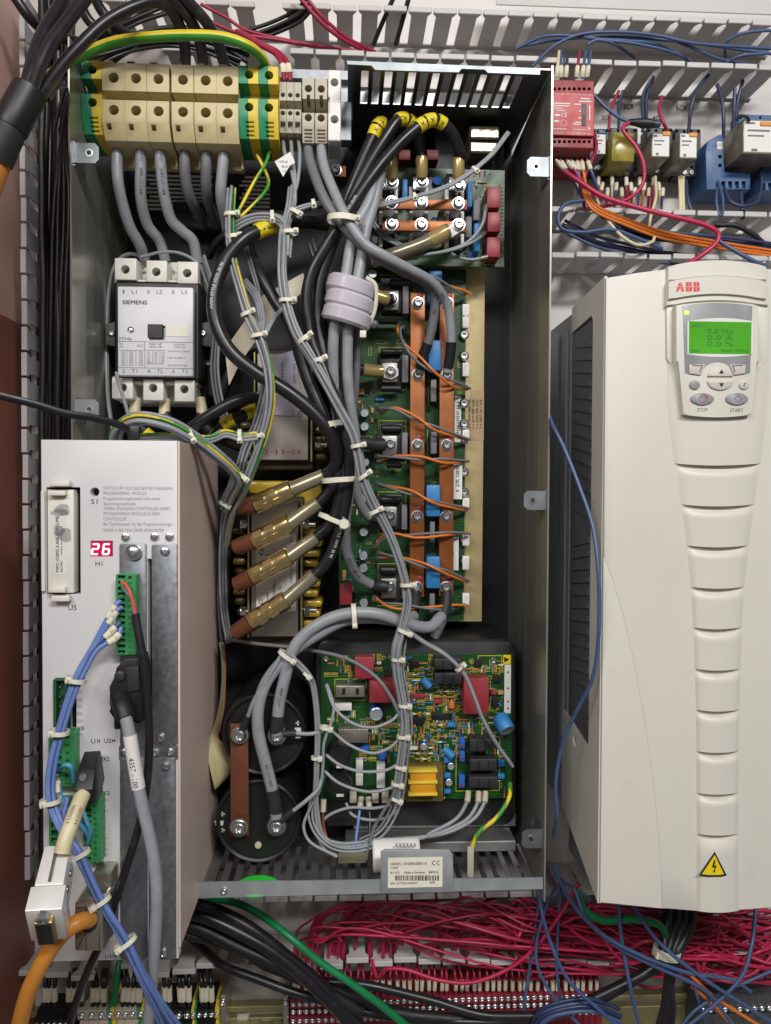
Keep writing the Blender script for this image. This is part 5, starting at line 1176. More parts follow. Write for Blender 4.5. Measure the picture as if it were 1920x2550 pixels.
# ------------------------------------------------------------------ cables and wires
BK, GC, GD = 'black_cable', 'grey_cable', 'grey_cable_dark'
def cable(label, pts, r, mat, cat='cable', group=None, name='cable', n=14, sub=8, stripe=None):
    return wire(name, pts, r, mat, label, cat, group, n, sub, stripe=stripe)
def sleeve(parent, Q, f0, f1, r, mat, name='shrink_sleeve', n=14):
    i0, i1 = int(f0 * (len(Q) - 1)), max(int(f1 * (len(Q) - 1)), int(f0 * (len(Q) - 1)) + 1); b = B(); b.tube(Q[i0:i1 + 1], r * .001, n); return b.done(name, mat, parent, 50)
def bundle(label, group, pts, n, r, mats, spread, name='wire', sub=6, jit=.6, ends=0):
    P = [W(*p) for p in pts]; T, N = frames(P); out = []
    for k in range(n):
        a = k * 2.4 + .5; rr = spread * math.sqrt((k + .3) / n) * .001; ph = rnd(0, 6)
        Q = []
        for i, p in enumerate(P):
            bb = T[i].cross(N[i]); aa = a + .35 * math.sin(i * .9 + ph) * jit
            f = 1 + (ends if i in (0, len(P) - 1) else 0)
            Q.append(p + (N[i] * math.cos(aa) + bb * math.sin(aa)) * rr * f + Vector((rnd(-1, 1), rnd(-1, 1), rnd(-1, 1))) * .0005 * jit)
        b = B(); m = mats[k % len(mats)] if isinstance(mats, (list, tuple)) else mats; QQ = catmull(Q, sub)
        if m == 'yg': b.tube(QQ, r * .00075, 8, (3, .5, .1)); o = b.done(name, ['yg_yellow', 'yg_green'], None, 60, 'thin green and yellow earth wire ' + label.split(' ', 2)[2], 'wire', group)
        else: b.tube(QQ, r * .001, 8); o = b.done(wname(m) if name == 'wire' else name, m, None, 60, label, 'wire', group)
        out.append((o, QQ))
    return out
NT = [0]
def tie(u, v, d, a, ang, label=None, depth=None, wid=2.0, mat='tie', head=1, hs=1.0):
    """cable tie: a = half width in photo pixels, ang = direction of the strap in the picture"""
    c = W(u, v, d); ar = math.radians(ang); s_ = Vector((math.cos(ar), 0, -math.sin(ar))); y = Vector((0, -1, 0)); k = s_.cross(y)
    A = mm(a, d); D_ = (depth * .001 if depth else A * .75); n = 20; V = []; F = []
    for i in range(n):
        t = 2 * PI * i / n; p = c + s_ * math.cos(t) * A + y * math.sin(t) * D_; nr = (s_ * math.cos(t) / A + y * math.sin(t) / D_).normalized()
        for w_, h in ((-1, 0), (1, 0), (1, 1), (-1, 1)): V.append(p + k * w_ * wid * .001 + nr * h * .0011)
    for i in range(n):
        j = (i + 1) % n
        for q in range(4): q2 = (q + 1) % 4; F.append((i * 4 + q, j * 4 + q, j * 4 + q2, i * 4 + q2))
    lab = label or 'white plastic tie round grey wires'
    t = thing('cable_tie', c, lab, 'cable tie', 'white cable ties')
    b = B(); b.add(V, F); b.done('strap', mat, t)
    p = c + s_ * A * head * .82 + y * D_ * .62; b = B(); h = .0031 * hs
    orient_box(b, p, [(p - y * .001, s_, k, h, h), (p + y * .0045, s_, k, h * .9, h * .9)]); q = p + y * .0042; hd_ = b.done('head', mat, t)
    b = B(); orient_box(b, q, [(q, s_, k, .0008, .0018), (q + y * .004, s_, k, .0008, .0018)]); b.done('tail', mat, t)
    return t
def marker(parent, Q, f, ln, r, mat='marker', name='marker_sleeve', txt=None):
    cum = [0]
    for i in range(1, len(Q)): cum.append(cum[-1] + (Q[i] - Q[i - 1]).length)
    s0 = f * cum[-1]
    def at(s):
        s = min(max(s, 0), cum[-1]); i = 0
        while i < len(Q) - 2 and cum[i + 1] < s: i += 1
        return Q[i].lerp(Q[i + 1], (s - cum[i]) / max(cum[i + 1] - cum[i], 1e-9))
    pts = [at(s0 + ln * .001 * k / 4) for k in range(5)]; b = B(); b.tube(pts, r * .001, 10); o = b.done(name, mat, parent, 50)
    if txt: b = B(); b.wraptext(txt, pts, r * .001, ln * .0003, min(.005, r * .0006)); b.done('lettering', 'ink', o)
    return o
# --- thick black cables to the crimped lugs
YM = 'marker_yellow'
o, Q = cable('thick black cable with yellow marker sweeping past the contactor', [(820, 560, 120), (760, 548, 140), (690, 560, 165), (640, 580, 178), (600, 605, 186), (560, 655, 190), (537, 725, 194), (540, 800, 195), (572, 870, 196), (630, 922, 196), (700, 965, 195), (760, 1012, 192), (810, 1065, 188), (838, 1115, 180), (842, 1150, 172), (828, 1175, 165), (803, 1188, 160)], 7.8, BK)
marker(o, Q, .16, 30, 8.7, YM, txt='XM + +'); b = B(); b.wraptext('AWM STYLE 10191 30 90', Q, .0078, .16, .0034, -.3, True); b.done('lettering', 'ink_white', o)
o, Q = cable('black cable from the third yellow marker to the lowest lug', [(1147, 420, 128), (1142, 375, 142), (1120, 325, 156), (1075, 300, 166), (1015, 335, 170), (960, 390, 172), (915, 455, 174), (868, 535, 174), (815, 610, 172), (776, 680, 170), (762, 760, 168), (775, 850, 168), (810, 930, 170), (846, 1030, 174), (868, 1130, 172), (866, 1220, 170), (848, 1310, 166), (818, 1385, 163), (782, 1434, 160)], 6.6, BK)
b = B(); b.wraptext('AWM STYLE 10191 30 90', Q, .0066, .58, .0032, .2); b.wraptext('(UL) AWM 10191', Q, .0066, .2, .0032, -.3, True); b.done('lettering', 'ink_white', o)
for f in (.085, .105, .125): marker(o, Q, f, 9 if f != .105 else 11, 7.8, YM, txt='X')
o, Q = cable('black cable from the second yellow marker to the third lug', [(1052, 430, 122), (1048, 380, 130), (1030, 315, 150), (995, 296, 162), (960, 345, 166), (905, 440, 166), (862, 530, 165), (822, 620, 164), (797, 700, 162), (792, 790, 160), (808, 880, 162), (838, 970, 164), (862, 1080, 168), (858, 1180, 168), (838, 1270, 164), (815, 1315, 162), (786, 1341, 160)], 6.6, BK)
for f in (.09, .115): marker(o, Q, f, 11, 7.8, YM, txt='XZ')
o, Q = cable('black cable from the first yellow marker to the second lug', [(978, 420, 122), (978, 370, 130), (968, 325, 145), (945, 308, 152), (925, 350, 154), (885, 440, 152), (842, 540, 148), (808, 640, 146), (800, 760, 146), (815, 880, 150), (842, 990, 160), (856, 1090, 166), (848, 1170, 166), (825, 1222, 163), (791, 1255, 160)], 6.4, BK)
for f in (.10, .125): marker(o, Q, f, 11, 7.6, YM, txt='X')
cable('black cable slanting behind the grey wires towards the lugs', [(610, 570, 120), (622, 625, 138), (648, 685, 158), (682, 750, 164), (712, 795, 166), (735, 845, 166), (748, 890, 164), (768, 950, 164), (800, 1020, 166), (826, 1080, 166)], 7, BK)
o, Q = cable('black cable with yellow markers rising from behind the controller', [(440, 1120, 130), (467, 1078, 140), (513, 1045, 146), (579, 1006, 146), (622, 992, 140), (660, 990, 110)], 7, BK)
o, Q = cable('black cable with yellow markers below the contactor', [(520, 1110, 110), (560, 1055, 118), (600, 1035, 120), (650, 1010, 100), (680, 980, 70)], 7, 'black_cable_dull')
marker(o, Q, .25, 16, 8, YM, txt='T'); marker(o, Q, .48, 15, 8, YM, txt='T')
for k, (u, lb__) in enumerate(((411, 'black cable under the middle pole of the contactor'), (500, 'black cable under the pole nearest the coils'), (335, 'black cable under the pole nearest the side panel'))):
    o, Q = cable(lb__, [(u, 1030, 98), (u + 12, 1060, 100), (u + 50, 1095, 95), (u + 110, 1120, 80)], 6.2, 'black_cable_dull'); marker(o, Q, .35, 12, 7.2, YM, txt='T')
cable('black cable looping down behind the thick swept cable', [(545, 1000, 100), (560, 960, 106), (580, 920, 110), (608, 890, 104), (640, 880, 90)], 7, 'black_cable_dull')
cable('black cable crossing behind the grey bundle under the terminals', [(560, 600, 90), (600, 560, 96), (680, 545, 100), (760, 540, 90), (820, 530, 70)], 7.5, 'black_cable_dull')
cable('dark cable tied beside the contactor cables', [(520, 640, 80), (540, 600, 100), (575, 570, 110), (600, 540, 100)], 4.5, 'black_cable_dull')
# --- grey cables from the beige terminals to the contactor
PR = 'R911271585F'
for i, (lb__, pts, m, tx) in enumerate((
    ('grey cable from the first beige terminal to the contactor', [(291, 350, 150), (291, 420, 150), (299, 480, 145), (322, 560, 125), (348, 610, 108), (360, 645, 92)], GC, 0),
    ('printed grey cable from the second beige terminal', [(349, 352, 150), (349, 420, 148), (353, 490, 140), (370, 560, 118), (398, 600, 102), (412, 650, 90)], GC, 1),
    ('printed grey cable from the third beige terminal', [(397, 354, 150), (400, 420, 148), (408, 490, 140), (426, 548, 126), (456, 576, 116), (484, 602, 108), (493, 655, 98)], GC, 1),
    ('dark grey cable from the fourth beige terminal', [(459, 356, 150), (461, 430, 146), (473, 490, 128), (495, 530, 90), (505, 560, 50)], GD, 0),
    ('dark grey cable from the fifth beige terminal', [(511, 358, 150), (510, 430, 146), (515, 485, 128), (530, 535, 80), (540, 560, 50)], GD, 0),
    ('grey cable from the sixth beige terminal', [(557, 360, 150), (553, 430, 148), (552, 490, 140), (565, 550, 112), (570, 600, 80)], GC, 0))):
    o, Q = cable(lb__, pts, 6.3, m, group='cables below the beige terminals')
    if tx: b = B(); b.wraptext(PR, Q, .0063, .030, .0034, .1, True); b.wraptext('15H', Q, .0063, .016, .0034, .1, True); b.done('lettering', 'ink', o)
# --- grey cables from the grey terminals to the copper bars
o, Q = cable('grey cable from the grey terminal to the outer copper bar', [(797, 338, 148), (803, 400, 164), (830, 475, 182), (862, 545, 192), (905, 605, 194), (960, 637, 190), (1020, 668, 174), (1075, 702, 152), (1114, 760, 128), (1126, 830, 116), (1122, 885, 108), (1114, 926, 101)], 5.6, GC)
sleeve(o, Q, .86, .985, 6.4, 'plastic_black'); b = B(); b.wraptext('W72', Q, .0056, .27, .0032, 0); b.done('lettering', 'ink', o)
o, Q = cable('grey cable from the grey terminal to the inner copper bar', [(767, 338, 148), (772, 400, 160), (796, 465, 176), (832, 535, 184), (880, 595, 184), (940, 640, 178), (1005, 675, 164), (1062, 705, 146), (1083, 755, 130), (1075, 830, 118), (1056, 885, 108), (1046, 928, 101)], 5.6, GD)
sleeve(o, Q, .86, .985, 6.4, 'plastic_black'); b = B(); b.wraptext('TR2', Q, .0056, .285, .0032, 0); b.done('lettering', 'ink', o)
# --- two pale cables through the ferrite rings
o, Q = cable('pale grey cable through the white rings to the lowest screw', [(932, 430, 160), (917, 500, 170), (888, 560, 174), (873, 620, 177), (863, 690, 180), (846, 760, 180), (833, 830, 176), (830, 920, 170), (836, 1000, 164), (850, 1080, 158), (862, 1150, 152), (866, 1220, 148), (858, 1290, 144), (862, 1370, 134), (890, 1432, 114), (930, 1458, 100), (965, 1462, 95)], 6.2, GC)
sleeve(o, Q, .93, 1, 7.2, 'plastic_dark'); b = B(); b.wraptext(PR + ' W4', Q, .0062, .455, .0032, 0); b.done('lettering', 'ink', o)
o, Q = cable('pale grey cable through the white rings to the fourth screw', [(948, 430, 158), (928, 510, 168), (911, 570, 174), (901, 640, 177), (892, 700, 180), (877, 760, 180), (867, 830, 175), (863, 920, 168), (868, 1000, 163), (884, 1090, 150), (884, 1160, 138), (893, 1240, 118), (920, 1288, 100), (962, 1286, 94)], 6.2, GC)
sleeve(o, Q, .93, 1, 7.2, 'plastic_dark')
cable('thin pale cable hidden between the rings and the board', [(886, 790, 150), (888, 900, 146), (884, 1000, 140), (878, 1080, 130), (900, 1140, 110)], 4.5, GD)
fr = ['top', 'middle', 'bottom']
for i, (u, v) in enumerate(((875, 713), (871, 750), (864, 787))):
    c = W(u, v + 3, 172); ax = (W(868, 820, 172) - W(890, 660, 176)).normalized(); ax = Vector((-.27, .10, -.96)).normalized()
    b = B(); h = .0088; b.lathe(c, ax, [(.0165, -h), (.0255, -h), (.0284, -h + .003), (.0284, h - .003), (.0255, h), (.0165, h), (.0165, -h)], 40, caps=False)
    b.done('ferrite_ring', 'ferrite', None, label='glossy pale ferrite ring, %s of the stack of three' % fr[i], cat='ferrite ring', group='ferrite rings')
b = B(); P = [W(*q) for q in ((912, 690, 190), (936, 712, 186), (934, 770, 180), (915, 815, 176), (905, 830, 170))]; b.tube(catmull(P, 5), .0022, 8, flat=.5); t = b.done('cable_tie', 'tie', None, label='pale plastic tie holding the ferrite rings together', cat='cable tie')
comp('head', 896, 822, 912, 840, 186, 6, 'tie', t)
# --- cables and lugs entering the power board
for i, (pts, f0, f1, mt, r, lb__) in enumerate((
    ([(880, 715, 96), (925, 732, 98), (955, 742, 97), (976, 745, 93)], .3, .8, 'shrink_clear', 8.2, 'dark cable with clear sleeve at the topmost screw'),
    ([(860, 915, 112), (895, 916, 108), (930, 921, 102), (952, 924, 98)], .45, 1, 'shrink_clear', 7.8, 'black cable with clear sleeve at the second screw'),
    ([(870, 1105, 108), (900, 1100, 104), (930, 1105, 98), (956, 1107, 93)], .3, 1, 'plastic_dark', 7.8, 'dark cable with black sleeve at the middle screw'),
    ([(1080, 1590, 110), (1100, 1540, 104), (1109, 1500, 100), (1110, 1470, 97)], .35, 1, 'plastic_dark', 7, 'grey cable turning up to the outer copper bar'),
    ([(1010, 1560, 104), (1030, 1530, 100), (1036, 1500, 98), (1038, 1470, 97)], .35, 1, 'plastic_dark', 7, 'grey cable turning up to the inner copper bar'))):
    o, Q = cable(lb__, pts, r * .85, GD if i > 2 else BK); sleeve(o, Q, f0, f1, r, mt)
b = B(); b.pprism([(952, 905), (975, 905), (992, 918), (992, 936), (975, 945), (956, 940)], 92, 3, .0005); b.done('ring_lug', 'bakelite_white', None, label='flat tin ring lug at the second screw', cat='cable lug')
o, Q = cable('brown shrink covered cable with clear lug at the driver board', [(930, 648, 122), (985, 634, 134), (1040, 615, 142), (1085, 594, 145), (1118, 574, 145)], 8.2, 'shrink')
sleeve(o, Q, .66, .95, 8.8, 'shrink_clear'); b = B(); b.pprism([(1112, 568), (1130, 550), (1148, 548), (1156, 560), (1150, 574), (1124, 592)], 144, 3, .0006); b.done('ring_lug', 'white_plastic', o); inst('screw', TORX, W(1142, 561, 144), o)
for i, (u, v) in enumerate(((976, 425), (1050, 422), (1142, 425))):
    b = B(); b.lathe(W(u, v + 22, 132), W(u, v - 28, 136) - W(u, v + 22, 132), [(.006, 0), (.0072, .004), (.0072, .02), (.006, .024)], 14); t = b.done('cable_lug', 'shrink_clear', None, label='clear sleeved lug over the %s driver module' % ['first', 'second', 'third'][i], cat='cable lug', group='clear lugs on the driver board'); comp('tongue', u - 13, v + 16, u + 13, v + 46, 131, 2.5, 'steel', t)
# --- big grey cables to the capacitors
o, Q = cable('printed grey cable arching from the copper bar to the upper capacitor', [(1100, 1535, 128), (1067, 1562, 146), (1012, 1552, 160), (949, 1530, 168), (886, 1525, 172), (823, 1538, 174), (765, 1575, 174), (730, 1620, 172), (711, 1686, 170), (697, 1746, 168), (692, 1800, 166), (690, 1826, 164)], 6.9, GC)
sleeve(o, Q, .885, .985, 8, 'plastic_dark'); b = B(); b.wraptext('R911271', Q, .0069, .215, .0036, 0); b.wraptext('585F C1+*', Q, .0069, .252, .0036, 0); b.done('lettering', 'ink', o)
o, Q = cable('printed grey cable looping down to the lower capacitor', [(1030, 1535, 120), (990, 1545, 148), (930, 1538, 158), (860, 1545, 162), (790, 1580, 166), (725, 1625, 168), (668, 1690, 170), (645, 1757, 172), (645, 1827, 172), (660, 1902, 170), (676, 1973, 168), (688, 2035, 165)], 6.9, GC)
sleeve(o, Q, .9, .985, 8, 'plastic_dark'); b = B(); b.wraptext(PR + ' C2-*', Q, .0069, .31, .0034, 0); b.done('lettering', 'ink', o)
# --- grey control wire bundles
GW = 'grey_wire'
bundle('thin grey control wire in the long bundle over the copper bars', 'long grey control bundle', [(728, 470, 160), (722, 520, 172), (708, 575, 186), (705, 630, 194), (704, 690, 200), (716, 760, 204), (740, 828, 207), (775, 885, 208), (808, 945, 208), (848, 1020, 208), (880, 1080, 208), (893, 1130, 206), (905, 1190, 204), (930, 1250, 200), (967, 1320, 192), (994, 1390, 187), (1012, 1460, 184), (1015, 1510, 182), (1001, 1570, 180), (989, 1620, 180), (992, 1680, 178), (1003, 1740, 177), (1010, 1800, 176), (1004, 1860, 175), (995, 1930, 172), (988, 1990, 168)], 7, 1.8, GW, 5.6)
bundle('thin grey control wire in the bundle beside the swept cable', 'grey bundle beside the contactor', [(578, 470, 168), (574, 560, 178), (580, 640, 186), (600, 720, 194), (622, 790, 198), (650, 850, 202), (670, 920, 204), (676, 990, 204), (668, 1050, 200), (650, 1110, 194), (628, 1165, 186), (600, 1230, 172), (572, 1290, 150), (560, 1360, 120)], 7, 1.8, [GW, GW, 'yg', GW, GW, GW, GW], 6.2)
bundle('thin grey control wire branching off at the pale paper', 'grey branch wires', [(610, 700, 150), (640, 740, 170), (652, 790, 186), (650, 840, 196)], 4, 1.8, GW, 3.4)
bundle('thin grey control wire branching towards the swept cable', 'grey branch wires by the foil label', [(700, 770, 170), (675, 800, 184), (655, 840, 194), (652, 870, 198)], 3, 1.8, GW, 3)
bundle('thin grey control wire looping under the earth terminals', 'grey loop under the earth terminals', [(568, 590, 166), (590, 562, 172), (640, 540, 178), (692, 546, 182), (714, 578, 186), (712, 640, 190)], 5, 2.0, GW, 5)
bundle('thin grey control wire running sideways to the black cables', 'grey wires to the black cables', [(712, 548, 178), (732, 527, 178), (782, 511, 172), (820, 510, 160), (900, 520, 140)], 3, 1.9, GW, 2.6)
for i, (a, c_) in enumerate((((704, 335), (728, 440)), ((722, 338), (735, 445)), ((742, 340), (742, 450)))):
    wire('wire', [(*a, 150), (a[0] + 4, a[1] + 45, 158), (*c_, 164), (735 - i * 3, 500, 168), (722, 540, 174)], 2.2, GW, 'grey wire from the %s small pale terminal' % ['first', 'second', 'third'][i], 'wire', 'grey wires from the small terminals')
bundle('thin grey wire in the coil behind the black tie', 'grey coil above the controller', [(283, 1110, 232), (290, 1070, 246), (320, 1046, 254), (362, 1042, 256), (430, 1060, 250), (490, 1096, 240), (545, 1138, 226), (582, 1172, 210), (594, 1198, 196), (580, 1225, 180), (562, 1265, 160)], 7, 2.2, [GW, GW, 'yg', GW, GW, GW, GW], 7)
bundle('thin grey wire joining the coil near the choke', 'grey wires near the choke', [(345, 1090, 236), (440, 1085, 232), (520, 1092, 222), (560, 1078, 212), (600, 1088, 206), (640, 1085, 200)], 5, 2.0, [GW, GW, 'yg', GW], 4.5)
bundle('thin grey wire running up behind the contactor', 'grey wires beside the contactor', [(285, 1100, 130), (268, 1000, 110), (264, 880, 95), (268, 740, 90), (285, 660, 92), (320, 632, 96), (360, 640, 92)], 2, 1.9, GW, 2.6)
wire('wire', [(290, 928, 132), (298, 960, 140), (312, 1010, 150), (322, 1050, 160)], 2.2, GW, 'grey wire hanging in front of the lower contactor poles', 'wire')
wire('wire', [(350, 640, 108), (400, 628, 112), (450, 632, 112), (495, 660, 108), (520, 720, 100)], 1.9, GW, 'grey wire arching over the upper contactor poles', 'wire')
bundle('thin dark wire hanging beside the chokes', 'dark wires beside the chokes', [(590, 1200, 130), (568, 1280, 120), (560, 1400, 110), (555, 1500, 100), (562, 1600, 90)], 5, 2.4, ['black_cable_dull', GD], 6)
bundle('thin grey wire crossing the driver board', 'grey wires over the driver board', [(1264, 330, 150), (1214, 394, 156), (1128, 456, 160), (1032, 490, 160), (936, 512, 158), (900, 520, 150)], 3, 1.9, GW, 2.6)
for i, pts in enumerate(([(1210, 512, 128), (1200, 560, 138), (1165, 604, 142), (1110, 626, 140), (1050, 634, 132), (990, 630, 118)], [(1206, 580, 128), (1180, 600, 140), (1130, 622, 144), (1070, 634, 138), (1000, 644, 120)], [(1212, 640, 126), (1175, 648, 130), (1140, 642, 128), (1125, 632, 120)])):
    o, Q = wire('wire', pts, 2.0, GW, 'grey wire looping from the %s red relay' % ['topmost', 'middle', 'lowest'][i], 'wire', 'grey wires at the red relays'); marker(o, Q, 0, 9, 3, 'conn_shell', 'spade_sleeve')
bundle('thin grey wire from the contactor side to the driver board', 'thin grey wires under the pale cables', [(925, 555, 120), (955, 590, 122), (1000, 615, 118), (1040, 640, 100)], 3, 1.8, GW, 3)
# yellow and green wires below the terminals
def yg(pts, r, label, turns=3, ph=.1):
    b = B(); Q = path(pts, 8); b.tube(Q, r * .001, 12, (turns, .5, ph)); return b.done('earth_wire', ['yg_yellow', 'yg_green'], None, 60, label, 'wire', 'green and yellow earth wires')
yg([(672, 375, 150), (660, 410, 156), (632, 455, 164), (605, 505, 170), (588, 535, 172), (592, 545, 172), (610, 530, 172), (650, 490, 166), (668, 460, 158), (662, 430, 150), (640, 385, 148)], 1.9, 'thin green and yellow wire looping below the earth terminals')
yg([(97, 203, 240), (150, 172, 205), (200, 141, 196), (280, 106, 200), (380, 92, 210), (480, 88, 215), (560, 94, 212), (620, 116, 205), (652, 145, 185), (664, 170, 165)], 5.6, 'thick green and yellow earth cable arching over the terminals', .1, .9)
# --- twisted orange and grey pairs on the power board
TW = [('topmost twisted pair behind the grey cable', [(985, 650, 120), (1040, 680, 118), (1090, 700, 112), (1140, 722, 96), (1168, 733, 84)]),
      ('long twisted pair from below the rings', [(1001, 808, 92), (994, 824, 104), (1008, 858, 112), (1046, 898, 116), (1085, 930, 116), (1123, 953, 106), (1168, 969, 84)]),
      ('twisted pair above the second label', [(942, 1022, 88), (985, 1018, 106), (1040, 1044, 110), (1092, 1070, 108), (1168, 1095, 84)]),
      ('flat twisted pair at the middle of the bars', [(938, 1142, 88), (991, 1137, 106), (1054, 1142, 110), (1109, 1148, 106), (1166, 1149, 84)]),
      ('twisted pair over the third blue capacitor', [(941, 1206, 88), (983, 1216, 106), (1033, 1230, 112), (1088, 1252, 112), (1166, 1269, 84)]),
      ('flat twisted pair below the third blue capacitor', [(934, 1358, 88), (970, 1332, 106), (1033, 1335, 110), (1117, 1329, 106), (1167, 1327, 84)]),
      ('twisted pair over the fourth blue capacitor', [(941, 1382, 88), (999, 1390, 106), (1054, 1407, 112), (1104, 1422, 110), (1167, 1449, 84)]),
      ('lowest twisted pair by the grey arch', [(930, 1489, 88), (970, 1507, 104), (1033, 1512, 108), (1096, 1514, 106), (1162, 1506, 84)])]
for lb__, pts in TW:
    Q = path(pts, 8); T, N = frames(Q); ph = rnd(0, 6); n = len(Q); turns = rnd(.9, 1.4)
    for w_, (m, nm) in enumerate((('orange_wire', 'orange'), (GD, 'grey'))):
        QQ = []
        for i, q in enumerate(Q):
            a = ph + w_ * PI + turns * 2 * PI * i / n; QQ.append(q + (N[i] * math.cos(a) + T[i].cross(N[i]) * math.sin(a)) * (.0024 + .0008 * math.sin(i * .3 + ph)))
        b = B(); b.tube(QQ, .0017, 8); o = b.done(wname(m), m, None, 60, '%s wire of the %s' % (nm, lb__), 'wire', 'twisted pairs on the power board')
        marker(o, QQ, 0, 7, 3.0, 'conn_shell', 'spade_sleeve')
# --- wires at the control board
for lb__, pts in (('topmost grey loop over the control board', [(812, 1706, 150), (834, 1762, 168), (880, 1800, 174), (930, 1810, 176), (975, 1794, 176), (996, 1772, 176)]),
                  ('second grey loop over the control board', [(820, 1815, 160), (868, 1855, 172), (925, 1876, 176), (970, 1862, 176), (996, 1838, 174)]),
                  ('third grey loop over the control board', [(812, 1880, 160), (850, 1905, 170), (900, 1920, 174), (960, 1918, 174), (992, 1902, 172)]),
                  ('lowest grey loop over the control board', [(808, 1920, 158), (850, 1952, 168), (910, 1970, 172), (960, 1965, 172), (1000, 1948, 170)]),
                  ('grey wire dropping along the control board edge', [(814, 1704, 150), (832, 1756, 166), (826, 1800, 170), (808, 1850, 168), (804, 1910, 164), (795, 1965, 160), (768, 2020, 158), (756, 2060, 160), (775, 2100, 165), (840, 2134, 172)]),
                  ('grey wire curling below the control board', [(985, 2002, 160), (930, 2012, 156), (870, 2012, 154), (815, 2035, 152), (792, 2075, 154), (810, 2115, 162), (850, 2135, 170)]),
                  ('brown grey wire falling from the control bundle', [(990, 1960, 172), (965, 2005, 170), (935, 2055, 168), (920, 2100, 170), (912, 2140, 172)]),
                  ('grey wire sagging to the spade connectors', [(862, 2000, 140), (880, 2030, 150), (930, 2042, 158), (975, 2030, 162), (990, 2000, 164)])):
    wire('wire', [p for p in pts], 1.85, 'grey_cable' if 'brown' not in lb__ else 'grey_cable_dark', lb__, 'wire', 'loose wires at the control board')
bundle('thin grey wire along the control board towards the capacitors', 'grey wires beside the capacitors', [(716, 1630, 176), (765, 1681, 172), (781, 1724, 168), (789, 1816, 164), (786, 1924, 160), (785, 2000, 158), (800, 2080, 160), (845, 2105, 166), (920, 2100, 165), (1000, 2092, 160)], 3, 2.0, GW, 3.4)
bundle('thin pale wire running from the bundle to the board corner', 'pale wires to the board corner', [(1010, 1565, 180), (1055, 1598, 178), (1110, 1630, 176), (1155, 1675, 174), (1180, 1728, 172), (1202, 1786, 168), (1234, 1846, 160), (1276, 1905, 146)], 2, 2.2, 'grey_cable', 2.8, ends=.6)
for lb__, u in (('first', 1166), ('second', 1192), ('third', 1209)):
    o, Q = wire('wire', [(u, 1972, 140), (u - 3, 2000, 150), (u - 30, 2040, 162), (u - 90, 2072, 168), (1050, 2086, 168), (960, 2092, 166)], 2.3, 'grey_cable', 'grey wire from the %s spade connector under the opto couplers' % lb__, 'wire', 'spade connector wires'); marker(o, Q, 0, 13, 3.6, 'grey_term', 'spade_sleeve')
yg([(1270, 1950, 145), (1268, 1985, 158), (1238, 2035, 168), (1195, 2070, 172), (1174, 2112, 172)], 2.6, 'green and yellow wire below the control board corner'); comp('spade_sleeve', 1164, 2110, 1180, 2186, 176, 4, 'grey_term', box_)
for lb__, pts, m in (('blue wire hanging from the spade connectors', [(900, 1985, 142), (893, 2040, 156), (884, 2110, 168), (892, 2148, 172), (905, 2105, 170)], 'blue_bright'), ('black wire hanging from the spade connectors', [(917, 1985, 142), (921, 2040, 156), (918, 2100, 168), (912, 2145, 172)], 'black_cable'), ('brown wire curling beside the control board', [(806, 1990, 150), (804, 2050, 156), (822, 2100, 164), (870, 2116, 168), (905, 2106, 166)], 'copper_dull')):
    o, Q = wire('wire', pts, 1.8, m, lb__, 'wire'); marker(o, Q, 0, 14, 3.6, 'grey_term', 'spade_sleeve')
for u in (880, 935, 960): comp('spade_sleeve', u - 9, 1972, u + 8, 2000, 142, 8, 'grey_term', lb_)
comp('terminal_sleeve', 842, 2126, 912, 2150, 176, 8, 'shrink', box_)
b = B(); b.lathe(W(928, 2130, 168), (1, 0, .03), [(.017, 0), (.0185, .002), (.0185, .052), (.017, .054)], 24); cy = b.done('white_roll', 'white_plastic', None, label='white plastic drum behind the type plate', cat='drum'); b = B(); [b.pbox(985 + k * 9, 2100, 990 + k * 9, 2109, 187, .2, 0) for k in range(6)]; b.done('lettering', 'ink_faint', cy)
for lb__, pts in (('thin cable from the stud of the upper capacitor upwards', [(600, 1822, 164), (614, 1790, 170), (632, 1745, 174), (660, 1700, 176), (700, 1632, 176)]), ('thin cable from the marked stud to the control board', [(700, 1828, 164), (730, 1826, 166), (770, 1828, 166), (800, 1822, 164), (815, 1812, 160)]), ('thin cable from the lower capacitor to the wire loops', [(694, 2048, 164), (725, 2024, 168), (765, 1994, 168), (795, 1965, 164), (805, 1930, 160)])):
    o, Q = wire('wire', pts, 2.4, 'grey_cable', lb__, 'wire', 'capacitor wires'); sleeve(o, Q, .03, .3, 4, 'plastic_dark')
wire('wire', [(560, 1590, 120), (640, 1605, 130), (740, 1615, 140), (850, 1635, 160), (930, 1680, 170), (975, 1735, 176), (1000, 1790, 176)], 2.3, 'grey_cable_dark', 'long dark grey wire sweeping over the control board', 'wire')
# paper strip, ribbon cable
b = B(); b.pprism([(560, 870), (655, 735), (755, 680), (765, 720), (690, 775), (600, 900), (570, 960)], 120, 1.2); b.done('paper_strip', 'fish_paper', None, label='stiff beige paper strip behind the grey bundles', cat='paper')
A = [W(*q) for q in ((508, 1620, 80), (530, 1680, 90), (545, 1740, 110), (540, 1790, 130), (525, 1850, 150))]
rb = B(); V = []; P = [(545, 1600, 118, 560, 1600, 96), (552, 1660, 120, 562, 1655, 96), (548, 1740, 122, 560, 1745, 98), (535, 1800, 128, 548, 1815, 104), (514, 1858, 138, 545, 1838, 120), (520, 1900, 142, 572, 1872, 126), (534, 1962, 138, 580, 1915, 124), (536, 1965, 120, 578, 1930, 110)]
for q in P: V += [W(*q[:3]), W(*q[3:])]
L1 = catmull(V[0::2], 5); L2 = catmull(V[1::2], 5); VV = []
for a, c_ in zip(L1, L2): VV += [a, c_, a + Vector((0, .0009, 0)), c_ + Vector((0, .0009, 0))]
F = []
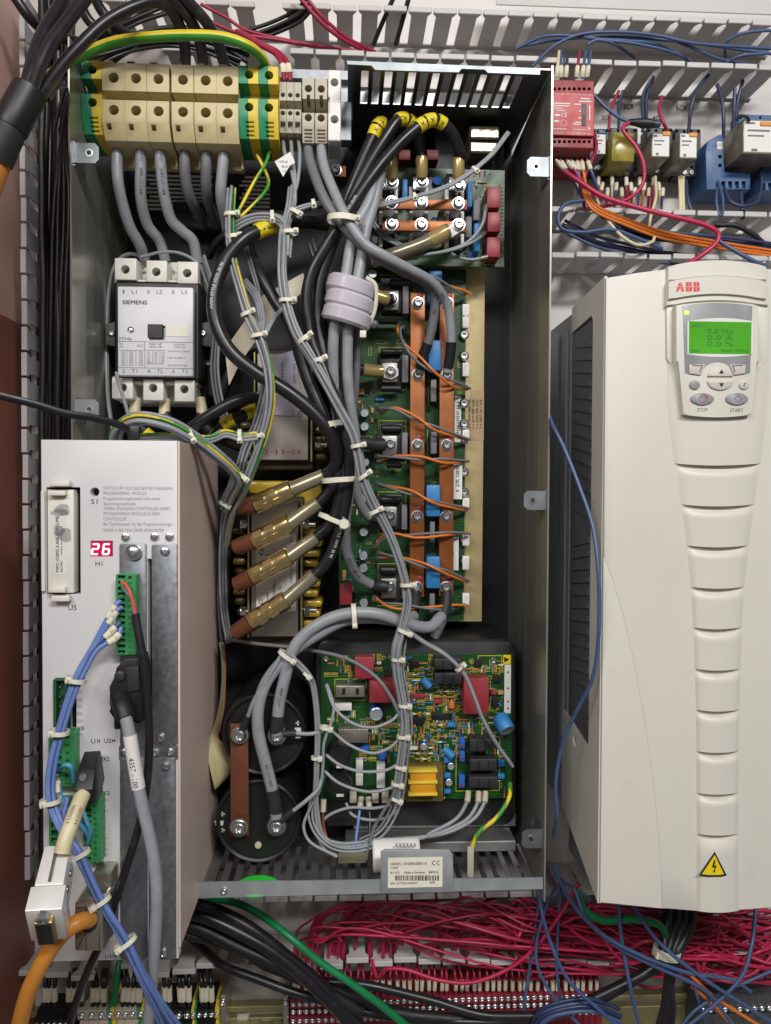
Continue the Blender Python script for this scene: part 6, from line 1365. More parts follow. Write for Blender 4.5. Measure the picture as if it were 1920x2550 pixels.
for i in range(len(L1) - 1): k = i * 4; F += [(k, k + 4, k + 5, k + 1), (k + 2, k + 3, k + 7, k + 6), (k, k + 2, k + 6, k + 4), (k + 1, k + 5, k + 7, k + 3)]
rb.add(VV, F); o = rb.done('ribbon_cable', 'ribbon', None, label='beige flat ribbon cable folded beside the controller', cat='ribbon cable')
b = B(); b.tube([p + Vector((-.0006, -.0006, 0)) for p in L2[:22]], .0012, 6); b.done('edge_conductor', 'ribbon_orange', o)
# green round sticker on the slotted floor
p = W(640, 2182, 190); b = B(); b.lathe((p.x, p.y, ZB + .0018), (0, 0, 1), [(.024, 0), (.024, .0004)], 28); b.done('round_sticker', 'green_sticker', None, label='bright green round sticker on the slotted floor', cat='sticker')
# ------------------------------------------------------------------ cable ties
TL = [(857, 548, 190, 40, 4, 'wide pale tie round the grey and black cables under the terminals', 3.2), (722, 579, 188, 19, -2, 'pale tie on the grey bundle just below the yellow marker', 2), (737, 530, 178, 16, 30, 'pale tie where the grey loop meets the bundle', 2), (781, 508, 174, 10, 80, 'small pale tie on the sideways grey wires', 2), (679, 541, 180, 15, 85, 'small pale tie on the loop beside the yellow marker', 2),
      (717, 749, 203, 20, 0, 'pale tie on the long bundle beside the ferrite rings', 2), (760, 843, 208, 20, -35, 'pale tie on the long bundle above the foil label', 2.2), (796, 896, 209, 18, -18, 'pale tie on the long bundle below the ferrite rings', 2), (618, 781, 198, 17, -20, 'pale tie on the bundle over the beige paper', 2), (645, 836, 202, 20, -10, 'pale tie on the bundle below the beige paper', 2),
      (828, 1057, 182, 36, -10, 'wide pale tie round the black cables above the lugs', 3), (643, 1085, 197, 14, 0, 'pale tie above the red date stamp', 2), (892, 1110, 208, 17, -10, 'pale tie on the long bundle beside the middle screw', 2), (846, 1195, 178, 42, -4, 'wide pale tie round the black cables at the first lug', 2.8), (908, 1184, 206, 18, -35, 'pale tie on the long bundle right of the black cables', 2), (936, 1273, 200, 17, -25, 'pale tie on the long bundle beside the fourth screw', 2),
      (1016, 1456, 186, 18, -3, 'pale tie on the long bundle over the lowest screws', 2), (1008, 1573, 181, 17, 22, 'pale tie where the long bundle meets the grey arch', 2), (882, 1533, 172, 28, 86, 'upright pale tie on top of the grey arch', 2.6), (716, 1634, 174, 24, 35, 'pale tie where the two printed cables part', 2.2),
      (991, 1642, 180, 14, 0, 'pale tie at the upper edge of the control board', 1.8), (1008, 1757, 178, 14, 0, 'pale tie beside the middle red relay', 1.8), (1004, 1834, 177, 14, 0, 'pale tie at the middle of the control board', 1.8), (996, 1910, 174, 12, 10, 'pale tie above the amber coil', 1.8), (989, 1952, 172, 13, 10, 'pale tie beside the amber coil', 1.8), (987, 1990, 169, 13, 20, 'lowest pale tie on the control bundle', 1.8), (812, 1812, 168, 14, 10, 'pale tie on the loops beside the upper capacitor', 1.8), (788, 1887, 163, 11, 0, 'pale tie on the wires beside the capacitors', 1.8), (1146, 1662, 176, 13, -45, 'pale tie on the two wires to the board corner', 1.8),
      (480, 1086, 243, 16, 65, 'pale tie on the grey coil above the controller', 2), (598, 1086, 207, 15, 86, 'pale tie on the wires beside the date stamp', 2), (607, 1188, 200, 14, 40, 'pale tie on the coil wires above the first lug', 2), (560, 1256, 166, 14, 30, 'pale tie on the coil wires beside the first lug', 2), (578, 535, 176, 18, 0, 'pale tie on the bundle below the beige terminals', 2), (584, 590, 182, 18, -6, 'pale tie on the bundle beside the thick swept cable', 2), (765, 1681, 174, 9, 40, 'small pale tie on the wires above the capacitors', 1.8), (1032, 490, 162, 9, 80, 'small pale tie over the copper bar', 1.6), (1182, 424, 158, 9, 50, 'small pale tie on the wires crossing the driver board', 1.6)]
for u, v, d, a, ang, lb__, w_ in TL: tie(u, v, d, a, ang, lb__, wid=w_)
b = B(); b.lathe(W(857, 1305, 190), (0, -1, 0), [(.0058, 0), (.0058, .003), (.005, .004), (0, .004)], 20); t = tie(833, 1295, 176, 40, 22, 'pale tie with a round head between the second and third lugs', wid=2.6); b.done('round_head', 'tie', t)
b = B(); P = [W(*q) for q in ((-60, 965, 332), (0, 985, 325), (80, 1005, 315), (165, 1030, 302), (230, 1040, 290), (300, 1060, 275), (345, 1088, 262))]; b.tube(catmull(P, 6), .0036, 8, flat=.35); t = b.done('cable_tie', 'tie_black', None, label='large black cable tie crossing from the picture edge above the controller', cat='cable tie')
comp('head', 318, 1060, 346, 1094, 270, 6, 'tie_black', t)
# ------------------------------------------------------------------ wires at the controller
Z_ = 322
BW = [('first', (300, 1497), (281, 1515)), ('second', (303, 1512), (286, 1530)), ('third', (300, 1550), (280, 1570)), ('fourth', (303, 1562), (285, 1588))]
for i, (od_, a, c_) in enumerate(BW):
    k = (i - 1.5) * 4.4
    o, Q = wire('wire', [(*a, Z_ - 6), (*c_, Z_ - 2), (235 + k, 1615, Z_ + 3), (205 + k, 1668, Z_ + 6), (184 + k, 1716, Z_ + 8), (160 + k, 1790, Z_ + 8), (141 + k, 1860, Z_ + 8), (127 + k, 1930, Z_ + 10), (128 + k, 1995, Z_ + 12), (148 + k, 2050, Z_ + 16), (174 + k, 2095, Z_ + 20), (196 + k, 2130, Z_ + 22), (247 + k * .8, 2240, Z_ + 22), (312 + k, 2348, Z_ + 18), (352 + k, 2430, Z_ + 5), (395 + k * 2, 2510, Z_ - 20), (440 + k * 4, 2600, Z_ - 60)], 2.4, 'blue_bright' if i != 2 else 'blue_wire', 'blue wire with cream marker, %s from the top of the green plug' % od_, 'wire', 'blue wires on the controller')
    marker(o, Q, .012, 13, 3.5, txt='12')
bundle('thin blue wire joining the blue bundle at the lower plugs', 'extra blue wires at the controller', [(158, 1985, Z_), (150, 2040, Z_ + 8), (172, 2092, Z_ + 14), (198, 2135, Z_ + 18), (250, 2244, Z_ + 18), (316, 2350, Z_ + 14), (356, 2430, Z_), (410, 2515, Z_ - 24), (470, 2600, Z_ - 60)], 3, 2.3, ['blue_bright', 'blue_wire'], 4.5, ends=.5)
for lb__, pts, m, r in (('cyan wire loop on the green plug', [(146, 1918, Z_ - 4), (160, 1906, Z_ + 4), (176, 1912, Z_ + 4), (184, 1945, Z_ - 6)], 'cyan_wire', 2.2), ('cyan wire curving down to the lower green plug', [(145, 1950, Z_), (152, 1990, Z_ + 4), (175, 2030, Z_ + 4), (205, 2060, Z_), (222, 2085, Z_ - 10)], 'cyan_wire', 2.2), ('second cyan wire behind the cream cable', [(205, 2000, Z_ - 6), (215, 2040, Z_), (226, 2070, Z_ - 4), (218, 2100, Z_ - 10)], 'cyan_wire', 2.0), ('pale grey wire with marker beside the cyan loop', [(146, 1940, Z_), (145, 1970, Z_ + 6), (152, 2010, Z_ + 6), (168, 2050, Z_ + 2)], 'grey_wire', 2.0)):
    o, Q = wire('wire', pts, r, m, lb__, 'wire'); 
    if 'marker' in lb__: marker(o, Q, .05, 10, 2.8)
wire('wire', [(302, 1447, Z_ - 6), (318, 1468, Z_ - 2), (327, 1492, Z_), (334, 1515, Z_), (338, 1538, Z_)], 1.5, 'logo_red', 'thin pink wire leaving the top of the green plug', 'wire')
wire('wire', [(304, 1462, Z_ - 6), (318, 1478, Z_), (330, 1494, Z_ - 2), (331, 1515, Z_), (336, 1538, Z_)], 1.3, 'grey_cable_dark', 'thin dark wire twisted with the pink wire', 'wire')
o, Q = cable('thin black cable hanging from the green plug past the metal plates', [(337, 1528, Z_), (346, 1580, Z_ + 2), (360, 1660, Z_ + 4), (370, 1760, Z_ + 4), (373, 1850, Z_ + 2), (364, 1950, Z_), (346, 2050, Z_), (320, 2140, Z_ - 2), (290, 2230, Z_ - 4), (255, 2330, Z_ - 6), (215, 2430, Z_ - 20), (165, 2580, Z_ - 60)], 3.9, BK)
o, Q = cable('grey cable with white marked sleeve hanging from the black hood', [(312, 1785, CD + 42), (322, 1830, CD + 44), (330, 1880, CD + 44), (343, 1960, CD + 42), (358, 2030, CD + 40), (376, 2110, CD + 38), (388, 2190, CD + 36), (392, 2270, CD + 32), (388, 2350, CD + 26), (380, 2440, CD + 14), (368, 2600, CD - 10)], 5.6, GC)
mk = sleeve(o, Q, .10, .30, 6.2, 'label_white', 'marked_sleeve', 18); b = B(); b.wraptext('4357 - 100', Q, .0062, .036, .0046, -.35); b.done('lettering', 'ink', mk)
o, Q = cable('orange cable curving down from the metal hood', [(224, 2290, CD + 52), (200, 2295, CD + 64), (165, 2318, CD + 70), (130, 2362, CD + 70), (98, 2420, CD + 68), (66, 2490, CD + 60), (30, 2600, CD + 40)], 7.4, 'orange_cable')
for u, v, a, ang, lb__, dz in ((189, 1692, 23, 12, 'topmost pale tie on the blue wires', 7), (146, 1823, 23, 5, 'pale tie on the blue wires beside the pin header', 8), (126, 1995, 23, -5, 'pale tie on the blue wires beside the black plug', 12), (196, 2128, 27, -24, 'pale tie on the blue wires beside the shiny metal connector', 20), (248, 2246, 27, -30, 'pale tie on the blue wires over the metal hood', 20), (312, 2348, 28, -33, 'lowest pale tie on the blue wires', 16)): tie(u, v, Z_ + dz, a, ang, lb__, depth=7.5, head=-.6)
# ------------------------------------------------------------------ black cables in the upper corner
o, Q = cable('thick orange cable with black shrink sleeve in the upper corner', [(-60, 520, 300), (-20, 430, 302), (10, 360, 304), (40, 295, 304), (75, 225, 300)], 13.5, 'orange_cable', n=20); sleeve(o, Q, .36, .80, 15.4, 'plastic_dark', n=20); sleeve(o, Q, .66, 1, 16.4, 'plastic_black', n=20)
for lb__, pts, r in (('thick black cable leaving the shrink sleeve nearest the wall', [(60, 250, 300), (80, 170, 290), (105, 95, 275), (145, 20, 255), (175, -50, 240)], 6.8), ('thick black cable leaving the shrink sleeve beside the earth cable', [(72, 250, 300), (95, 180, 290), (125, 115, 280), (175, 45, 262), (235, -40, 240)], 6.8),
    ('black cable arching to the fourth beige terminal', [(92, 250, 285), (140, 180, 270), (202, 108, 255), (262, 54, 245), (336, 18, 235), (388, 8, 225), (422, 24, 212), (446, 66, 195), (458, 110, 180), (462, 160, 165)], 6.2), ('black cable coming from above to the fifth beige terminal', [(395, -40, 225), (430, 0, 215), (470, 40, 200), (496, 95, 182), (507, 160, 165)], 6.2), ('black cable coming from above to the sixth beige terminal', [(420, -50, 225), (460, -5, 214), (512, 50, 198), (545, 105, 180), (560, 162, 165)], 6.2),
    ('black cable crossing the upper corner to the wall', [(28, -20, 130), (70, 40, 120), (110, 75, 100), (160, 95, 80), (230, 110, 60)], 6), ('black cable behind the chamfered side plate', [(225, -30, 140), (250, 25, 130), (290, 70, 120), (340, 100, 100)], 6), ('black cable dropping behind the arched cables', [(190, -30, 130), (215, 40, 120), (260, 85, 110), (310, 115, 90)], 6)):
    cable(lb__, pts, r, BK, group='black cables in the upper corner')
bundle('thin black wire fanning out behind the terminal row', 'thin black wires behind the terminals', [(88, 240, 260), (130, 208, 228), (160, 200, 190), (178, 198, 150), (190, 200, 120)], 6, 3.0, BK, 9, ends=.8)
bundle('thin black wire arching over the beige terminals', 'thin black wires over the terminals', [(230, 165, 150), (300, 120, 150), (380, 90, 140), (470, 85, 120), (560, 110, 110), (620, 140, 100)], 6, 2.6, 'black_cable_dull', 10, ends=.6)
for k in range(11):
    u = 98 + k * 7.5 + rnd(-2, 2); s_ = rnd(-6, 6); d = 34 + (k * 37 % 46)
    cable('black cable running down the upright duct', [(u + rnd(-8, 8), -30, d), (u + s_, 200, d), (u + rnd(-3, 3), 480, d), (u + s_ * .6, 800, d), (u + rnd(-3, 3), 1150, d), (u - 3, 1500, d), (u, 1900, d), (u + rnd(-4, 4), 2240, d)], rnd(2.6, 5.4), 'black_cable_dull' if k % 3 else BK, group='black cables in the upright duct', n=10)
for k in range(5):
    u = 122 + k * 12
    cable('thin black wire bending out of the upright duct', [(195 + k * 2, 195, 150), (170 + k * 3, 260, 120), (150 + k * 4, 360, 90), (u + 14, 500, 80), (u + 6, 760, 74), (u, 1120, 66), (u, 1400, 60)], 2.8, BK, group='thin black wires in the upright duct', n=8)
# ------------------------------------------------------------------ red and blue wires in the top duct
for lb__, pts, r in (('crimson wire entering the top duct over the beige terminals', [(425, -20, 90), (483, 29, 84), (588, 80, 76), (700, 101, 66), (800, 118, 50), (900, 128, 40)], 2.4), ('crimson wire slanting across the top duct', [(735, -20, 95), (792, 48, 86), (850, 95, 70), (912, 128, 50)], 2.6), ('second crimson wire slanting across the top duct', [(752, -20, 92), (800, 40, 84), (866, 95, 66), (935, 130, 46)], 2.4), ('crimson wire curving beside the arched earth cable', [(500, 10, 80), (560, 40, 76), (620, 78, 70), (744, 107, 60), (880, 126, 44)], 2.2)): wire('wire', [p for p in pts], r, 'red_wire', lb__, 'wire', 'crimson wires in the top duct')
for i, e in enumerate((707, 723)):
    o, Q = wire('wire', [(590 + i * 8, 78, 110), (640 + i * 8, 108, 130), (684 + i * 10, 132, 150), (702 + i * 14, 160, 160), (e, 200, 158)], 3.1, 'red_wire', 'thick crimson wire into the %s small pale terminal' % ['first', 'second'][i], 'wire', 'crimson wires to the small terminals'); marker(o, Q, .86, 9, 3.7)
bundle('thin black wire crossing inside the top duct', 'black wires in the top duct', [(620, 90, 60), (680, 70, 60), (740, 40, 70), (770, 10, 80)], 4, 2.4, 'black_cable_dull', 8)
for i, pts in enumerate(([(930, 112, 40), (950, 60, 60), (990, -30, 84)], [(985, 112, 40), (1000, 60, 60), (1025, -30, 84)])): wire('wire', pts, 3, 'black_cable_dull', 'black wire standing up in the top duct, %s of two' % ['first', 'second'][i], 'wire')
TB = [[(1285, 122, 70), (1350, 92, 84), (1420, 90, 88), (1480, 97, 88), (1560, 100, 86), (1640, 112, 80), (1720, 152, 60)], [(1325, 165, 84), (1380, 116, 90), (1450, 86, 92), (1540, 80, 92), (1640, 90, 90), (1740, 108, 88), (1960, 124, 80)], [(1462, 112, 90), (1490, 101, 90), (1530, 110, 86), (1580, 145, 60)], [(1500, 100, 88), (1600, 112, 86), (1680, 132, 80), (1720, 155, 60)], [(1690, 105, 86), (1750, 130, 80), (1800, 148, 74), (1890, 165, 60)], [(1800, 162, 70), (1850, 138, 82), (1960, 130, 80)], [(1805, 150, 60), (1812, 105, 76), (1860, 82, 84), (1960, 74, 84)], [(1300, 115, 64), (1400, 96, 80), (1530, 92, 84), (1660, 100, 82), (1800, 118, 76), (1960, 138, 70)]]
for i, pts in enumerate(TB): wire('wire', pts, 2.0, 'blue_wire', 'blue wire, %s of those arching through the top duct above the relays' % ordinal(i + 1), 'wire', 'blue wires in the top duct')
# ------------------------------------------------------------------ wires around the relays
RW = [('blue wire from the red relay to the dark splice', [(1478, 236, 96), (1510, 268, 98), (1540, 292, 98), (1566, 304, 100)], 'blue_wire', 2.2), ('dark blue wire dropping to the yellowed relay', [(1552, 225, 60), (1542, 262, 56), (1541, 320, 50)], 'blue_dark', 2), ('red wire dropping to the slim relay', [(1542, 225, 56), (1522, 270, 50), (1515, 325, 46)], 'red_wire', 2), ('dark blue wire dropping behind the splice', [(1622, 200, 60), (1602, 240, 56), (1602, 300, 50), (1600, 330, 46)], 'blue_dark', 2.2), ('second dark blue wire dropping behind the splice', [(1628, 190, 56), (1612, 240, 52), (1610, 300, 46)], 'blue_dark', 2.2), ('dark red wire bending to the small relay', [(1648, 240, 56), (1643, 275, 60), (1653, 305, 64), (1662, 325, 60)], 'red_wire', 2.2), ('blue wire bending to the relay nearer the blue socket', [(1770, 180, 60), (1742, 215, 64), (1722, 265, 66), (1714, 332, 58)], 'blue_dark', 2.4), ('dark blue wire entering the blue socket', [(1786, 210, 60), (1798, 255, 66), (1802, 300, 66), (1802, 345, 60)], 'blue_dark', 2.4), ('dark blue wire behind the large relay', [(1830, 220, 56), (1828, 270, 56), (1826, 325, 50)], 'blue_dark', 2.4), ('second dark blue wire behind the large relay', [(1850, 200, 56), (1838, 250, 56), (1832, 320, 50)], 'blue_dark', 2.4), ('small black wire loop over the large relay', [(1832, 300, 96), (1845, 288, 100), (1862, 292, 100), (1866, 302, 98)], 'black_cable_dull', 1.8),
      ('red wire looping from the dark splice below the relays', [(1566, 306, 102), (1552, 318, 104), (1558, 335, 106), (1585, 368, 108), (1603, 410, 108), (1602, 455, 106), (1578, 486, 104), (1540, 505, 100), (1480, 518, 92)], 'red_bright', 2.4), ('thick crimson wire sagging from the red relay over the duct', [(1402, 425, 96), (1450, 458, 104), (1505, 492, 108), (1600, 520, 110), (1690, 542, 112), (1755, 560, 112), (1786, 580, 112), (1782, 604, 112), (1750, 632, 112), (1708, 660, 108)], 'red_bright', 3.2), ('red wire at the edge of the red relay', [(1478, 330, 100), (1484, 370, 96), (1470, 410, 92), (1455, 450, 90), (1470, 485, 88)], 'red_wire', 2.4),
      ('cream wire sweeping below the relays to the duct', [(1485, 490, 80), (1500, 530, 90), (1545, 585, 96), (1590, 610, 98), (1625, 602, 96), (1630, 590, 94)], 'cream_wire', 2.0), ('cream wire rising to the small relay', [(1615, 575, 84), (1620, 540, 84), (1634, 490, 76), (1632, 440, 60)], 'cream_wire', 2.0), ('blue wire loop hanging out beside the enclosure', [(1465, 498, 92), (1410, 508, 98), (1390, 540, 100), (1400, 572, 100), (1450, 580, 98), (1520, 572, 96), (1580, 590, 92), (1650, 620, 86)], 'blue_wire', 2.4),
      ('dark blue wire loop below the blue sockets', [(1805, 470, 66), (1820, 500, 76), (1850, 512, 80), (1885, 500, 76), (1897, 460, 66), (1896, 420, 60)], 'blue_dark', 2.4), ('thin blue wire loop below the blue socket', [(1788, 450, 64), (1800, 490, 74), (1800, 530, 80), (1790, 532, 80), (1784, 500, 76), (1786, 470, 66)], 'blue_wire', 1.8), ('dark blue wire dropping from the relay nearer the blue socket', [(1708, 450, 56), (1712, 495, 66), (1724, 535, 70)], 'blue_dark', 2.4), ('dark wire dropping from the blue socket', [(1845, 470, 56), (1848, 510, 66), (1850, 545, 70)], 'blue_dark', 2.8)]
for lb__, pts, m, r in RW: wire('wire', pts, r, m, lb__, 'wire')
for k in range(3):
    wire('wire', [(1692 + k * 5, 440, 56), (1694 + k * 4, 480, 62), (1693 + k * 5, 530, 66)], 1.9, 'cream_wire', 'cream wire dropping from the relay nearer the blue socket', 'wire', 'cream relay wires')
def stub(u, v, d, tu, tv, m, label, grp, r=1.9):
    o, Q = wire('wire', [(u, v, d), (u * .6 + tu * .4, v * .6 + tv * .4, d + 4), (tu, tv, d - 8)], r, m, label, 'wire', grp); marker(o, Q, .05, 12, r + .9)
for k, (u, m) in enumerate(((1385, 'cream_wire'), (1397, 'blue_wire'), (1408, 'blue_dark'), (1436, 'red_wire'), (1450, 'blue_wire'), (1461, 'blue_wire'))):
    stub(u, 196, 104, u + rnd(-4, 10), 128, m, 'marked wire, %s of those entering the red relay from above' % ordinal(k + 1), 'wires above the red relay'); 
for k, (u, m, tu, tv) in enumerate(((1384, 'cream_wire', 1470, 500), (1395, 'blue_wire', 1455, 500), (1410, 'red_bright', 1480, 490), (1422, 'blue_wire', 1470, 510), (1436, 'red_wire', 1456, 520), (1448, 'orange_wire', 1470, 525), (1462, 'blue_wire', 1500, 500))):
    stub(u, 398, 92, tu, tv, m, 'marked wire, %s of those leaving the red relay downwards' % ordinal(k + 1), 'wires below the red relay', 2.1)
for k in range(15):
    u = 1490 + k * 11.5; m = ('orange_wire', 'red_wire', 'red_wire', 'cream_wire', 'blue_wire')[k % 5]
    stub(u, 440 + (k % 3) * 14, 52, u + rnd(-12, 8), 520, m, 'short marked wire below the plug in relays', 'marked wires below the relays', 1.7)
bundle('orange wire running along the duct above the drive', 'orange wires in the short duct', [(1455, 470, 90), (1480, 518, 96), (1560, 553, 92), (1650, 585, 86), (1760, 605, 80), (1860, 622, 76), (1990, 640, 70)], 5, 1.9, 'orange_wire', 5)
bundle('blue wire running along the duct above the drive', 'blue wires in the short duct', [(1500, 530, 70), (1580, 575, 74), (1680, 590, 74), (1800, 600, 70), (1990, 625, 66)], 6, 2.1, ['blue_wire', 'blue_dark'], 8)
bundle('dark blue wire lying low in the short duct', 'low blue wires in the short duct', [(1400, 560, 60), (1480, 600, 60), (1560, 620, 60), (1650, 640, 60), (1760, 650, 50)], 5, 2.1, ['blue_dark', 'blue_wire'], 9)
wire('wire', [(1790, 600, 90), (1840, 630, 96), (1880, 652, 98), (1910, 664, 96)], 2.8, 'blue_wire', 'blue grey wire slanting down behind the drive head', 'wire')
wire('wire', [(1780, 560, 70), (1830, 560, 74), (1870, 580, 74), (1900, 605, 70)], 3.4, 'black_cable_dull', 'black wire curling in the short duct', 'wire')
# --- blue wire hanging over the flank of the drive
wire('wire', [(1362, 1020, 195), (1376, 1058, 216), (1404, 1115, 228), (1440, 1205, 240), (1474, 1305, 256), (1489, 1400, 268), (1494, 1490, 272), (1489, 1600, 272), (1474, 1690, 266), (1440, 1760, 250), (1410, 1825, 236), (1392, 1890, 224), (1384, 1960, 220), (1388, 2030, 214), (1378, 2080, 190)], 2.2, 'blue_wire', 'blue wire bowing out over the flank of the drive', 'wire')
# ------------------------------------------------------------------ bottom of the cabinet
for lb__, pts, r, m in (('thick black cable, uppermost of those fanning from behind the controller', [(400, 2238, 120), (520, 2262, 126), (620, 2310, 130), (720, 2385, 130), (820, 2470, 126), (900, 2560, 118)], 7.6, BK), ('thick black cable, second of those fanning from behind the controller', [(400, 2268, 124), (520, 2288, 130), (640, 2345, 134), (740, 2420, 134), (830, 2500, 128), (890, 2580, 120)], 7.6, BK), ('thick black cable, third of those fanning from behind the controller', [(400, 2290, 110), (500, 2312, 118), (610, 2365, 124), (720, 2420, 126), (800, 2465, 126), (900, 2520, 120)], 7.6, 'black_cable_dull'), ('thick black cable, lowest of those fanning from behind the controller', [(400, 2320, 110), (500, 2335, 110), (620, 2372, 110), (760, 2440, 112), (900, 2490, 112), (1000, 2525, 110), (1200, 2545, 105)], 7, 'black_cable_dull'),
    ('long black cable from the duct to the far bundle', [(470, 2330, 40), (520, 2375, 66), (560, 2408, 90), (650, 2442, 100), (760, 2480, 106), (900, 2515, 108), (1050, 2540, 108), (1200, 2546, 110), (1330, 2538, 120)], 5.5, BK), ('second long black cable from the duct to the far bundle', [(600, 2350, 40), (640, 2390, 70), (680, 2412, 92), (780, 2440, 104), (920, 2455, 108), (1060, 2490, 110), (1200, 2525, 116), (1330, 2530, 124)], 5.5, BK), ('green cable running with the black ones', [(520, 2235, 96), (600, 2255, 104), (660, 2285, 118), (720, 2330, 138), (800, 2398, 142), (880, 2455, 142), (950, 2505, 138), (1030, 2570, 130)], 4.4, 'green_wire'), ('green cable behind the terminal markers', [(300, 2390, 60), (292, 2440, 70), (284, 2500, 66)], 4.2, 'green_wire'), ('green cable leaving the drive from below', [(1440, 2215, 120), (1455, 2262, 130), (1500, 2290, 136), (1570, 2288, 138), (1635, 2300, 138), (1655, 2325, 134), (1652, 2350, 128)], 4.6, 'green_wire')):
    cable(lb__, pts, r, m, group='cables along the bottom')
for k in range(4):
    u = 1668 + k * 18
    cable('black cable, %s of the bundle below the drive' % ordinal(k + 1), [(u, 2240, 110), (u - 4, 2300, 124), (1652 + k * 12, 2362, 136), (1640 + k * 14, 2395, 138)] + ([(1560, 2450, 138), (1440, 2505, 132), (1300, 2540, 120)] if k < 2 else [(1655 + k * 4, 2450, 136), (1625 + k * 16, 2520, 130), (1600 + k * 18, 2600, 120)]), 6.6, BK, group='bundle below the drive')
tie(1660, 2372, 138, 34, 12, 'wide pale tie round the black bundle below the drive', wid=5, hs=1.6, head=-1)
LBW = [[(1378, 2150, 150), (1415, 2235, 156), (1480, 2310, 160), (1580, 2372, 164), (1700, 2420, 164), (1820, 2440, 158), (1870, 2470, 150)], [(1338, 2215, 140), (1366, 2330, 150), (1415, 2440, 158), (1490, 2515, 160), (1580, 2590, 156)], [(1540, 2250, 140), (1552, 2360, 152), (1572, 2470, 158), (1600, 2580, 156)], [(1575, 2255, 140), (1640, 2345, 160), (1750, 2435, 164), (1920, 2545, 158)], [(1882, 2260, 130), (1872, 2360, 150), (1835, 2450, 158), (1700, 2565, 156)], [(1430, 2210, 130), (1460, 2290, 150), (1540, 2360, 158), (1640, 2410, 160), (1760, 2470, 156), (1830, 2560, 150)], [(1470, 2240, 120), (1400, 2200, 120), (1360, 2260, 120), (1335, 2380, 130), (1370, 2470, 140), (1450, 2560, 146)], [(1400, 2190, 90), (1395, 2240, 110), (1390, 2330, 120), (1388, 2420, 124), (1400, 2520, 124)], [(1345, 2215, 90), (1330, 2330, 104), (1318, 2420, 112), (1308, 2480, 116), (1300, 2560, 116)], [(1960, 2400, 130), (1850, 2450, 140), (1740, 2510, 146), (1680, 2580, 146)], [(1700, 2360, 70), (1730, 2460, 110), (1745, 2510, 116), (1770, 2580, 116)]]
for i, pts in enumerate(LBW): wire('wire', pts, 2.4 if i < 6 else 2.0, 'blue_wire' if i % 3 else 'cyan_wire' if i == 99 else 'blue_wire', 'blue wire, %s of those trailing over the red tangle' % ordinal(i + 1), 'wire', 'blue wires over the red tangle')
bundle('dark blue wire curling at the bottom beside the red terminals', 'dark blue coil at the bottom', [(1330, 2600, 130), (1345, 2540, 140), (1390, 2515, 148), (1470, 2505, 148), (1540, 2530, 140)], 7, 2.4, ['blue_dark', 'blue_wire'], 9)
random.seed(21)
for k in range(46):                                         # red wires that rise from the slots and sweep to the side
    u0 = rnd(730, 1330); d0 = rnd(28, 74); hgt = rnd(2238, 2325); u1 = rnd(1250, 1990); v1 = rnd(2265, 2450); um = u0 + rnd(30, 190)
    wire('wire', [(u0 - rnd(0, 12), 2385, d0), (u0, 2345, d0), (u0 + 22, hgt + 35, d0 + 12), (um, hgt + rnd(-12, 22), d0 + 25), ((um + u1) / 2, (hgt + v1) / 2 + rnd(-35, 60), d0 + rnd(15, 55)), (u1, v1, d0 + 20), (u1 + 120, v1 + rnd(-40, 30), d0 + 10)], rnd(1.3, 2.5), 'red_wire' if k % 3 else 'red_bright', 'thin red wire rising from a slot and sweeping sideways', 'wire', 'red wires rising from the slots', n=7, sub=5)
for k in range(40):                                         # tangle under the drive
    u0 = rnd(1100, 1700); v0 = rnd(2235, 2330); u1 = u0 + rnd(200, 520); v1 = rnd(2270, 2430); d0 = rnd(36, 100)
    wire('wire', [(u0, v0, d0), (u0 + (u1 - u0) * .3, v0 + rnd(-20, 65), d0 + rnd(0, 25)), (u0 + (u1 - u0) * .65, (v0 + v1) / 2 + rnd(-35, 75), d0 + rnd(0, 30)), (u1, v1, d0)], rnd(1.3, 2.6), 'red_wire' if k % 3 else 'red_bright', 'thin red wire in the tangle below the drive', 'wire', 'red wires tangled below the drive', n=7, sub=5)
for k in range(34):
    u0 = rnd(1480, 1930); v0 = rnd(2330, 2440); u1 = u0 + rnd(-330, 330); v1 = v0 + rnd(-110, 20); d0 = rnd(60, 110)
    wire('wire', [(u0, v0, d0), ((u0 + u1) / 2, (v0 + v1) / 2 + rnd(-20, 40), d0 + 8), (u1, v1, d0)], rnd(1.8, 2.6), 'red_wire' if k % 3 else 'red_bright', 'thin red wire crossing low in the tangle', 'wire', 'low red wires below the drive', n=7, sub=6)
for k in range(16):
    u0 = rnd(760, 960); wire('wire', [(u0, 2395, 60), (u0 + 8, 2330, 60), (u0 + 40, 2270 + rnd(-8, 14), 64), (u0 + 130, 2235 + rnd(-10, 10), 64), (u0 + 280, 2228, 60)], rnd(1.7, 2.2), 'red_wire', 'thin red wire bending from a slot towards the enclosure', 'wire', 'red wires bending to the enclosure', n=7, sub=5)
wire('wire', [(925, 2390, 80), (940, 2435, 84), (960, 2415, 96), (1010, 2415, 104), (1090, 2440, 108), (1180, 2445, 112), (1270, 2410, 116), (1340, 2350, 120), (1400, 2270, 120), (1440, 2200, 116)], 2.4, 'red_bright', 'bright red wire looping in front of all the others', 'wire')
for i, pts in enumerate(([(1720, 2430, 110), (1790, 2490, 116), (1900, 2560, 116)], [(1720, 2455, 104), (1770, 2500, 112), (1850, 2580, 112)])): wire('wire', pts, 2.2, 'orange_wire', 'orange wire, %s of two crossing the lower corner' % ordinal(i + 1), 'wire')
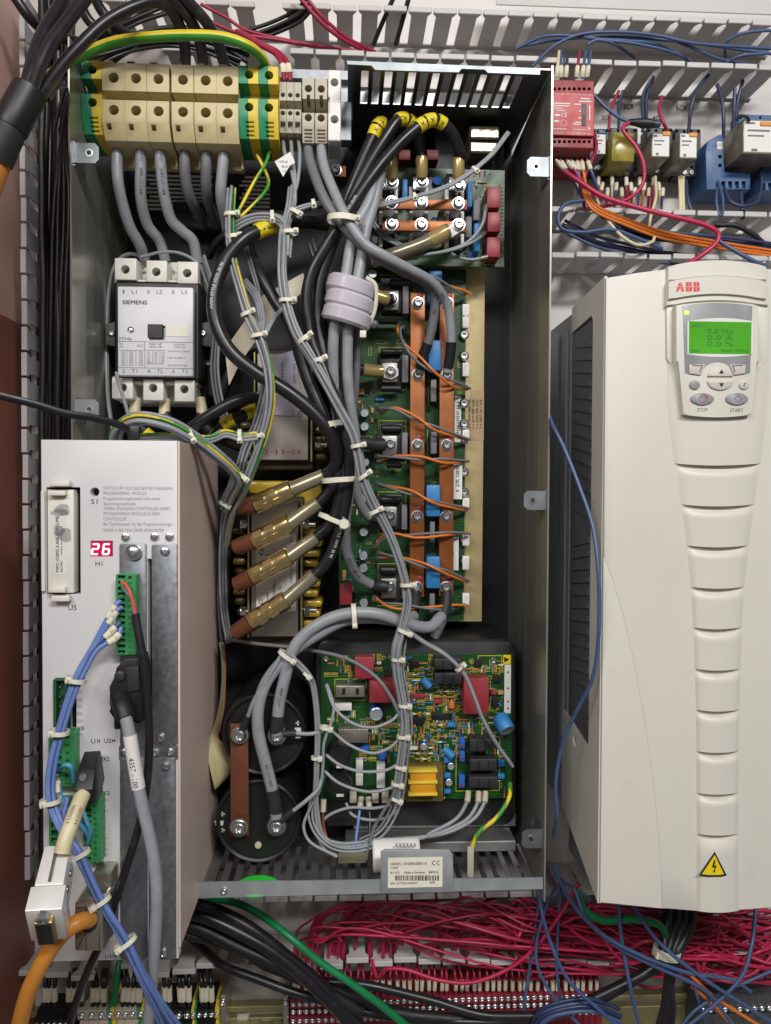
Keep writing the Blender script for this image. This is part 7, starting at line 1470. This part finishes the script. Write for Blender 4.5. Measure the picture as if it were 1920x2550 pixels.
def drop(u, m, label, grp, v0=2398, v1=2470, r=1.7, mk=(2440, 14), d=58, mr=2.6):
    e = u + rnd(-5, 5); o, Q = wire('wire', [(u + rnd(-9, 9), v0, d - 8), ((u + e) / 2, (v0 + v1) / 2, d + 4), (e, v1 + 14, d)], r, m, label, 'wire', grp, n=7); marker(o, Q, .45, mk[1], mr)
for k in range(48): drop(730 + k * 16.1, 'red_wire', 'short red wire, %s from the left of those dropping to the red terminals' % ordinal(k + 1), 'red wires into the red terminals')
for grp_, us in (('by the orange cable', (112, 124, 138, 172, 186, 198)), ('by the thin black cable', (232, 244, 256, 264)), ('behind the blue wires', (308, 320, 332, 342, 352, 408, 420)), ('next to the bare rail', (446, 458, 470, 500, 512, 524))):
    for k, u in enumerate(us): drop(u, BK, 'short black wire with white marker, %s of those %s' % (ordinal(k + 1), grp_), 'black marked wires ' + grp_, 2412, 2490, 2.6, (2450, 19), 62, 3.9)
# ------------------------------------------------------------------ markings and small fittings seen close up
def onboard(parent, items, d, mat='ink_white'):
    b = B()
    for s_, r, dd in items: b.text(s_, *r, dd)
    return b.done('part_markings', mat, parent)
onboard(pb, [(t_, (u, v, u + 14, v + 6), PD + .1) for t_, u, v in (('R107', 985, 1168), ('C81', 1072, 1198), ('C71', 1072, 1378), ('R183', 988, 1238), ('R109', 1010, 1020), ('R205', 1006, 1060), ('C20', 912, 1085), ('R127', 1018, 698), ('V31', 930, 1170), ('C22', 912, 1350), ('TR2', 1136, 975))], PD, 'silk')
for k in range(26):                                        # more small parts on the power board
    u, v = random.choice(((rnd(850, 900), rnd(1080, 1540)), (rnd(885, 940), rnd(950, 1050)), (rnd(895, 940), rnd(1320, 1440))))
    inst('resistor', pm[k % 5], W(u, v, PD + 1.5), pb, rot=(0, 0 if k % 2 else PI / 2, 0))
for k in range(30):
    u, v = rnd(1160, 1212), rnd(430, 655); inst('resistor', pm[k % 5], W(u, v, UD + 1.5), ub, rot=(0, 0 if k % 2 else PI / 2, 0))
for k in range(40):
    u, v = rnd(1190, 1255), rnd(1660, 1980); inst('resistor', pm[(k * 3) % 5], W(round(u / 8) * 8, round(v / 12) * 12, LD + 2), lb_, rot=(0, 0 if k % 2 else PI / 2, 0))
for k in range(14):
    u = 1012 + (k % 7) * 19; v = 1700 + (k // 7) * 130; comp('chip_capacitor', u, v, u + 6, v + 8, LD + 5, 5, ('tan_comp', 'cap_blue', 'orange_comp')[k % 3], lb_, .0004)
mark(lb_, [q for k in range(70) for q in outline(*(lambda u, v: (u, v, u + rnd(8, 22), v + rnd(6, 14)))(rnd(1000, 1240), rnd(1640, 1880)), 1)], LD)
# paper flag tied to the small grey wires
b = B(); b.pprism([(684, 402), (723, 378), (735, 405), (722, 412), (705, 440)], 172, .5); fl = b.done('paper_flag', 'label_white', None, label='small white paper flag hanging below the pale terminals', cat='tag')
b = B(); b.text('10KQ', 694, 400, 716, 406, 172.1); b.text('R4', 702, 412, 716, 418, 172.1); b.text('1 A', 704, 422, 712, 429, 172.1); b.done('lettering', 'ink_grey', fl)
# copper stub and fixing behind the grey cables
b = B(); b.pbox(815, 412, 862, 440, 60, 4, .0005); sb_ = b.done('copper_bar', 'copper', box_); screw(836, 424, 60.5, sb_)

bundle('thin black wire tangled behind the earth cable', 'thin black wires behind the earth cable', [(215, 150, 170), (280, 130, 165), (350, 112, 150), (430, 105, 130), (520, 120, 120), (600, 150, 110)], 5, 2.0, BK, 9, ends=.9)
bundle('thin black wire rising from the upright duct into the corner', 'thin black wires in the corner', [(160, 330, 90), (172, 240, 100), (205, 150, 110), (260, 90, 100), (330, 50, 80), (400, 20, 70)], 5, 2.4, 'black_cable_dull', 9, ends=.8)

bundle('thin dark wire beside the contactor base', 'dark wires beside the contactor', [(505, 640, 96), (528, 720, 104), (540, 820, 108), (536, 920, 110), (548, 1000, 112), (570, 1060, 118)], 4, 1.8, [GD, 'black_cable_dull', GW], 5)
bundle('thin grey wire hanging under the yellow marker', 'thin grey wires under the yellow marker', [(610, 615, 150), (622, 660, 158), (640, 720, 164), (646, 770, 176), (650, 812, 186)], 3, 1.5, [GD, GW], 3.5)
bundle('thin grey wire dropping over the upper choke', 'thin grey wires over the upper choke', [(668, 900, 150), (660, 980, 152), (640, 1060, 150), (612, 1120, 148), (596, 1180, 150), (588, 1230, 140)], 4, 1.7, [GW, GD], 5)
bundle('thin grey wire from the coil down past the lugs', 'thin grey wires past the lugs', [(590, 1180, 190), (575, 1230, 170), (562, 1300, 140), (556, 1400, 120), (560, 1520, 110), (575, 1600, 110)], 4, 1.7, [GD, GW], 5)
bundle('thin grey wire running down the control board bundle', 'thin wires on the control board', [(1004, 1590, 172), (996, 1660, 170), (1010, 1740, 168), (1016, 1810, 168), (1006, 1880, 166), (1000, 1950, 164), (985, 2010, 162), (950, 2070, 164), (900, 2098, 166)], 4, 1.4, [GW, GD], 6)
bundle('thin pale wire looping low under the control board', 'thin wires under the control board', [(790, 1960, 150), (770, 2020, 154), (785, 2075, 160), (830, 2112, 168), (890, 2118, 170), (960, 2100, 166)], 3, 1.5, [GW, GD], 5)
bundle('thin grey wire slanting behind the ferrite rings', 'thin wires behind the ferrite rings', [(770, 600, 130), (800, 700, 136), (806, 800, 140), (830, 900, 146), (860, 1000, 150), (880, 1100, 150)], 3, 1.7, [GD, 'black_cable_dull'], 6)
for k in range(34):                                         # the tangle goes on to the picture edge
    u0 = rnd(1560, 1800); v0 = rnd(2250, 2390); u1 = u0 + rnd(160, 420); v1 = v0 + rnd(-60, 90); d0 = rnd(36, 96)
    wire('wire', [(u0, v0, d0), (u0 + (u1 - u0) * .35, v0 + rnd(-30, 50), d0 + rnd(0, 25)), (u0 + (u1 - u0) * .7, (v0 + v1) / 2 + rnd(-40, 60), d0 + rnd(0, 25)), (u1, v1, d0)], rnd(1.4, 2.5), 'red_wire' if k % 3 else 'red_bright', 'thin red wire at the picture edge below the drive', 'wire', 'red wires at the picture edge', n=7, sub=5)
